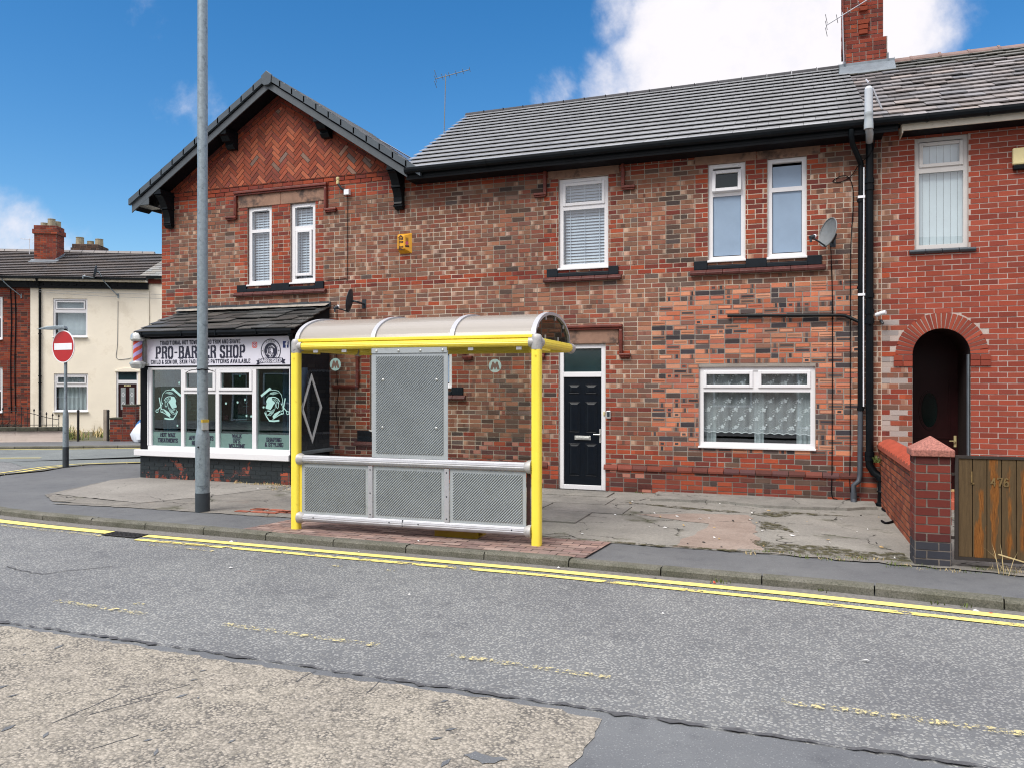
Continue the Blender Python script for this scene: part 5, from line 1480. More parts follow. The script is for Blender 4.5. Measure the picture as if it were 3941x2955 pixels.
mb = MB(); mb.box(1.50, 2.22, .86, .90, .12, .15); mb.build('threshold', M['cream_box'], NH)
# mossy stone slates
sl2 = math.atan(.577)
FN = frame((0, -.33, 5.40), (1, 0, 0), (0, math.cos(sl2), math.sin(sl2)))
VN = 3.80/math.cos(sl2)
def nslate(r, u, v):
    k = r.uniform(.55, 1.25); x = r.random()
    g = .45+.55*min(1, max(0, (u-3.8)*.5+.3)) if False else 1
    base = (.215, .198, .196) if x < .5 else (.175, .168, .172) if x < .75 else (.26, .232, .222)
    if v > VN-.9: base = (base[0]*.55, base[1]*.58, base[2]*.5)
    return shade(base, k*.9, r)
mb = MB()
tiles(mb, FN, [(.96, 0), (7, 0), (7, VN), (.8, VN)], .275, .30, .030, nslate, seed=17, jit=.05, under=.6)
mb.face([P(FN, .96, 0, -.01), P(FN, 7, 0, -.01), P(FN, 7, VN, -.01), P(FN, .8, VN, -.01)], c=(.03, .03, .03, 1))
mb.face([(.8, 3.47, 7.6), (7, 3.47, 7.6), (7, 7.5, 5.3), (.8, 7.5, 5.3)], c=(.1, .1, .1, 1))
nr = mb.build('roof', M['slate'], NH)
mb = MB(); x = 1.45; r = random.Random(8)
while x < 7:
    dz = r.uniform(-.008, .008); z0 = 7.60-(x-1.45)*.012
    pr = [(3.47-.15, z0-.06), (3.47-.13, z0-.02), (3.47, z0+.065), (3.47+.13, z0-.02), (3.47+.13, z0-.06)]
    mb.prism(frame((x, 0, dz), (0, 1, 0), (0, 0, 1)), pr[::-1], 0, .44)
    mb.prism(frame((x+.42, 0, dz+.012), (0, 1, 0), (0, 0, 1)), pr[::-1], 0, .04)
    x += .46
mb.build('ridge_tile', plain('old_ridge_tile', lin(128, 106, 100), .85, var=.25, scale=6), nr)
# stack shared by the two roofs
mb = MB(); CY0, CY1 = 3.05, 4.0
cb = lambda u, v, w, r: ('p', shade(r.choice(RED+NHRED), r.uniform(.6, .95), r))
x0, x1 = .78, 1.46
brickwork(mb, frame((0, CY0, 0), (1, 0, 0), (0, 0, 1)), x0, x1, 7.33, 7.93, cb, seed=51, phase=1)
brickwork(mb, frame((0, CY0+.03, 0), (1, 0, 0), (0, 0, 1)), x0-.03, x1-.06, 7.93, 9.3, cb, seed=52)
brickwork(mb, frame((x0, CY1, 0), (0, -1, 0), (0, 0, 1)), 0, CY1-CY0, 7.3, 7.93, cb, seed=53)
brickwork(mb, frame((x0-.03, CY1, 0), (0, -1, 0), (0, 0, 1)), 0, CY1-CY0, 7.93, 9.3, cb, seed=54)
brickwork(mb, frame((x1-.0, CY0, 0), (0, 1, 0), (0, 0, 1)), 0, CY1-CY0, 7.3, 7.93, cb, seed=55)
# stepped panel of bricks on the face
for k, (zz, ww) in enumerate(((8.53, .05), (8.44, .07), (8.20, .09), (8.11, .08), (8.02, .07))):
    mb.box(1.07-ww, 1.07+ww, CY0-.03, CY0+.03, zz, zz+.075, c=shade(RED[0], .7))
ck = mb.build('chimney', M['brick'], nr)
mb = MB(); c = (.26, .21, .18, 1)
mb.box(x0, x1, CY0+.004, CY1, 7.25, 7.93, c=c); mb.box(x0-.03, x1-.06, CY0+.034, CY1, 7.93, 9.3, c=c); mb.build('mortar', M['mortar'], ck)
mb = MB(); mb.lathe((.95, 3.5, 9.4), [(.12, 0), (.11, .5), (.14, .52), (.13, .58)], 14); mb.lathe((1.25, 3.5, 9.4), [(.12, 0), (.11, .45), (.14, .47), (.13, .53)], 14); mb.box(.66, 1.50, 2.98, 4.05, 9.3, 9.4)
mb.build('chimney_pot', M['pot'], ck)
mb = MB()
zf = lambda y: 5.40+(y+.35)*.577
mb.prism(frame((.66, 0, 0), (0, -1, 0), (0, 0, 1)), [(-CY0+.02, zf(CY0)-.02), (-CY0+.02, zf(CY0)+.16), (-CY0-.012, zf(CY0)+.14), (-2.80, zf(2.80)+.055), (-2.78, zf(2.78)+.02)][::-1], 0, -.92)
mb.box(.755, .778, CY0-.04, CY1, 7.2, 7.55); mb.box(1.462, 1.485, CY0-.04, CY1, 7.2, 7.62)
mb.build('flashing', M['lead'], nr, bevel=.008)
mb = MB(); gp2 = [(a+.02, b+.0) for a, b in gp]; mb.prism(frame((1.30, 0, 0), (0, 1, 0), (0, 0, 1)), gp2[::-1], 0, 5.7)
for x in (1.30, 1.62, 2.36, 3.1): mb.prism(frame((x, 0, 0), (0, 1, 0), (0, 0, 1)), [(a-(.008 if a < -.36 else 0), b-(.008 if b < 5.34 else 0)) for a, b in gp2][::-1], 0, .03)
mb.build('gutter', M['black'], NH)
mb = MB(); mb.box(1.345, 7, -.325, -.30, 5.23, 5.345); mb.box(1.33, 1.345, -.325, 0, 5.20, 5.345); mb.build('fascia', plain('flaking_white_board', lin(214, 206, 190), .7, var=.1, dirt=lin(150, 136, 116), dscale=5, damt=.58), NH)
mb = MB(); mb.box(1.345, 7, -.30, .0, 5.225, 5.235); mb.build('soffit', M['blackmatt'], NH)

# ================================================================== pipes, cables, dishes and boxes on the walls
def thing_mesh(name, label, cat, loc, parts, group=None):
    t = thing(name, label, cat, loc, group)
    for pn, mbx, m, sm in parts: mbx.build(pn, M[m] if isinstance(m, str) else m, t, smooth=sm)
    return t
px, py = .825, -.09
a = MB(); a.tube([(.68, -.40, 5.30), (.68, -.39, 5.20), (.70, -.34, 5.10), (px, py, 4.88), (px, py, 4.80), (px-.01, py, 1.35)], .038, 10)
b = MB(); b.tube([(px-.01, py, 1.36), (px-.015, py, .42), (px-.03, py-.02, .33), (px-.10, py-.03, .27), (px-.10, py-.03, .05)], .036, 10)
for z in (4.35, 3.1, 1.36): a.tube([(px-.008, py, z-.02), (px-.008, py, z+.02)], .047, 10)
b.tube([(px-.10, py-.03, .16), (px-.10, py-.03, .02)], .044, 10); b.tube([(px-.10, py-.03, .06), (px-.10, py-.10, .0)], .04, 10)
c_ = MB(); c_.tube([(px+.035, py-.03, 4.82), (px+.035, py-.035, 4.3), (px+.03, py-.035, 3.3), (px+.03, py-.035, 1.4)], .010, 6)
for z in (4.38, 2.98): c_.box(px-.045, px+.05, py-.05, py, z, z+.035)
thing_mesh('drainpipe', 'thin black rainwater pipe with white cable, left of the thick soil pipe', 'drainpipe', (px, py, 0), [('pipe', a, 'black', True), ('lower_pipe', b, plain('grey_plastic_pipe', lin(74, 80, 88), .4), True), ('cable', c_, 'white', True)])
a = MB(); sx, sy = .935, -.115
a.tube([(sx, sy, 5.30), (sx, sy, .62)], .052, 14); a.tube([(sx, sy, .64), (sx, sy, .56), (sx+.06, sy-.02, .46), (sx+.14, sy-.05, .40)], .056, 12)
for z in (4.52, 4.62, 2.98, 2.75, 2.62, .72, .66): a.tube([(sx, sy, z-.035), (sx, sy, z+.035)], .064, 14)
a.lathe((sx+.16, sy-.06, 0), [(.06, .42), (.085, .40), (.085, .36), (.065, .34), (.06, .22), (.075, .2), (.06, .18), (.065, .05), (.09, .03), (.09, -.02)], 14)
w_ = MB(); w_.tube([(-1.04, -.055, 2.757), (-1.0, -.055, 2.757), (.55, -.055, 2.715), (.62, -.06, 2.705), (.82, -.09, 2.60), (.93, -.12, 2.585)], .024, 8)
for z in (2.98, 2.60): w_.tube([(sx, sy-.05, z-.03), (sx, sy-.05, z+.03)], .03, 8)
thing_mesh('soil_pipe', 'thick black soil pipe with branch pipe beside the red house', 'pipe', (sx, sy, 0), [('pipe', a, 'black', True), ('branch_pipe', w_, 'black', True)])
a = MB(); fx, fy = .892, -.53
a.tube([(fx, fy, 5.43), (fx, fy, 5.79)], .053, 16); a.lathe((fx, fy, 0), [(.053, 5.79), (.045, 5.815), (.03, 5.83), (.001, 5.835)], 16)
b = MB(); b.lathe((fx, fy, 0), [(.060, 5.47), (.060, 5.43), (.054, 5.42), (.058, 5.35), (.062, 5.30), (.062, 5.24)], 16); b.tube([(fx, fy, 5.27), (fx+.02, fy+.1, 5.20), (fx+.04, -.12, 5.18)], .050, 12)
c_ = MB(); c_.tube([(fx+.05, fy, 5.80), (fx+.17, fy+.02, 5.50)], .012, 6); c_.tube([(fx, fy, 5.88), (fx, -.1, 6.08)], .012, 6)
thing_mesh('flue_pipe', 'pale grey upright flue pipe in front of the roof join', 'flue', (fx, fy, 5.3), [('tube', a, 'grey_pipe', True), ('elbow', b, plain('clear_plastic', lin(178, 186, 190), .25), True), ('stay', c_, 'alu', True)])
def curve_pts(pts, n=8):
    out = []
    for i in range(len(pts)-1):
        p0, p1, p2, p3 = [Vector(pts[max(0, min(len(pts)-1, j))]) for j in (i-1, i, i+1, i+2)]
        for k in range(n):
            t = k/n
            out.append(.5*((2*p1)+(p2-p0)*t+(2*p0-5*p1+4*p2-p3)*t*t+(3*p1-p0-3*p2+p3)*t**3))
    out.append(Vector(pts[-1])); return out
def cable(label, pts, r=.007, m='blackmatt'):
    mb = MB(); mb.tube(curve_pts(pts), r, 6)
    o = mb.build('cable', M[m], smooth=True); tag(o, label, 'cable', 'cables on the house fronts'); return o
cable('black cable running straight down from the grey satellite dish', [(.42, -.10, 3.72), (.43, -.02, 3.5), (.445, -.02, 2.8), (.44, -.02, .6), (.435, -.02, .12), (.50, -.02, .04), (.60, -.02, .03), (.80, -.03, .10)])
cable('looped cable hanging between the flue and the dish, left of the pipes', [(.98, -.30, 5.30), (.99, -.16, 5.1), (.93, -.19, 4.98), (.80, -.05, 4.88), (.70, -.02, 4.74), (.56, -.015, 4.66), (.45, -.012, 4.68), (.56, -.016, 4.745), (.66, -.018, 4.72), (.72, -.018, 4.55), (.72, -.018, 4.2), (.69, -.018, 3.5), (.685, -.018, 1.0), (.68, -.02, .25), (.72, -.04, .06)], .006)
cable('thin cable down from the security light under the gable', [(-7.735, -.02, 5.16), (-7.742, -.016, 4.6), (-7.747, -.016, 3.68), (-7.80, -.014, 3.635), (-8.2, -.012, 3.62)], .005)
cable('dark cable beside the shop side wall', [(-8.06, -.05, 3.16), (-7.98, -.02, 3.12), (-7.965, -.016, 2.9), (-7.965, -.016, 1.9), (-7.93, -.02, 1.6), (-7.98, -.02, 1.2), (-7.92, -.03, .9), (-7.95, -.02, .6)], .006)
cable('black cable lying loose on the concrete by the garden wall', [(1.08, -.1, .2), (1.12, -.25, .015), (1.06, -.6, .012), (1.16, -1.1, .012), (1.12, -1.5, .012), (1.0, -1.75, .012), (.96, -1.6, .012)], .014)
def sat_dish(label, c, aim, h, wd, mount, lnb, mat, arm_from=None, mname='dish_dark'):
    """c: dish centre, aim: facing direction, mount: point on the wall"""
    t = thing('satellite_dish', label, 'satellite dish', mount, 'satellite dishes on the houses')
    aim = Vector(aim).normalized(); rt = Z3.cross(aim).normalized(); up = aim.cross(rt); c = Vector(c)
    mb = MB(); n, m_ = 24, 6; vs = []; fs = []
    for i in range(m_+1):
        q = i/m_
        for k in range(n):
            a = 2*math.pi*k/n
            vs.append(c+rt*math.cos(a)*wd/2*q+up*math.sin(a)*h/2*q+aim*(.055*(q*q-1)))
    for i in range(m_):
        for k in range(n): fs.append((i*n+k, i*n+(k+1) % n, (i+1)*n+(k+1) % n, (i+1)*n+k))
    mb.mesh(vs, fs); rim = [c+rt*math.cos(2*math.pi*k/n)*wd/2+up*math.sin(2*math.pi*k/n)*h/2 for k in range(n+1)]
    mb.tube(rim, .008, 6, caps=False)
    mb.build('reflector', M[mat], t, smooth=True)
    mb = MB(); foot = c-up*h*.5; l = Vector(lnb); mb.tube([foot-aim*.02, foot+(l-foot)*.5, l-Vector((0, 0, .02))], .012, 8); mb.build('feed_arm', M[mname], t)
    d = (c-l).normalized(); mb = MB(); mb.tube([l-d*.05, l+d*.03], .024, 10); mb.tube([l-d*.03, l-d*.03+Vector((0, 0, -.07))], .018, 8); o = mb.build('receiver', M[mname], t)
    mb = MB(); mb.tube([l+d*.03, l+d*.05], .027, 10); mb.build('receiver_cap', M['white'], o)
    mb = MB(); mt = Vector(mount); mb.tube(curve_pts([c-aim*.06, c-aim*.13, mt+Vector((0, -.06, 0)) if arm_from is None else Vector(arm_from), mt], 4), .018, 8); mb.box(mt.x-.04, mt.x+.04, mt.y-.012, mt.y, mt.z-.08, mt.z+.08)
    mb.build('wall_mount', M[mname], t)
    return t
sat_dish('grey satellite dish right of the two tall upper windows', (.375, -.33, 3.885), (-.80, -.52, .22), .42, .38, (.45, 0, 3.80), (.165, -.52, 3.80), 'dish')
sat_dish('dark satellite dish side-on above the bus shelter, beside the shop roof', (-7.545, -.27, 3.20), (-.90, -.20, .15), .40, .32, (-7.40, 0, 3.16), (-7.70, -.45, 3.07), 'dish_dark')
# alarm boxes
t = thing('alarm_box', 'amber burglar alarm box reading APPLE between the upper windows', 'alarm box', (-6.55, 0, 4.2), 'alarm boxes on the house fronts')
mb = MB(); x0, x1, z0, z1 = -6.675, -6.43, 4.02, 4.375; xm = -6.535
v = [(x0, 0, z0), (x1, 0, z0), (xm, -.10, z0+.075), (x0, -.10, z0+.075), (x0, 0, z1), (x1, 0, z1), (xm, -.10, z1-.045), (x0, -.10, z1-.03)]
mb.mesh(v, [(3, 2, 6, 7), (2, 1, 5, 6), (0, 3, 7, 4), (7, 6, 5, 4), (0, 1, 2, 3)]); mb.build('cover', M['amber'], t, bevel=.006)
mb = MB(); Fa = frame((0, -.1005, 0), (1, 0, 0), (0, 0, 1)); Ft = frame((x0+.068, -.101, 0), (1, 0, 0), (0, 0, 1))
for i, ch in enumerate('APPLE'): lettering(mb, ch, Ft, -.042, 4.288-i*.052, .042, .085, 0, .34, .24, False)
Fb = frame(Vector(v[2])+Vector((0, 0, 0)), Vector(v[1])+Vector((0, 0, .075))-Vector(v[2]), (0, 0, 1))
for k in range(4): mb.fbox(Fb, .02, .07, .185-k*.018, .193-k*.018, .001, .003)
mb.fbox(Fb, .015, .085, .03, .06, .001, .003)
lt = mb.build('lettering', M['brown_ink'], t)
mb = MB(); mb.disc(Fb, .045, .10, 0, .034, .001, .003, 20, ru=.8); mb.build('badge', M['magenta'], t)
t = thing('alarm_box', 'cream alarm box with black foot on the red house wall', 'alarm box', (2.84, 0, 4.77), 'alarm boxes on the house fronts')
mb = MB(); mb.box(2.715, 2.97, -.075, 0, 4.69, 4.92); mb.build('cover', M['cream_box'], t, bevel=.02)
mb = MB(); mb.box(2.725, 2.96, -.07, 0, 4.625, 4.688); mb.build('strobe', M['black'], t, bevel=.012)
a = MB(); a.tube([(-7.785, -.06, 5.24), (-7.83, -.09, 5.27), (-7.87, -.11, 5.33), (-7.88, -.11, 5.36)], .022, 8)
b = MB(); b.lathe((-7.885, -.11, 5.345), [(.028, 0), (.032, .05), (.022, .06), (.034, .075), (.034, .11), (.02, .125)], 12)
c_ = MB(); c_.box(-7.78, -7.68, -.08, 0, 5.15, 5.245)
thing_mesh('security_light', 'small white security light sticking out below the herringbone gable', 'light', (-7.75, 0, 5.2), [('arm', a, 'dish_dark', True), ('sensor', b, 'cream_box', True), ('junction_box', c_, 'white', False)])
t = thing('door_intercom', 'small silver door entry panel beside the black front door', 'intercom', (-2.895, 0, 1.23))
mb = MB(); mb.box(-2.93, -2.858, -.035, 0, 1.165, 1.295); mb.build('casing', M['chrome'], t, bevel=.01)
mb = MB(); mb.box(-2.915, -2.873, -.038, -.035, 1.20, 1.275); mb.build('keypad', M['dish_dark'], t)
t = thing('security_camera', 'white camera fitting and tap beside the soil pipe', 'camera', (1.09, 0, 2.7))
mb = MB(); mb.tube([(1.02, -.10, 2.70), (1.10, -.16, 2.725), (1.14, -.18, 2.73)], .03, 10); mb.build('body', M['white'], t, smooth=True)
mb = MB(); mb.tube([(1.09, 0, 2.62), (1.09, -.07, 2.62), (1.11, -.09, 2.575)], .02, 8); mb.build('tap', M['dish_dark'], t, smooth=True)
# aerials
def aerial(label, base, top, boomdir, L, n, m='galv', bd=0.):
    t = thing('tv_aerial', label, 'tv aerial', base, 'tv aerials on the roofs')
    mb = MB(); mb.tube([base, top], .011, 6); mb.build('mast', M[m], t)
    mb = MB(); d = Vector(boomdir).normalized(); s = d.cross(Z3).normalized(); o = Vector(top)+Vector((0, 0, -.05))
    mb.tube([o-d*L*.3, o+d*L*.7], .009, 6)
    for i in range(n):
        p = o-d*L*.3+d*L*i/(n-1); h = .20*(1-.35*i/(n-1)); mb.tube([p-s*h, p+s*h], .006, 5)
    for k in (-1, 1): mb.tube([o-d*L*.3+Vector((0, 0, k*.12))-s*.2, o-d*L*.3+Vector((0, 0, k*.12))+s*.2], .006, 5)
    mb.build('boom', M[m], t)
aerial('thin tv aerial mast rising behind the left end of the long roof', (-7.55, 3.7, 7.1), (-7.5, 3.7, 8.70), (.9, .3, .25), .8, 6, 'dish')
aerial('silver tv aerial strapped to the tall red chimney', (.745, 2.98, 7.50), (.72, 2.95, 8.42), (.9, -.1, .42), 1.0, 6, 'alu')

# ================================================================== garden wall, pillar, gate
GW = thing('garden_wall', 'low red brick garden wall with wavy red coping tiles', 'wall', (1.15, -2, 0))
mb = MB()
Fl = frame((1.075, 0, 0), (.0151, -1, 0), (0, 0, 1))
gwc = lambda u, v, w, r: ('p', shade(r.choice([lin(156, 88, 62), lin(144, 80, 58), lin(164, 96, 70), lin(128, 70, 56)]), r.uniform(.8, 1.1), r))
brickwork(mb, Fl, .0, 3.74, -.02, .80, gwc, seed=61, bond='s', gap=.018, d=.004)
ww = mb.build('wall', M['brick_smooth'], GW)
mb = MB(); mb.fbox(Fl, 0, 3.74, -.05, .81, -.20, 0, c=(.055, .045, .038, 1)); mb.build('mortar', M['mortar'], ww)
mb = MB(); y = .02; n = 17; w_ = 3.70/n
for i in range(n):
    hz = .022 if i % 1 == 0 else 0
    a, b = i*w_, (i+1)*w_
    for k in range(8):
        t0, t1 = k/8, (k+1)/8
        hh = lambda t: .002+.036*t
        prof = lambda t: [(.03, .80), (.035, .845+hh(t)), (-.03, .895+hh(t)), (-.10, .915+hh(t)), (-.17, .895+hh(t)), (-.235, .845+hh(t)), (-.23, .80)]
        A = [P(Fl, a+(b-a)*t0, z, w) for w, z in prof(t0)]; B = [P(Fl, a+(b-a)*t1-(.004 if k == 7 else 0), z, w) for w, z in prof(t1)]
        for (p, q), (s, t) in zip(zip(A, A[1:]), zip(B, B[1:])): mb.face([p, s, t, q])
    mb.face(list(reversed([P(Fl, b-.004, z, w) for w, z in prof(1)])))
    mb.face([P(Fl, a, z, w) for w, z in prof(0)])
mb.build('coping', M['coping_red'], GW)
GP = thing('gate_pillar', 'square red brick pillar with a pyramid granite cap beside the gate', 'pillar', (1.19, -3.9, 0))
mb = MB(); X0, X1, Y0, Y1 = 1.03, 1.335, -4.06, -3.755
def plc(u, v, w, r):
    if v < .26: return ('p', shade(lin(62, 64, 72), r.uniform(.8, 1.1), r))
    if v < .34 or v > .96: return ('p', shade(lin(86, 44, 42), r.uniform(.8, 1.1), r))
    return ('p', shade(r.choice([lin(122, 56, 46), lin(108, 50, 44), lin(132, 62, 50)]), r.uniform(.8, 1.1), r))
for k, F_ in enumerate((frame((X0, Y0, 0), (1, 0, 0), Z3), frame((X0, Y1, 0), (0, -1, 0), Z3), frame((X1, Y0, 0), (0, 1, 0), Z3), frame((X1, Y1, 0), (-1, 0, 0), Z3))):
    brickwork(mb, F_, 0, .305, -.02, 1.04, plc, seed=63, bond='s', L=.205, H=.0815, gap=.013, phase=k % 2)
pw = mb.build('shaft', M['brick_smooth'], GP)
mb = MB(); mb.box(X0, X1, Y0, Y1, -.05, 1.04, c=(.19, .165, .145, 1)); mb.build('mortar', M['mortar'], pw)
mb = MB(); a, b, c, d = X0-.032, X1+.032, Y0-.032, Y1+.032; cx_, cy_ = (a+b)/2, (c+d)/2
mb.mesh([(a, c, 1.035), (b, c, 1.035), (b, d, 1.035), (a, d, 1.035), (a, c, 1.098), (b, c, 1.098), (b, d, 1.098), (a, d, 1.098), (cx_, cy_, 1.225)],
        [(3, 2, 1, 0), (0, 1, 5, 4), (1, 2, 6, 5), (2, 3, 7, 6), (3, 0, 4, 7), (4, 5, 8), (5, 6, 8), (6, 7, 8), (7, 4, 8)])
mb.build('cap', M['granite_red'], GP, bevel=.008)
GT = thing('wooden_gate', 'weathered wooden board gate with peeling orange stain and worn metal numerals', 'gate', (1.9, -4.03, 0))
mb = MB(); x = 1.40; r = random.Random(6)
while x < 2.55:
    mb.box(x+.003, x+.115, -4.045+r.uniform(-.002, .002), -4.022, .10, 1.025); x += .118
mb.build('boards', M['gate'], GT, bevel=.003)
mb = MB(); mb.box(1.40, 2.6, -4.022, -4.012, .10, 1.02); mb.build('dark_gap_sheet', M['blackmatt'], GT)  # black sheet added behind the boards so the gaps read dark
mb = MB(); mb.box(1.372, 1.40, -4.055, -4.015, .07, 1.05); mb.box(1.40, 2.6, -4.055, -4.015, 1.025, 1.05); mb.box(1.40, 2.6, -4.05, -4.02, .07, .10); mb.box(1.335, 1.372, -4.04, -4.02, .26, .285); mb.box(1.335, 1.372, -4.04, -4.02, .86, .885)
mb.build('gate_frame', plain('dark_gate_frame', lin(48, 42, 38), .7, var=.3, scale=9), GT)
mb = MB(); Fgt = frame((0, -4.0485, 0), (1, 0, 0), Z3)
for ch, u in (('4', 1.668), ('7', 1.722), ('6', 1.772)): lettering(mb, ch, Fgt, u, .775, .075, .036, 0, .15, .10, False, d=.004)
mb.fbox(Fgt, 1.503, 1.516, .79, .905, 0, .003); mb.fbox(Fgt, 1.503, 1.532, .785, .80, 0, .003)
mb.build('numerals', plain('worn_brass', lin(130, 108, 70), .5, .3, var=.3, scale=30), GT)

# ================================================================== bus shelter
BS = thing('bus_shelter', 'yellow and grey metal bus shelter with arched clear roof and ribbed panels', 'bus shelter', (-4.13, -4.2, 0))
B0 = frame((-5.615, -4.57, 0), (.99972, .0235, 0), (0, 0, 1))
BL = 2.975
BZ = .004
def post(u):
    mb = MB(); n = 40; vs = []; r0 = .052; u += .010 if u < 1 else .012
    for z in (BZ, 2.085):
        for k in range(n):
            a = 2*math.pi*k/n; rr = r0*(1-.03*(k % 5 == 0)); q = (abs(math.cos(a))**4+abs(math.sin(a))**4)**-.25
            vs.append(P(B0, u+rr*q*math.cos(a), z, rr*q*math.sin(a)))
    mb.mesh(vs, [(k, (k+1) % n, n+(k+1) % n, n+k) for k in range(n)]+[tuple(range(n, 2*n))])
    mb.disc(frame(P(B0, u, 0, .061), B0[1], Z3), .0, 2.03, 0, .009, 0, .003, 10)
    return mb.build('post', M['yellow'], BS, smooth=True)
post(0); post(BL)
for u in (0.01, BL+.012):
    mb = MB(); c = P(B0, u, 0, 0)
    mb.lathe(c, [(.056, 2.084), (.058, 2.10), (.058, 2.19), (.054, 2.225), (.04, 2.245), (.001, 2.252)], 20)
    mb.tube([P(B0, u, 2.165, .0), P(B0, u, 2.165, -.10)], .062, 16); s = 1 if u < 1 else -1
    mb.tube([P(B0, u, 2.165, .0), P(B0, u+s*.085, 2.165, 0)], .052, 16)
    mb.build('corner_casting', M['alu_cast'], BS, smooth=True)
def fluted(mb, a, b, r, ribs=16, m=0):
    a, b = Vector(a), Vector(b); t = (b-a).normalized(); up = Z3 if abs(t.z) < .9 else Vector((0, 1, 0)); s = t.cross(up).normalized(); n = ribs*4
    ring = [(s*math.cos(2*math.pi*k/n)+up*math.sin(2*math.pi*k/n))*r*(1 if k % 4 else .93) for k in range(n)]
    vs = [a+q for q in ring]+[b+q for q in ring]
    mb.mesh(vs, [(k, (k+1) % n, n+(k+1) % n, n+k) for k in range(n)]+[tuple(reversed(range(n))), tuple(range(n, 2*n))], m)
mb = MB(); fluted(mb, P(B0, .07, 2.163, 0), P(B0, BL-.07, 2.163, 0), .043, 12); 
mb.build('front_beam', M['yellow'], BS)
mb = MB(); mb.fbox(B0, .035, BL-.03, 2.213, 2.246, -.02, .028); mb.fbox(B0, .05, BL-.05, 2.19, 2.213, -.02, .01)
mb.build('roof_trim', M['yellow'], BS, bevel=.004)
DPT = 1.44
mb = MB(); fluted(mb, P(B0, .0, 2.155, -DPT), P(B0, BL, 2.155, -DPT), .05, 12); mb.build('rear_beam', M['yellow'], BS)
for u in (0, BL):
    mb = MB(); fluted(mb, P(B0, u, 2.165, -.08), P(B0, u, 2.16, -DPT+.05), .054, 12); mb.fbox(B0, u-.02, u+.02, 2.085, 2.11, -.5, -.09); mb.build('side_beam', M['yellow'], BS)
    mb = MB(); c = P(B0, u, 2.155, -DPT); mb.tube([P(B0, u, 2.16, -DPT+.07), P(B0, u, 2.155, -DPT-.05)], [.058, .064], 16); mb.build('end_casting', M['alu_cast'], BS, smooth=True)
ell = lambda t: (2.215+.30*math.sin(t), -DPT/2+DPT/2*math.cos(t))    # z, w
def arch(u0, u1, r0, n=28, thick=.0, m=None):
    mb = MB()
    for k in range(n):
        t0, t1 = math.pi*k/n, math.pi*(k+1)/n
        def q(t, e):
            z, w = ell(t); return (z+e*math.sin(t), w+e*math.cos(t))
        a, b, c, d = q(t0, r0), q(t1, r0), q(t0, r0+thick), q(t1, r0+thick)
        mb.face([P(B0, u0, *c), P(B0, u0, *d), P(B0, u1, *d), P(B0, u1, *c)])
        mb.face([P(B0, u0, *a), P(B0, u0, *b), P(B0, u1, *b), P(B0, u1, *a)])
        if thick > .01:
            mb.face([P(B0, u0, *a), P(B0, u0, *b), P(B0, u0, *d), P(B0, u0, *c)]); mb.face([P(B0, u1, *a), P(B0, u1, *b), P(B0, u1, *d), P(B0, u1, *c)])
    return mb
ribs = (.0, 1.01, 1.985, BL-.05)
for u in ribs: arch(u, u+.052, -.012, thick=.034).build('roof_rib', M['alu'], BS, smooth=True)
def roofpanel():
    t = NT('roof_panel'); t.set(lin(176, 170, 162), .22, spec=.5)
    t.put(t.b.inputs['Alpha'], .80); t.put(t.b.inputs['Transmission Weight'], 0.)
    return t.mat
M['roofpanel'] = roofpanel()
for a, b in zip(ribs, ribs[1:]): arch(a+.052, b, 0, thick=.003).build('roof_panel', M['roofpanel'], BS, smooth=True)
for u in (.026, BL-.026):
    mb = MB(); pts = [ell(math.pi*k/28) for k in range(29)]
    mb.face([P(B0, u, z, w) for z, w in pts]); mb.build('end_glass', M['glass_bronze'], BS)
    mb = MB(); sgn = 1 if u > 1 else -1
    for t in (.55, 1.15, 1.75, 2.35):
        z, w = ell(t); z -= .035*math.sin(t); w -= .05*math.cos(t)
        mb.fbox(B0, u+sgn*.002, u+sgn*.014, z-.022, z+.022, w-.016, w+.016)
    for w in (-.42, -.95): mb.fbox(B0, u+sgn*.002, u+sgn*.014, 2.215, 2.265, w-.016, w+.016)
    mb.build('glazing_clip', M['alu'], BS)
RT, RB = .838, .150
for z, r_ in ((RT, .048), (RB, .048)):
    mb = MB(); fluted(mb, P(B0, .10, z, 0), P(B0, BL-.12, z, 0), r_, 12); rl = mb.build('rail', M['alu'], BS)
    for u, s in ((.055, 1), (BL-.055, -1)):
        mb = MB(); mb.tube([P(B0, u-s*.01, z, 0), P(B0, u+s*.02, z, 0), P(B0, u+s*.065, z, 0)], [.073, .072, .050], 20)
        mb.build('rail_socket', M['alu_cast'], BS, smooth=True)
    if z == RB:
        mb = MB()
        for u in (.27, 1.26, 1.62, 2.72): mb.disc(frame(P(B0, u, z+.012, .046), B0[1], Z3), 0, 0, 0, .008, 0, .004, 8)
        mb.fbox(B0, 1.42, 1.424, z-.03, z+.047, .02, .0485); mb.build('screw', M['dish_dark'], rl)
M['groove'] = plain('panel_groove', lin(62, 70, 74), .5, .1, var=.05)
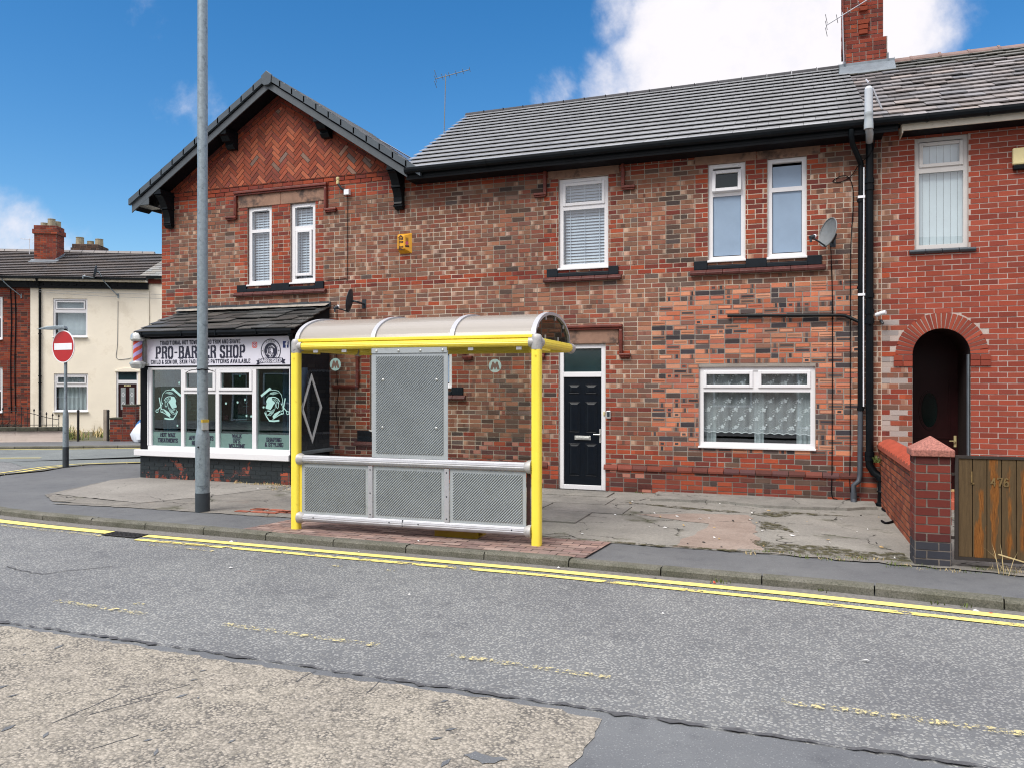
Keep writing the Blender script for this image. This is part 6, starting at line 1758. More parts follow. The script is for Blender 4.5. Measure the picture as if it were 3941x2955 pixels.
def ribbed(u0, u1, v0, v1, w, name, margin=.042, pitch=.031):
    mb = MB(); mb.fbox(B0, u0, u1, v0, v1, w-.012, w)
    o = mb.build(name, M['panel_grey'], BS)
    a, b, c, d = u0+margin, u1-margin, v0+margin, v1-margin
    g = MB(); g.fbox(B0, a, b, c, d, w, w+.001); g.build('panel_inset', M['groove'], o)
    mb = MB(); rect = [(a, c), (b, c), (b, d), (a, d)]; k = a-(d-c)-pitch
    while k < b+pitch:
        h = pitch*.40
        for s0, s1, z0, z1 in ((-h, 0, .0012, .013), (0, h, .013, .0012)):
            q = clip_poly([(k+s0, c), (k+s1, c), (k+s1+(d-c), d), (k+s0+(d-c), d)], rect)
            if q:
                f = lambda p: z0+(z1-z0)*((p[0]-(p[1]-c)-k)-s0)/(s1-s0)
                mb.face([P(B0, p[0], p[1], w+f(p)) for p in q])
        k += pitch
    mb.build('ribbing', M['panel_grey'], o)
    return o
for a, b in ((.09, .975), (1.035, 1.922), (1.985, 2.868)): ribbed(a, b, .195, .788, .005, 'lower_panel')
for u in (.977, 1.925):
    mb = MB(); mb.fbox(B0, u, u+.057, .195, .785, .007, .022); o = mb.build('panel_strip', M['alu'], BS, bevel=.004)
    mb = MB()
    for z in (.235, .48, .745): mb.disc(frame(P(B0, u+.028, z, .022), B0[1], Z3), 0, 0, 0, .008, 0, .003, 8)
    mb.build('screw', M['dish_dark'], o)
mb = MB(); mb.fbox(B0, 2.872, 2.912, .21, .78, -.02, -.012); mb.build('end_plate', M['rust'], BS)
mb = MB(); mb.fbox(B0, .062, .09, .21, .78, -.02, .01); mb.build('end_strip', M['yellow'], BS)
ad = ribbed(1.028, 1.968, .886, 2.085, .02, 'notice_panel', .055, .031)
mb = MB(); mb.fbox(B0, 1.028, 1.960, 2.065, 2.125, .021, .030); o = mb.build('panel_header', M['panel_grey'], ad)
mb = MB()
for u, z in ((1.175, 1.767), (1.837, 1.768), (1.167, 1.233), (1.834, 1.235), (1.09, 2.092), (1.37, 2.092), (1.64, 2.092), (1.91, 2.092)):
    mb.lathe(P(B0, u, z, .029), [(.016, 0), (.015, .006), (.009, .011), (.001, .012)], 10, axis=B0[3])
mb.build('dome_bolt', M['chrome'], ad, smooth=True)
mb = MB()
gls = []
for u0, u1 in ((.075, 1.022), (1.974, 2.905)):
    mb = MB(); mb.fbox(B0, u0, u1, .886, 2.118, -.006, 0); gls.append(mb.build('glass_pane', M['glass_shelter'], BS))
mb = MB()
for u in (.28, .66, 2.235, 2.79): mb.fbox(B0, u-.03, u+.03, 2.085, 2.118, .001, .014)
mb.build('glazing_clip', M['alu'], BS)
def mlogo(u, v, gl):
    mb = MB(); mb.disc(B0, u, v, 0, .073, .001, .002, 28, 0)
    w = .0025
    K = 1.55; mb.prism(B0, [(u+a*K, v+b*K) for a, b in ((-.036, -.028), (-.018, -.028), (-.010, -.008), (-.002, -.028), (.002, -.028), (.010, -.008), (.018, -.028), (.036, -.028), (.020, .028), (.008, .028), (0, .010), (-.008, .028), (-.020, .028))], w-.0004, w, 1)
    mb.build('logo', [M['emblem'], plain('logo_letter', lin(96, 74, 62), .6)], gl)  # brown M, the wall colour showing through its cut-out
mlogo(.54, 1.945, gls[0]); mlogo(2.515, 1.915, gls[1])
mb = MB(); mb.fbox(B0, 1.745, 2.26, -.004, .125, -.42, -.11); mb.tube([P(B0, 2.26, .07, -.20), P(B0, 2.30, .07, -.20)], .035, 12)
mb.build('foot_box', plain('dull_yellow', lin(170, 142, 24), .45, var=.15, scale=8, dirt=lin(90, 76, 20), dscale=10, damt=.6), BS, bevel=.01)

# ================================================================== lamp post and no-entry sign
LP = thing('lamp_post', 'tall galvanised steel lamp post with dark painted base beside the shop', 'lamp post', (-7.617, -3.86, 0))
lx, ly = -7.617, -3.86
mb = MB(); mb.lathe((lx, ly, 0), [(.092, .24), (.093, .93), (.093, 1.0), (.085, 1.06), (.074, 1.11), (.071, 1.14), (.070, 1.5), (.067, 5), (.064, 9.0)], 28); mb.build('column', M['galv'], LP, smooth=True)
mb = MB(); mb.lathe((lx, ly, 0), [(.0945, -.02), (.0945, .25)], 28); mb.build('base', M['darkbase'], LP, smooth=True)
toc = Vector((-lx, -12.45-ly, 0)).normalized(); an0 = math.atan2(toc.y, toc.x)-.32
mb = MB(); nk = 10
for k in range(nk):
    a, b = an0-.62+1.24*k/nk, an0-.62+1.24*(k+1)/nk; rr = .0975
    mb.face([(lx+rr*math.cos(a), ly+rr*math.sin(a), .36), (lx+rr*math.cos(b), ly+rr*math.sin(b), .36), (lx+rr*math.cos(b), ly+rr*math.sin(b), .925), (lx+rr*math.cos(a), ly+rr*math.sin(a), .925)])
for a in (an0-.62, an0+.62): mb.tube([(lx+.095*math.cos(a), ly+.095*math.sin(a), .36), (lx+.095*math.cos(a), ly+.095*math.sin(a), .925)], .004, 5)
for z in (.36, .925): mb.tube([(lx+.096*math.cos(an0-.62+1.24*k/nk), ly+.096*math.sin(an0-.62+1.24*k/nk), z) for k in range(nk+1)], .004, 5)
dd = mb.build('access_door', M['galv'], LP, smooth=True)
mb = MB(); mb.tube([(lx+.095*math.cos(an0-.25), ly+.095*math.sin(an0-.25), .875), (lx+.105*math.cos(an0-.25), ly+.105*math.sin(an0-.25), .875)], .012, 8); mb.build('lock', M['black'], dd)
mb = MB(); mb.tube([(lx+.073*math.cos(2*math.pi*k/24), ly+.073*math.sin(2*math.pi*k/24), 1.915+.004*math.sin(k)) for k in range(25)], .008, 6)
mb.tube(curve_pts([(lx-.07, ly-.02, 1.915), (lx-.17, ly-.05, 1.90), (lx-.26, ly-.03, 1.87)]), .005, 5); mb.tube(curve_pts([(lx+.07, ly-.02, 1.915), (lx+.15, ly-.04, 1.905), (lx+.22, ly-.02, 1.885)]), .005, 5)
mb.build('cable_tie', M['blackmatt'], LP)
a = an0+.75; c = Vector((lx+.085*math.cos(a), ly+.085*math.sin(a), 0)); Ft_ = frame(c, (-math.sin(a), math.cos(a), 0), Z3)
mb = MB(); mb.fbox(Ft_, -.045, .045, 1.10, 1.235, -.03, .012); o = mb.build('tag_box', M['chrome'], LP, bevel=.01)
mb = MB(); mb.fbox(Ft_, -.046, .046, 1.205, 1.242, -.03, .0135); mb.build('tape', plain('yellow_tape', lin(200, 170, 60), .6), o)
mb = MB(); mb.tube([Vector((lx, ly, 8.9)), Vector((lx+.1, ly-.7, 9.2))], .035, 10); mb.prism(frame((lx+.1, ly-.7, 9.2), (0, -1, 0), Z3), [(-.05, -.06), (.6, -.03), (.6, .04), (-.05, .06)], -.12, .12); mb.build('lantern', M['galv'], LP)

NE = thing('no_entry_sign', 'red and white no entry disc on a grey post with its own lamp', 'road sign', (-14.34, -.27, 0))
nx_, ny_ = -14.34, -.27
mb = MB(); mb.lathe((nx_, ny_, 0), [(.058, .30), (.057, 1.05), (.052, 1.12), (.034, 1.20), (.032, 1.5), (.030, 2.86)], 18); mb.build('post', M['galv'], NE, smooth=True)
mb = MB(); mb.lathe((nx_, ny_, 0), [(.060, -.02), (.060, .42)], 18); mb.build('base', M['darkbase'], NE, smooth=True)
Fn = frame((nx_, ny_-.06, 2.49), (.998, -.06, 0), Z3)
mb = MB(); mb.disc(Fn, 0, 0, 0, .335, -.01, 0, 44); mb.disc(Fn, 0, 0, .315, .335, 0, .002, 44); bk = mb.build('sign_plate', M['white'], NE)
mb = MB(); mb.disc(Fn, 0, 0, 0, .315, .0, .003, 44); mb.build('red_disc', M['red_sign'], bk)
mb = MB(); mb.fbox(Fn, -.265, .265, -.068, .068, .003, .006); mb.build('white_bar', M['white'], bk)
mb = MB(); Fh = frame((nx_, ny_, 2.86), (.85, -.5, 0), (0, 0, 1))
mb.prism(frame((nx_+.05, ny_-.02, 2.85), (-.93, -.3, 0), Z3), [(0, 0), (.35, -.01), (.62, .0), (.40, .055), (.22, .07), (.02, .065)], -.06, .06)
mb.build('lamp_head', M['galv'], NE, bevel=.012)
mb = MB(); mb.tube([(nx_, ny_, 2.80), (nx_, ny_, 2.87)], .036, 10); mb.build('lamp_bracket', M['darkbase'], NE)

# ================================================================== the terrace across the side street
FH = frame((-24, 9, 0), (.891, .454, 0), (0, 0, 1))
CH = thing('terraced_house', 'cream rendered terraced house with white windows and dark red door', 'house', P(FH, 0, 0, -3))
def holed(mb, F, u0, u1, v0, v1, holes, c=None):
    us = sorted({u0, u1, *[x for h in holes for x in h[:2]]}); vs = sorted({v0, v1, *[x for h in holes for x in h[2:]]})
    for i in range(len(us)-1):
        for j in range(len(vs)-1):
            if not any(h[0] < (us[i]+us[i+1])/2 < h[1] and h[2] < (vs[j]+vs[j+1])/2 < h[3] for h in holes):
                mb.face([P(F, us[i], vs[j]), P(F, us[i+1], vs[j]), P(F, us[i+1], vs[j+1]), P(F, us[i], vs[j+1])], 0, c)
    for a, b, c_, d in holes:
        for p, q in (((a, c_), (a, d)), ((b, d), (b, c_)), ((a, d), (b, d)), ((b, c_), (a, c_))):
            mb.face([P(F, *p, 0), P(F, *p, -.12), P(F, *q, -.12), P(F, *q, 0)], 0, c)
CO = [(-1.31, -.14, 3.40, 4.78), (-1.28, -.12, .74, 2.09), (.84, 1.60, .0, 2.20)]
mb = MB(); holed(mb, FH, -2.07, 1.97, 0, 5.2, CO)
mb.face([P(FH, 1.97, 0, 0), P(FH, 1.97, 0, -6.5), P(FH, 1.97, 5.3, -6.5), P(FH, 1.97, 6.9, -3.2), P(FH, 1.97, 5.3, 0)])
mb.build('wall', M['cream'], CH)
rm = MB(); rm.fbox(FH, -2.0, 1.9, .1, 5.1, -1.6, -1.55); rm.build('room_lining', M['dark_room'], CH)
w = window(CH, FH, *CO[0], [(-1.24, -.21, 3.48, 4.27, 'fixed'), (-1.21, -.24, 4.40, 4.68, 'sash')], fw=.065, cill=.08)
mb = MB()
for i in range(12): mb.face([P(FH, -1.23+i*.085, 3.48, -.2-(i % 2)*.01), P(FH, -1.147+i*.085, 3.48, -.22), P(FH, -1.147+i*.085, 4.70, -.22), P(FH, -1.23+i*.085, 4.70, -.2-(i % 2)*.01)])
mb.build('blind', M['vertical_blind'], w)
w = window(CH, FH, *CO[1], [(-1.22, -.18, .81, 1.62, 'fixed'), (-1.19, -.21, 1.74, 2.0, 'sash')], fw=.06, cill=.08)
mb = MB()
for i in range(40): a, b = -1.22+1.04*i/40, -1.22+1.04*(i+1)/40; f = lambda u: -.2+.025*math.sin(u*42); mb.face([P(FH, a, .8, f(a)), P(FH, b, .8, f(b)), P(FH, b, 2.0, f(b)), P(FH, a, 2.0, f(a))])
mb.build('curtain', M['net'], w, smooth=True)
mb = MB(); mb.ring(FH, .84, 1.60, .0, 2.2, .06, -.12, -.03); mb.fbox(FH, .90, 1.54, 1.73, 1.86, -.12, -.032); dr = mb.build('door', M['upvc'], CH)
mb = MB(); mb.fbox(FH, .90, 1.54, .06, 1.73, -.11, -.06); mb.build('door_leaf', M['maroon'], dr)
mb = MB(); mb.face([P(FH, .90, 1.86, -.06), P(FH, 1.54, 1.86, -.06), P(FH, 1.54, 2.14, -.06), P(FH, .90, 2.14, -.06)]); mb.build('fanlight', M['fan'], dr)
for u in (.985, 1.285):
    mb = MB(); mb.fbox(FH, u, u+.165, .80, 1.59, -.06, -.05); gg = mb.build('door_pane', plain('leaded_pane', lin(150, 158, 160), .3, var=.2, scale=20), dr)
    mb = MB()
    for v in (1.0, 1.34): stroke(mb, FH, [(u+.0825, v+.08), (u+.13, v), (u+.0825, v-.08), (u+.035, v), (u+.0825, v+.08)], .012, -.0495)
    mb.build('lead_came', M['white'], gg)
mb = MB(); mb.fbox(FH, 1.10, 1.32, 1.635, 1.70, -.06, -.052, 0); 
for i in range(4): mb.fbox(FH, 1.125+i*.046, 1.15+i*.046, 1.648, 1.688, -.052, -.05, 1)
mb.build('number_plate', [M['cream_box'], M['ink']], dr)
mb = MB(); mb.prism(FH, [(.80+.84*i/10, 2.2+.09*math.sin(math.pi*i/10)) for i in range(11)][::-1]+[(.80, 2.16), (1.64, 2.16)][::1], -.02, .03); mb.build('door_hood', M['cream'], CH)
def far_roof(parent, u0, u1, cut=None, seed=70):
    F_ = frame(P(FH, 0, 5.47, .33), FH[1], FH[2]*.40-FH[3]*.9165)
    L = 3.62; mb = MB()
    pl = [(u0, 0), (u1, 0), (u1, L), (u0, L)] if cut is None else cut(L)
    tiles(mb, F_, pl, .226, .6, .05, lambda r, u, v: shade((.20, .182, .176), r.uniform(.88, 1.1), r), seed=seed, under=.3); mb.face([P(F_, a, b, -.004) for a, b in pl], 0, (.02, .02, .022, 1))
    rf = mb.build('roof', M['tile_left'], parent)
    mb = MB(); x = u0; r = random.Random(seed)
    while x < u1-.4:
        mb.prism(frame(P(F_, x, L, .0), FH[3], Z3), [(-.14, -.08), (.14, -.06), (.10, .04), (0, .085), (-.1, .04)], 0, .43, 0, (.17, .155, .15, 1)); x += .455
    mb.face([P(F_, u0, L, 0), P(F_, u1, L, 0), P(F_, u1, L, 0)-FH[3]*3.3-Z3*1.4, P(F_, u0, L, 0)-FH[3]*3.3-Z3*1.4], 0, (.1, .1, .1, 1))
    mb.build('ridge_tile', M['tile_left'], rf)
    return rf
crf = far_roof(CH, -1.95, 1.92)
mb = MB(); mb.fbox(FH, -2.07, 1.97, 5.14, 5.375, .0, .12); 
for i in range(14): mb.fbox(FH, -2.0+i*.28, -1.86+i*.28, 5.24, 5.29, .12, .15)
mb.fbox(FH, -2.07, 1.95, 5.44, 5.52, .28, .42); mb.build('gutter', M['black'], CH)
mb = MB(); mb.fbox(FH, -2.07, 1.95, 5.375, 5.435, .0, .28); mb.build('fascia', M['cream'], CH)
mb = MB(); mb.tube([P(FH, -1.73, 5.45, .33), P(FH, -1.73, 5.3, .2), P(FH, -1.73, 5.15, .05), P(FH, -1.73, 0, .05)], .04, 8)
for z in (3.5, 2.0, 1.75): mb.tube([P(FH, -1.73, z-.02, .05), P(FH, -1.73, z+.02, .05)], .055, 8)
mb.build('downpipe', M['black'], CH, smooth=True)
RH = thing('terraced_house', 'dark red brick terraced house at the left edge, joined to the cream one', 'house', P(FH, -5, 0, -3))
RO = [(-4.1, -3.0, 3.30, 4.82), (-4.1, -3.0, .70, 2.3)]
mb = MB(); brickwork(mb, FH, -9, -2.08, 0, 5.2, lambda u, v, w, r: ('p', shade(r.choice(RED+PURP[:1]), r.uniform(.62, .95), r)), RO, seed=71)
rw = mb.build('wall', M['brick'], RH)
mo = MB(); holed(mo, FH, -9, -2.07, 0, 5.2, RO, (.17, .125, .10, 1)); mo.build('mortar', M['mortar'], rw)
rm = MB(); rm.fbox(FH, -8.9, -2.1, .1, 5.1, -1.6, -1.55); rm.build('room_lining', M['dark_room'], RH)
for h in RO: window(RH, FH, *h, [(h[0]+.08, h[1]-.08, h[2]+.08, h[2]+.75, 'fixed'), (h[0]+.09, h[1]-.09, h[2]+.87, h[3]-.09, 'sash')], fw=.07, cill=.09)
rrf = far_roof(RH, -8.9, -1.96, seed=75)
mb = MB(); mb.fbox(FH, -9, -2.075, 5.14, 5.375, .0, .12); mb.fbox(FH, -9, -2.075, 5.44, 5.52, .28, .42); mb.build('gutter', M['black'], RH)
mb = MB(); mb.fbox(FH, -9, -2.075, 5.375, 5.435, .0, .28); mb.build('fascia', M['cream'], RH)
def stack(parent, u0, u1, w0, w1, z0, zc, z1, seed, pots, dk=1.):
    mb = MB(); cc = lambda u, v, w, r: ('p', shade(r.choice(RED if dk == 1 else SOOT), r.uniform(.55, .95)*dk, r))
    def block(a, b, c, d, e, f, sd_):
        brickwork(mb, frame(P(FH, a, 0, d), FH[1], Z3), 0, b-a, e, f, cc, seed=sd_); brickwork(mb, frame(P(FH, b, 0, d), -FH[3], Z3), 0, d-c, e, f, cc, seed=sd_+1)
        mb.fbox(FH, a+.002, b-.002, e, f, c, d-.001, 0, (.2, .15, .12, 1))
    block(u0, u1, w1, w0, z0, zc, seed); block(u0-.05, u1+.05, w1-.05, w0+.05, zc, zc+.17, seed+2); block(u0-.01, u1+.01, w1, w0+.01, zc+.17, z1, seed+4)
    o = mb.build('chimney', M['brick'], parent)
    p = MB()
    for u, w, h, r_ in pots: p.lathe(P(FH, u, z1, w), [(r_*1.1, -.02), (r_, h*.9), (r_*1.08, h*.92), (r_*1.05, h), (r_*.8, h), (r_*.8, h-.1)], 12)
    p.build('chimney_pot', M['pot'], o)
    return o
ck1 = stack(rrf, -2.74, -1.94, -1.75, -2.40, 6.0, 7.40, 7.72, 80, [(-2.2, -1.95, .28, .13), (-2.52, -2.1, .15, .13), (-2.12, -2.25, .24, .12)])
mb = MB(); mb.prism(frame(P(FH, -2.82, 0, 0), -FH[3], Z3), [(1.45, 6.20), (1.45, 6.28), (1.72, 6.42), (1.74, 6.30)], -.0, .98); mb.prism(frame(P(FH, -1.93, 0, 0), -FH[3], Z3), [(1.70, 6.26), (1.70, 6.46), (2.4, 6.76), (2.4, 6.6)], -.03, .02); mb.build('flashing', M['lead'], ck1)
ck2 = stack(crf, -2.42, -1.42, -4.3, -5.4, 6.4, 7.14, 7.47, 90, [(-2.2, -4.5, .30, .15), (-1.9, -4.8, .2, .13), (-1.52, -4.7, .28, .15)], .85)
# the slated end of the next range, set back on the right
SL = thing('terraced_house', 'cream house with slated roof just visible left of the brick corner', 'house', P(FH, 4, 0, -3))
mb = MB(); mb.fbox(FH, 1.98, 9, 0, 5.36, -6.5, -.04); mb.build('wall', M['cream'], SL)
mb = MB(); mb.fbox(FH, 1.96, 9, 5.36, 5.52, -.04, .03, c=shade(RED[3], .5)); mb.build('brick_cornice', M['brick_smooth'], SL)
mb = MB(); F_ = frame(P(FH, 1.93, 5.62, .12), FH[1], FH[2]*.5-FH[3]*.866)
tiles(mb, F_, [(-.25, 0), (7, 0), (7, 3.4), (.62, 3.4)], .2, .32, .012, lambda r, u, v: shade((.20, .20, .19), r.uniform(.8, 1.2), r), seed=95, jit=.02); srf = mb.build('roof', M['slate'], SL)
mb = MB(); mb.fbox(FH, 1.93, 9, 5.53, 5.62, .03, .14); mb.build('gutter', M['black'], SL)
# dishes and small things on the terrace
sat_dish('dark satellite dish on a bent pole above the cream house gutter', P(FH, .31, 5.70, .50), (-.75, -.65, .2), .46, .42, P(FH, .91, 4.9, 0), P(FH, .02, 5.5, .72), 'dish_dark', P(FH, .56, 5.35, .30), 'galv')
sat_dish('satellite dish on a bent pole cut off by the left edge', P(FH, -3.12, 5.76, .5), (-.75, -.65, .2), .46, .42, P(FH, -2.38, 4.85, 0), P(FH, -3.4, 5.55, .75), 'dish_dark', P(FH, -2.80, 5.30, .30), 'galv')
aerial('small white tv aerial beside the far brick chimney', P(FH, -3.25, 6.7, -2.5), P(FH, -3.25, 7.35, -2.5), (-.5, -.8, 0), .4, 4, 'white')
for k, pt in enumerate(((-2.58, 5.0), (-2.72, 5.0))):
    cable(('dark cable down the red terraced house, nearest its cream neighbour', 'dark cable down the red terraced house, second from its cream neighbour')[k], [P(FH, pt[0], 5.1, .02), P(FH, pt[0]+.03, 4.0, .02), P(FH, pt[0], 2.5, .02), P(FH, pt[0]+.02, .7, .02)], .018)
cable('thin wire down the cream house front from its satellite dish', [P(FH, .91, 4.7, .01), P(FH, .89, 3.2, .01), P(FH, .86, 2.65, .01), P(FH, 1.2, 2.62, .01), P(FH, 1.36, 2.66, .01)], .008, 'dish')
for k, (za, zb_) in enumerate(((5.05, 4.93), (4.98, 4.78))):
    cable(('upper thin overhead wire stretched across the cream house front', 'lower thin overhead wire stretched across the cream house front')[k], [P(FH, -1.65, za, .25), P(FH, .2, (za+zb_)/2-.02, .3), P(FH, 2.6, zb_, .35)], .007, 'dish')
# front garden: painted low wall, railings, gate posts, brick pier
LW_ = thing('garden_wall', 'low white painted wall with mossy dark coping across the side street', 'wall', P(FH, -2, 0, 4.85))
mb = MB(); brickwork(mb, frame(P(FH, 0, 0, 4.95), FH[1], Z3), -9, 1.12, -.02, .33, lambda u, v, w, r: ('p', shade((.62, .58, .54), r.uniform(.9, 1.05))), seed=97, gap=.006, d=.004)
mb.fbox(FH, -9, 1.12, -.05, .33, 4.72, 4.95, 0, (.5, .46, .42, 1)); mb.build('wall', M['whitewall'], LW_)
mb = MB(); r = random.Random(9); x = -9
while x < 1.1:
    w = r.uniform(.5, .8); z = r.uniform(-.008, .008); mb.fbox(FH, x, min(1.14, x+w-.01), .33+z, .44+z, 4.69, 5.01); x += w
mb.build('coping', M['coping_dark'], LW_, bevel=.012)
RL = thing('railing', 'curved black iron railing on top of the low white wall', 'railing', P(FH, -.5, .45, 4.85))
mb = MB(); top = lambda s: .78+.13*math.cos((s+.28)*2.3) if s < .95 else .70
ss = [-3.6+i*.175 for i in range(27)]
for s in ss: 
    z = top(s)+.13; mb.tube([P(FH, s, .44, 4.85), P(FH, s, z-.04, 4.85)], .010, 6); mb.lathe(P(FH, s, z-.05, 4.85), [(.012, 0), (.028, .03), (.004, .09)], 6)
mb.tube([P(FH, s, top(s), 4.85) for s in ss], .011, 6); mb.tube([P(FH, ss[0], .50, 4.85), P(FH, ss[-1], .50, 4.85)], .011, 6)
mb.build('bars', M['rusty_iron'], RL)
for s, n_ in ((1.50, 'black iron gate post at the end of the low white wall'), (2.36, 'black iron gate post beside the low brick pier')):
    t = thing('gate_post', n_, 'post', P(FH, s, 0, 4.85), 'gate posts of the far front garden'); mb = MB(); mb.tube([P(FH, s, -.02, 4.85), P(FH, s, .90, 4.85)], .035, 10); mb.lathe(P(FH, s, .90, 4.85), [(.042, 0), (.042, .02), (.02, .05), (.001, .055)], 10); mb.build('shaft', M['rusty_iron'], t)
t = thing('gate_post', 'pale grey wooden post by the gap in the far garden front', 'post', P(FH, 2.2, 0, 4.6)); mb = MB(); mb.fbox(FH, 2.12, 2.22, -.02, .95, 4.5, 4.6); mb.build('shaft', M['wood_post'], t, bevel=.01)
PR = thing('gate_pier', 'stepped red brick gate pier across the side street beside the shop', 'pier', P(FH, 2.8, 0, 4.8))
mb = MB(); pc = lambda u, v, w, r: ('p', shade(r.choice(RED+PURP), r.uniform(.6, .95), r))
for a, b, h in ((2.44, 2.80, .66), (2.81, 3.18, 1.05)):
    brickwork(mb, frame(P(FH, a, 0, 4.95), FH[1], Z3), 0, b-a, -.02, h, pc, seed=int(a*100), L=.21); brickwork(mb, frame(P(FH, b, 0, 4.95), -FH[3], Z3), 0, .36, -.02, h, pc, seed=int(a*101), L=.21)
    mb.fbox(FH, a, b, -.05, h, 4.59, 4.948, 0, (.24, .19, .16, 1))
mb.build('shaft', M['brick'], PR)
mb = MB(); mb.fbox(FH, 2.42, 2.80, .66, .71, 4.57, 4.97); mb.fbox(FH, 2.79, 3.2, 1.05, 1.10, 4.57, 4.97); mb.build('cap', M['coping_dark'], PR, bevel=.01)
HW = thing('garden_wall', 'dark brick wall with black coping behind the white rubbish bags', 'wall', P(FH, 4.5, 0, 4.4))
mb = MB(); brickwork(mb, frame(P(FH, 3.2, 0, 4.4), FH[1], Z3), 0, 5, -.02, .66, pc, seed=333); mb.fbox(FH, 3.2, 8.2, -.05, .66, 4.2, 4.398, 0, (.1, .08, .07, 1)); mb.build('wall', M['brick'], HW)
mb = MB(); mb.fbox(FH, 3.2, 8.2, .66, .84, 4.15, 4.45); mb.build('coping', M['coping_dark'], HW, bevel=.02)
def bag(label, s, w, z0, rx, rz, seed, m):
    t = thing('rubbish_bag', label, 'bag', P(FH, s, z0, w), 'rubbish bags behind the shop corner'); r = random.Random(seed); mb = MB()
    prof = [(.001, 0), (.8, .02), (1.0, .15), (1.02, .4), (.85, .65), (.5, .85), (.2, .95), (.12, 1.0), (.2, 1.1), (.001, 1.12)]
    n = 20; vs = []; fs = []
    for i, (q, h) in enumerate(prof):
        for k in range(n):
            a = 2*math.pi*k/n; e = 1+.12*math.sin(3*a+i+seed)+.08*math.sin(7*a-i*2)
            vs.append(P(FH, s+math.cos(a)*q*rx*e+.15*rx*h, z0+h*rz, w+math.sin(a)*q*rx*e))
    for i in range(len(prof)-1):
        for k in range(n): fs.append((i*n+k, i*n+(k+1) % n, (i+1)*n+(k+1) % n, (i+1)*n+k))
    mb.mesh(vs, fs); mb.build('sack', M[m], t, smooth=True)
bag('full white rubbish bag on the far pavement by the shop corner', 3.52, 5.45, .0, .27, .62, 2, 'bag_white')
bag('blue and white rubbish bag leaning behind the full white one', 3.34, 4.95, .18, .2, .5, 5, 'bag_blue')
mb = MB()   # growth in the far front garden
r = random.Random(77)
def tuft(mb, c, h, n, spread, r, m=0, wd=.006):
    for i in range(n):
        a = r.uniform(0, 6.28); l = h*r.uniform(.5, 1.1); o = Vector(c)+Vector((r.uniform(-spread, spread), r.uniform(-spread, spread), 0)); b = Vector((math.cos(a), math.sin(a), 0))
        tip = o+b*l*r.uniform(.2, .7)+Z3*l*r.uniform(.6, 1); mid = o.lerp(tip, .5)+Z3*l*.12; s = b.cross(Z3)*wd
        mb.face([o-s, o+s, mid+s*.7, mid-s*.7], m); mb.face([mid-s*.7, mid+s*.7, tip], m)
for i in range(70):
    s = r.uniform(-2.5, 2.3); w = r.uniform(1.0, 4.6)
    if 1.0 < s < 2.3 and w < 2.0: w += 1.5
    tuft(mb, P(FH, s, -.01, w), r.uniform(.2, .55), 16, .15, r, 0 if r.random() < .6 else 1, .014)
o = mb.build('weeds', [M['leaf'], M['straw']]); kind(o, 'stuff')
t = thing('bush', 'bare brown bush behind the low white wall at left', 'bush', P(FH, -.5, .4, 4.4)); mb = MB()
for i in range(260):
    a = r.uniform(0, 6.28); l = r.uniform(.2, .45); o = P(FH, -.85+r.uniform(-.75, .5), .35+r.uniform(-.05, .1), 4.45+r.uniform(-.2, .2)); d = Vector((math.cos(a), math.sin(a), r.uniform(.3, 1.2))).normalized()
    s = d.cross(Vector((.3, .2, 1))).normalized()*.012; mb.face([o-s, o+s, o+d*l]); 
mb.build('twigs', M['bush'], t)

# ================================================================== road furniture, litter and weeds
DG = thing('drain_grate', 'iron drain grate in the gutter interrupting the double yellow lines', 'drain', (-7.5, -5.27, -.07))
mb = MB(); Fd_ = frame((-7.77, -5.37, -.058), (1, -.02, 0), (0, 1, 0))
mb.ring(Fd_, 0, .52, 0, .20, .025, -.004, .004); mb.build('frame', M['rusty_iron'], DG)
mb = MB()
for k in range(9): mb.fbox(Fd_, .045+k*.05, .072+k*.05, .025, .175, -.004, .003)
mb.build('bars', M['rusty_iron'], DG)
mb = MB(); mb.fbox(Fd_, .025, .495, .025, .175, -.006, -.0045); mb.build('pit', M['seam'], DG)
mb = MB(); r = random.Random(15)
lit = [plain('litter_white', (.7, .7, .68, 1), .7), plain('litter_blue', lin(50, 80, 170), .5), plain('litter_dark', (.02, .02, .02, 1), .7), plain('litter_tan', lin(190, 160, 110), .8), plain('litter_red', lin(210, 90, 60), .6)]
spots = [(-6.05, -5.17, 0), (-4.4, -5.16, 0), (-2.2, -5.12, 0), (-.6, -1.5, 0), (-1.2, -2.2, 0), (-2.3, -1.2, 3), (-.1, -2.9, 0), (.2, -1.0, 2), (-1.25, -5.2, 2), (-.75, -5.22, 2), (-.72, -5.2, 4), (-2.6, -2.4, 2), (-6.0, -5.15, 1), (-8.3, -1.5, 0), (-8.4, -1.7, 0), (-3.9, -4.75, 0), (1.4, -5.4, 4), (1.3, -5.38, 0), (-1.7, -3.0, 0), (-.9, -3.4, 0), (.3, -3.3, 0), (-.45, -1.1, 0), (-.4, -1.2, 3), (.75, -2.3, 0), (-2.0, -1.9, 2), (-5.2, -6.2, 0), (-1.0, -6.3, 0), (.4, -6.9, 0), (-3.1, -6.5, 0)]
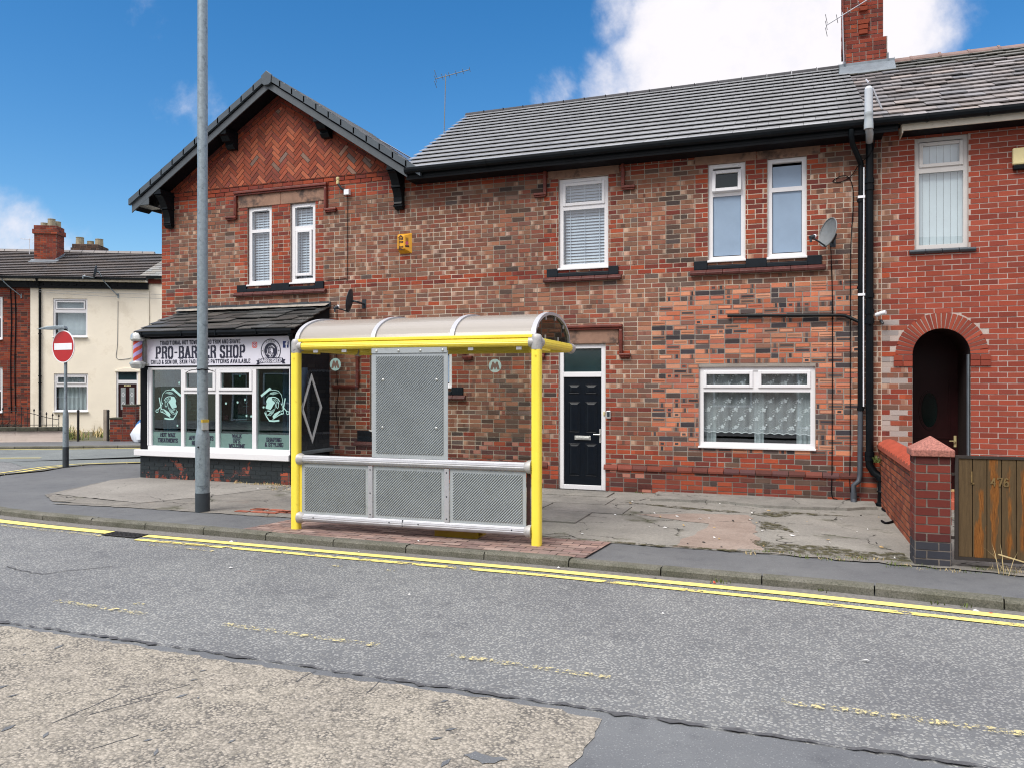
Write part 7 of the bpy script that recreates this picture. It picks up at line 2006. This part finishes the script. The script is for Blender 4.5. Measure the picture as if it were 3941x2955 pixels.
for x, y, m in spots+[(r.uniform(-2.5, 1), r.uniform(-3.9, -.3), r.choice([0, 0, 2, 3])) for i in range(46)]:
    zb = -.062 if y < -5.08 else .004; q = r.uniform(.012, .035) if m != 2 else r.uniform(.01, .03); a = r.uniform(0, 3.1); e = r.uniform(.3, .9)
    c, s = math.cos(a), math.sin(a); dz = r.uniform(.003, .02)
    mb.mesh([(x+c*q, y+s*q, zb), (x-s*q*e, y+c*q*e, zb+dz), (x-c*q, y-s*q, zb+dz*.4), (x+s*q*e, y-c*q*e, zb+.002), (x, y, zb+dz*1.2)], [(0, 1, 4), (1, 2, 4), (2, 3, 4), (3, 0, 4)], m)
kind(mb.build('litter', lit), 'stuff')
mb = MB(); r = random.Random(23)
for i in range(14): tuft(mb, (r.uniform(1.42, 2.6), r.uniform(-4.16, -4.06), 0), r.uniform(.03, .12), 8, .04, r, 1, .002)
for i in range(30): tuft(mb, (r.uniform(.7, 2.5), r.uniform(-4.28, -4.07), 0), r.uniform(.012, .035), 10, .05, r, r.choice([0, 0, 1]), .003)
for i in range(34): tuft(mb, (r.uniform(-.55, 1.0), r.uniform(-4.16, -3.9), 0), r.uniform(.015, .04), 10, .05, r, r.choice([0, 0, 1]), .004)
for i in range(22): tuft(mb, (r.uniform(-9.2, -8.2), r.uniform(-1.32, -1.2), 0), r.uniform(.02, .07), 10, .05, r, 1, .004)
for i in range(16): tuft(mb, (r.uniform(-8.3, -7.6), r.uniform(-1.9, -1.2), 0), r.uniform(.02, .05), 10, .06, r, r.choice([0, 1]), .004)
for i in range(26): tuft(mb, (r.uniform(-2.7, 1.0), r.uniform(-.12, -.02), 0), r.uniform(.01, .04), 8, .04, r, r.choice([0, 1]), .004)
for x, y in ((-.72, -5.17), (-.62, -5.18), (1.05, -5.27), (.2, -5.2), (1.25, -5.3)): tuft(mb, (x, y+.03, -.065), .04, 14, .05, r, 0, .004)
for i in range(8): tuft(mb, (1.02+r.uniform(-.05, .02), -.25+r.uniform(-.1, .05), .62), .10, 8, .03, r, 0, .006)
for p in ((1.75, -4.25, 0), (2.15, -4.2, 0)): tuft(mb, p, .32, 10, .06, r, 1, .003)
mb.face([(1.7, -4.15, .16), (1.71, -4.15, .17), (2.3, -4.25, .02), (2.29, -4.25, .01)], 1)
kind(mb.build('weeds', [M['leaf'], M['straw']]), 'stuff')
# fallen bricks and red pavers breaking up by the lamp post
mb = MB(); r = random.Random(2)
for i in range(26):
    x, y = (r.uniform(-7.1, -6.3), r.uniform(-3.72, -3.45)) if i < 13 else (r.uniform(-6.1, -5.2), r.uniform(-3.75, -3.35))
    a = r.uniform(-.15, .15); F_ = frame((x, y, .003), (math.cos(a), math.sin(a), 0), (-math.sin(a), math.cos(a), 0))
    mb.fbox(F_, -.1, .1, -.048, .048, 0, .008, 0, shade(lin(196, 118, 96, 1.9), r.uniform(.8, 1.2), r))
kind(mb.build('paving', M['block']))

# the terrace on the camera's side of the road (it is what the shop windows reflect)
OT = thing('terraced_house', 'plain red brick terrace across the main road, facing the shop', 'house', (-6, -20, 0))
FO = frame((14, -20, 0), (-1, 0, 0), (0, 0, 1))
hol = [(x+d, x+d+w, z0, z1) for x in range(0, 40, 5) for d, w, z0, z1 in ((.8, 1.5, .8, 2.2), (3.2, .9, .02, 2.2), (.9, 1.1, 3.6, 5.0), (3.2, 1.0, 3.6, 5.0))]
mb = MB(); holed(mb, FO, 0, 40, 0, 5.5, hol, (.17, .085, .06, 1)); mb.build('wall', M['mortar'], OT)
mb = MB()
for a, b, c, d in hol: mb.ring(FO, a, b, c, d, .07, -.1, -.03)
mb.build('window_frame', M['upvc'], OT)
mb = MB()
for a, b, c, d in hol: mb.face([P(FO, a, c, -.09), P(FO, b, c, -.09), P(FO, b, d, -.09), P(FO, a, d, -.09)])
mb.build('pane', M['dark_pane'], OT)
mb = MB(); mb.face([P(FO, 0, 5.4, .3), P(FO, 40, 5.4, .3), P(FO, 40, 7.7, -3.5), P(FO, 0, 7.7, -3.5)]); mb.face([P(FO, 0, 5.4, -7), P(FO, 40, 5.4, -7), P(FO, 40, 7.7, -3.5), P(FO, 0, 7.7, -3.5)]); mb.build('roof', M['slate_grey'], OT)
sheet('pavement', [(-70, -14.2), (70, -14.2), (70, -20), (-70, -20)], .0, M['tarmac'])

# ================================================================== sky, sun and camera
SUN_EL, SUN_AZ = 52, 205       # degrees; azimuth clockwise from +Y
wd = bpy.data.worlds.new('World'); sc.world = wd; wd.use_nodes = True
nt = wd.node_tree; nn, ll = nt.nodes, nt.links
bg = nn['Background']; bg.inputs['Strength'].default_value = .10
sky = nn.new('ShaderNodeTexSky'); sky.sky_type = 'NISHITA'; sky.sun_disc = False
sky.sun_elevation = rad(SUN_EL); sky.sun_rotation = rad(SUN_AZ); sky.air_density = 1.0; sky.dust_density = .3; sky.ozone_density = 2.2
tc = nn.new('ShaderNodeTexCoord'); D_ = tc.outputs['Generated']
def wmath(op, a, b=0., cl=False):
    m = nn.new('ShaderNodeMath'); m.operation = op; m.use_clamp = cl
    for i, v in enumerate((a, b)):
        if hasattr(v, 'links'): ll.new(v, m.inputs[i])
        else: m.inputs[i].default_value = v
    return m.outputs[0]
yaw = rad(20.1)
def skydir(px, py):
    u, v = (px-1106)/1700.2, (829.3-py)/1700.2
    return Vector((-math.sin(yaw)+u*math.cos(yaw), math.cos(yaw)+u*math.sin(yaw), v)).normalized()
def dot(d):
    n = nn.new('ShaderNodeVectorMath'); n.operation = 'DOT_PRODUCT'; ll.new(D_, n.inputs[0]); n.inputs[1].default_value = d; return n.outputs['Value']
def wnoise(sc_, det=6, rough=.6, dist=0):
    t = nn.new('ShaderNodeTexNoise'); t.inputs['Scale'].default_value = sc_; t.inputs['Detail'].default_value = det; t.inputs['Roughness'].default_value = rough; t.inputs['Distortion'].default_value = dist
    ll.new(D_, t.inputs['Vector']); return t.outputs['Fac']
field = None
# cumulus bank over the roofs, a few wisps, and unseen cloud overhead, added for soft light
for px, py, R_, k in ((1500, 75, .085, 1), (1640, 40, .115, 1), (1800, 60, .12, 1), (1895, 70, .08, 1), (1420, 150, .06, .9), (1330, 190, .045, .7), (1700, -40, .1, 1), (1560, 160, .10, 1), (1800, 170, .10, 1), (1975, 75, .05, .8), (1330, 30, .04, .55),
                     (5, 515, .05, .55), (60, 560, .05, .42), (425, 265, .035, .22), (1215, 195, .04, .34), (1290, 150, .03, .4)):
    d = wmath('SUBTRACT', 1., wmath('DIVIDE', wmath('SUBTRACT', 1., dot(skydir(px, py))), R_*R_/2*1.6))
    d = wmath('MULTIPLY', wmath('MAXIMUM', d, -1.), k)
    field = d if field is None else wmath('MAXIMUM', field, d)
sx = nn.new('ShaderNodeSeparateXYZ'); ll.new(D_, sx.inputs[0])
over = wmath('MULTIPLY', wmath('SUBTRACT', sx.outputs[2], .47), 6.)
behind = wmath('MULTIPLY', wmath('SUBTRACT', wmath('MULTIPLY', dot(Vector((.34, -.94, .15)).normalized()), 1.), .15), 2.2)
field = wmath('MAXIMUM', field, wmath('MINIMUM', wmath('MAXIMUM', over, behind), .85))
nz = wmath('SUBTRACT', wnoise(5.5, 9, .62, .3), .5); nz2 = wmath('SUBTRACT', wnoise(19, 6, .6), .5)
f = wmath('ADD', field, wmath('ADD', wmath('MULTIPLY', nz, 1.9), wmath('MULTIPLY', nz2, .55)))
mask = wmath('MULTIPLY', wmath('SUBTRACT', f, .08), 1.45, True)
mask = wmath('MULTIPLY', wmath('MULTIPLY', mask, mask), wmath('SUBTRACT', 3., wmath('MULTIPLY', mask, 2.)))
hs = nn.new('ShaderNodeHueSaturation'); hs.inputs['Saturation'].default_value = 1.38; hs.inputs['Value'].default_value = .98; ll.new(sky.outputs[0], hs.inputs['Color'])
cr = nn.new('ShaderNodeValToRGB'); e = cr.color_ramp.elements
e[0].position = .2; e[0].color = (5.0, 5.1, 5.8, 1); e[1].position = .9; e[1].color = (6.3, 6.1, 6.35, 1)
ll.new(wmath('ADD', f, wmath('MULTIPLY', nz2, .5)), cr.inputs['Fac'])
lit = nn.new('ShaderNodeVectorMath'); lit.operation = 'SCALE'; ll.new(cr.outputs[0], lit.inputs[0])
ll.new(wmath('ADD', 1., wmath('MULTIPLY', wmath('SUBTRACT', sx.outputs[2], .42, True), 1.9)), lit.inputs['Scale'])  # overhead cloud brightened to light the scene
mx = nn.new('ShaderNodeMix'); mx.data_type = 'RGBA'; ll.new(mask, mx.inputs['Factor']); ll.new(hs.outputs[0], mx.inputs['A']); ll.new(lit.outputs[0], mx.inputs['B'])
ll.new(mx.outputs['Result'], bg.inputs['Color'])

sl_ = bpy.data.lights.new('sun', 'SUN'); sl_.energy = 2.0; sl_.angle = rad(28); sl_.color = (1, .95, .88)
so = bpy.data.objects.new('sun', sl_); COL.objects.link(so)
az, el = rad(SUN_AZ), rad(SUN_EL)
sdir = Vector((math.sin(az)*math.cos(el), math.cos(az)*math.cos(el), math.sin(el)))
so.rotation_euler = (-sdir).to_track_quat('-Z', 'Y').to_euler()

cam = bpy.data.cameras.new('camera'); co = bpy.data.objects.new('camera', cam); COL.objects.link(co)
cam.sensor_width = 36; cam.lens = 36*3029/3941; cam.clip_end = 2000; cam.clip_start = .05
co.location = (0, -12.45, 1.72); co.rotation_euler = (rad(90), 0, rad(20.1))
sc.camera = co
sc.view_settings.view_transform = 'Standard'; sc.view_settings.look = 'None'; sc.view_settings.gamma = 1; sc.view_settings.exposure = .68
sc.cycles.max_bounces = 8; sc.cycles.transparent_max_bounces = 24; sc.cycles.caustics_reflective = False
sc.cycles.use_denoising = True; sc.cycles.filter_width = 1.1
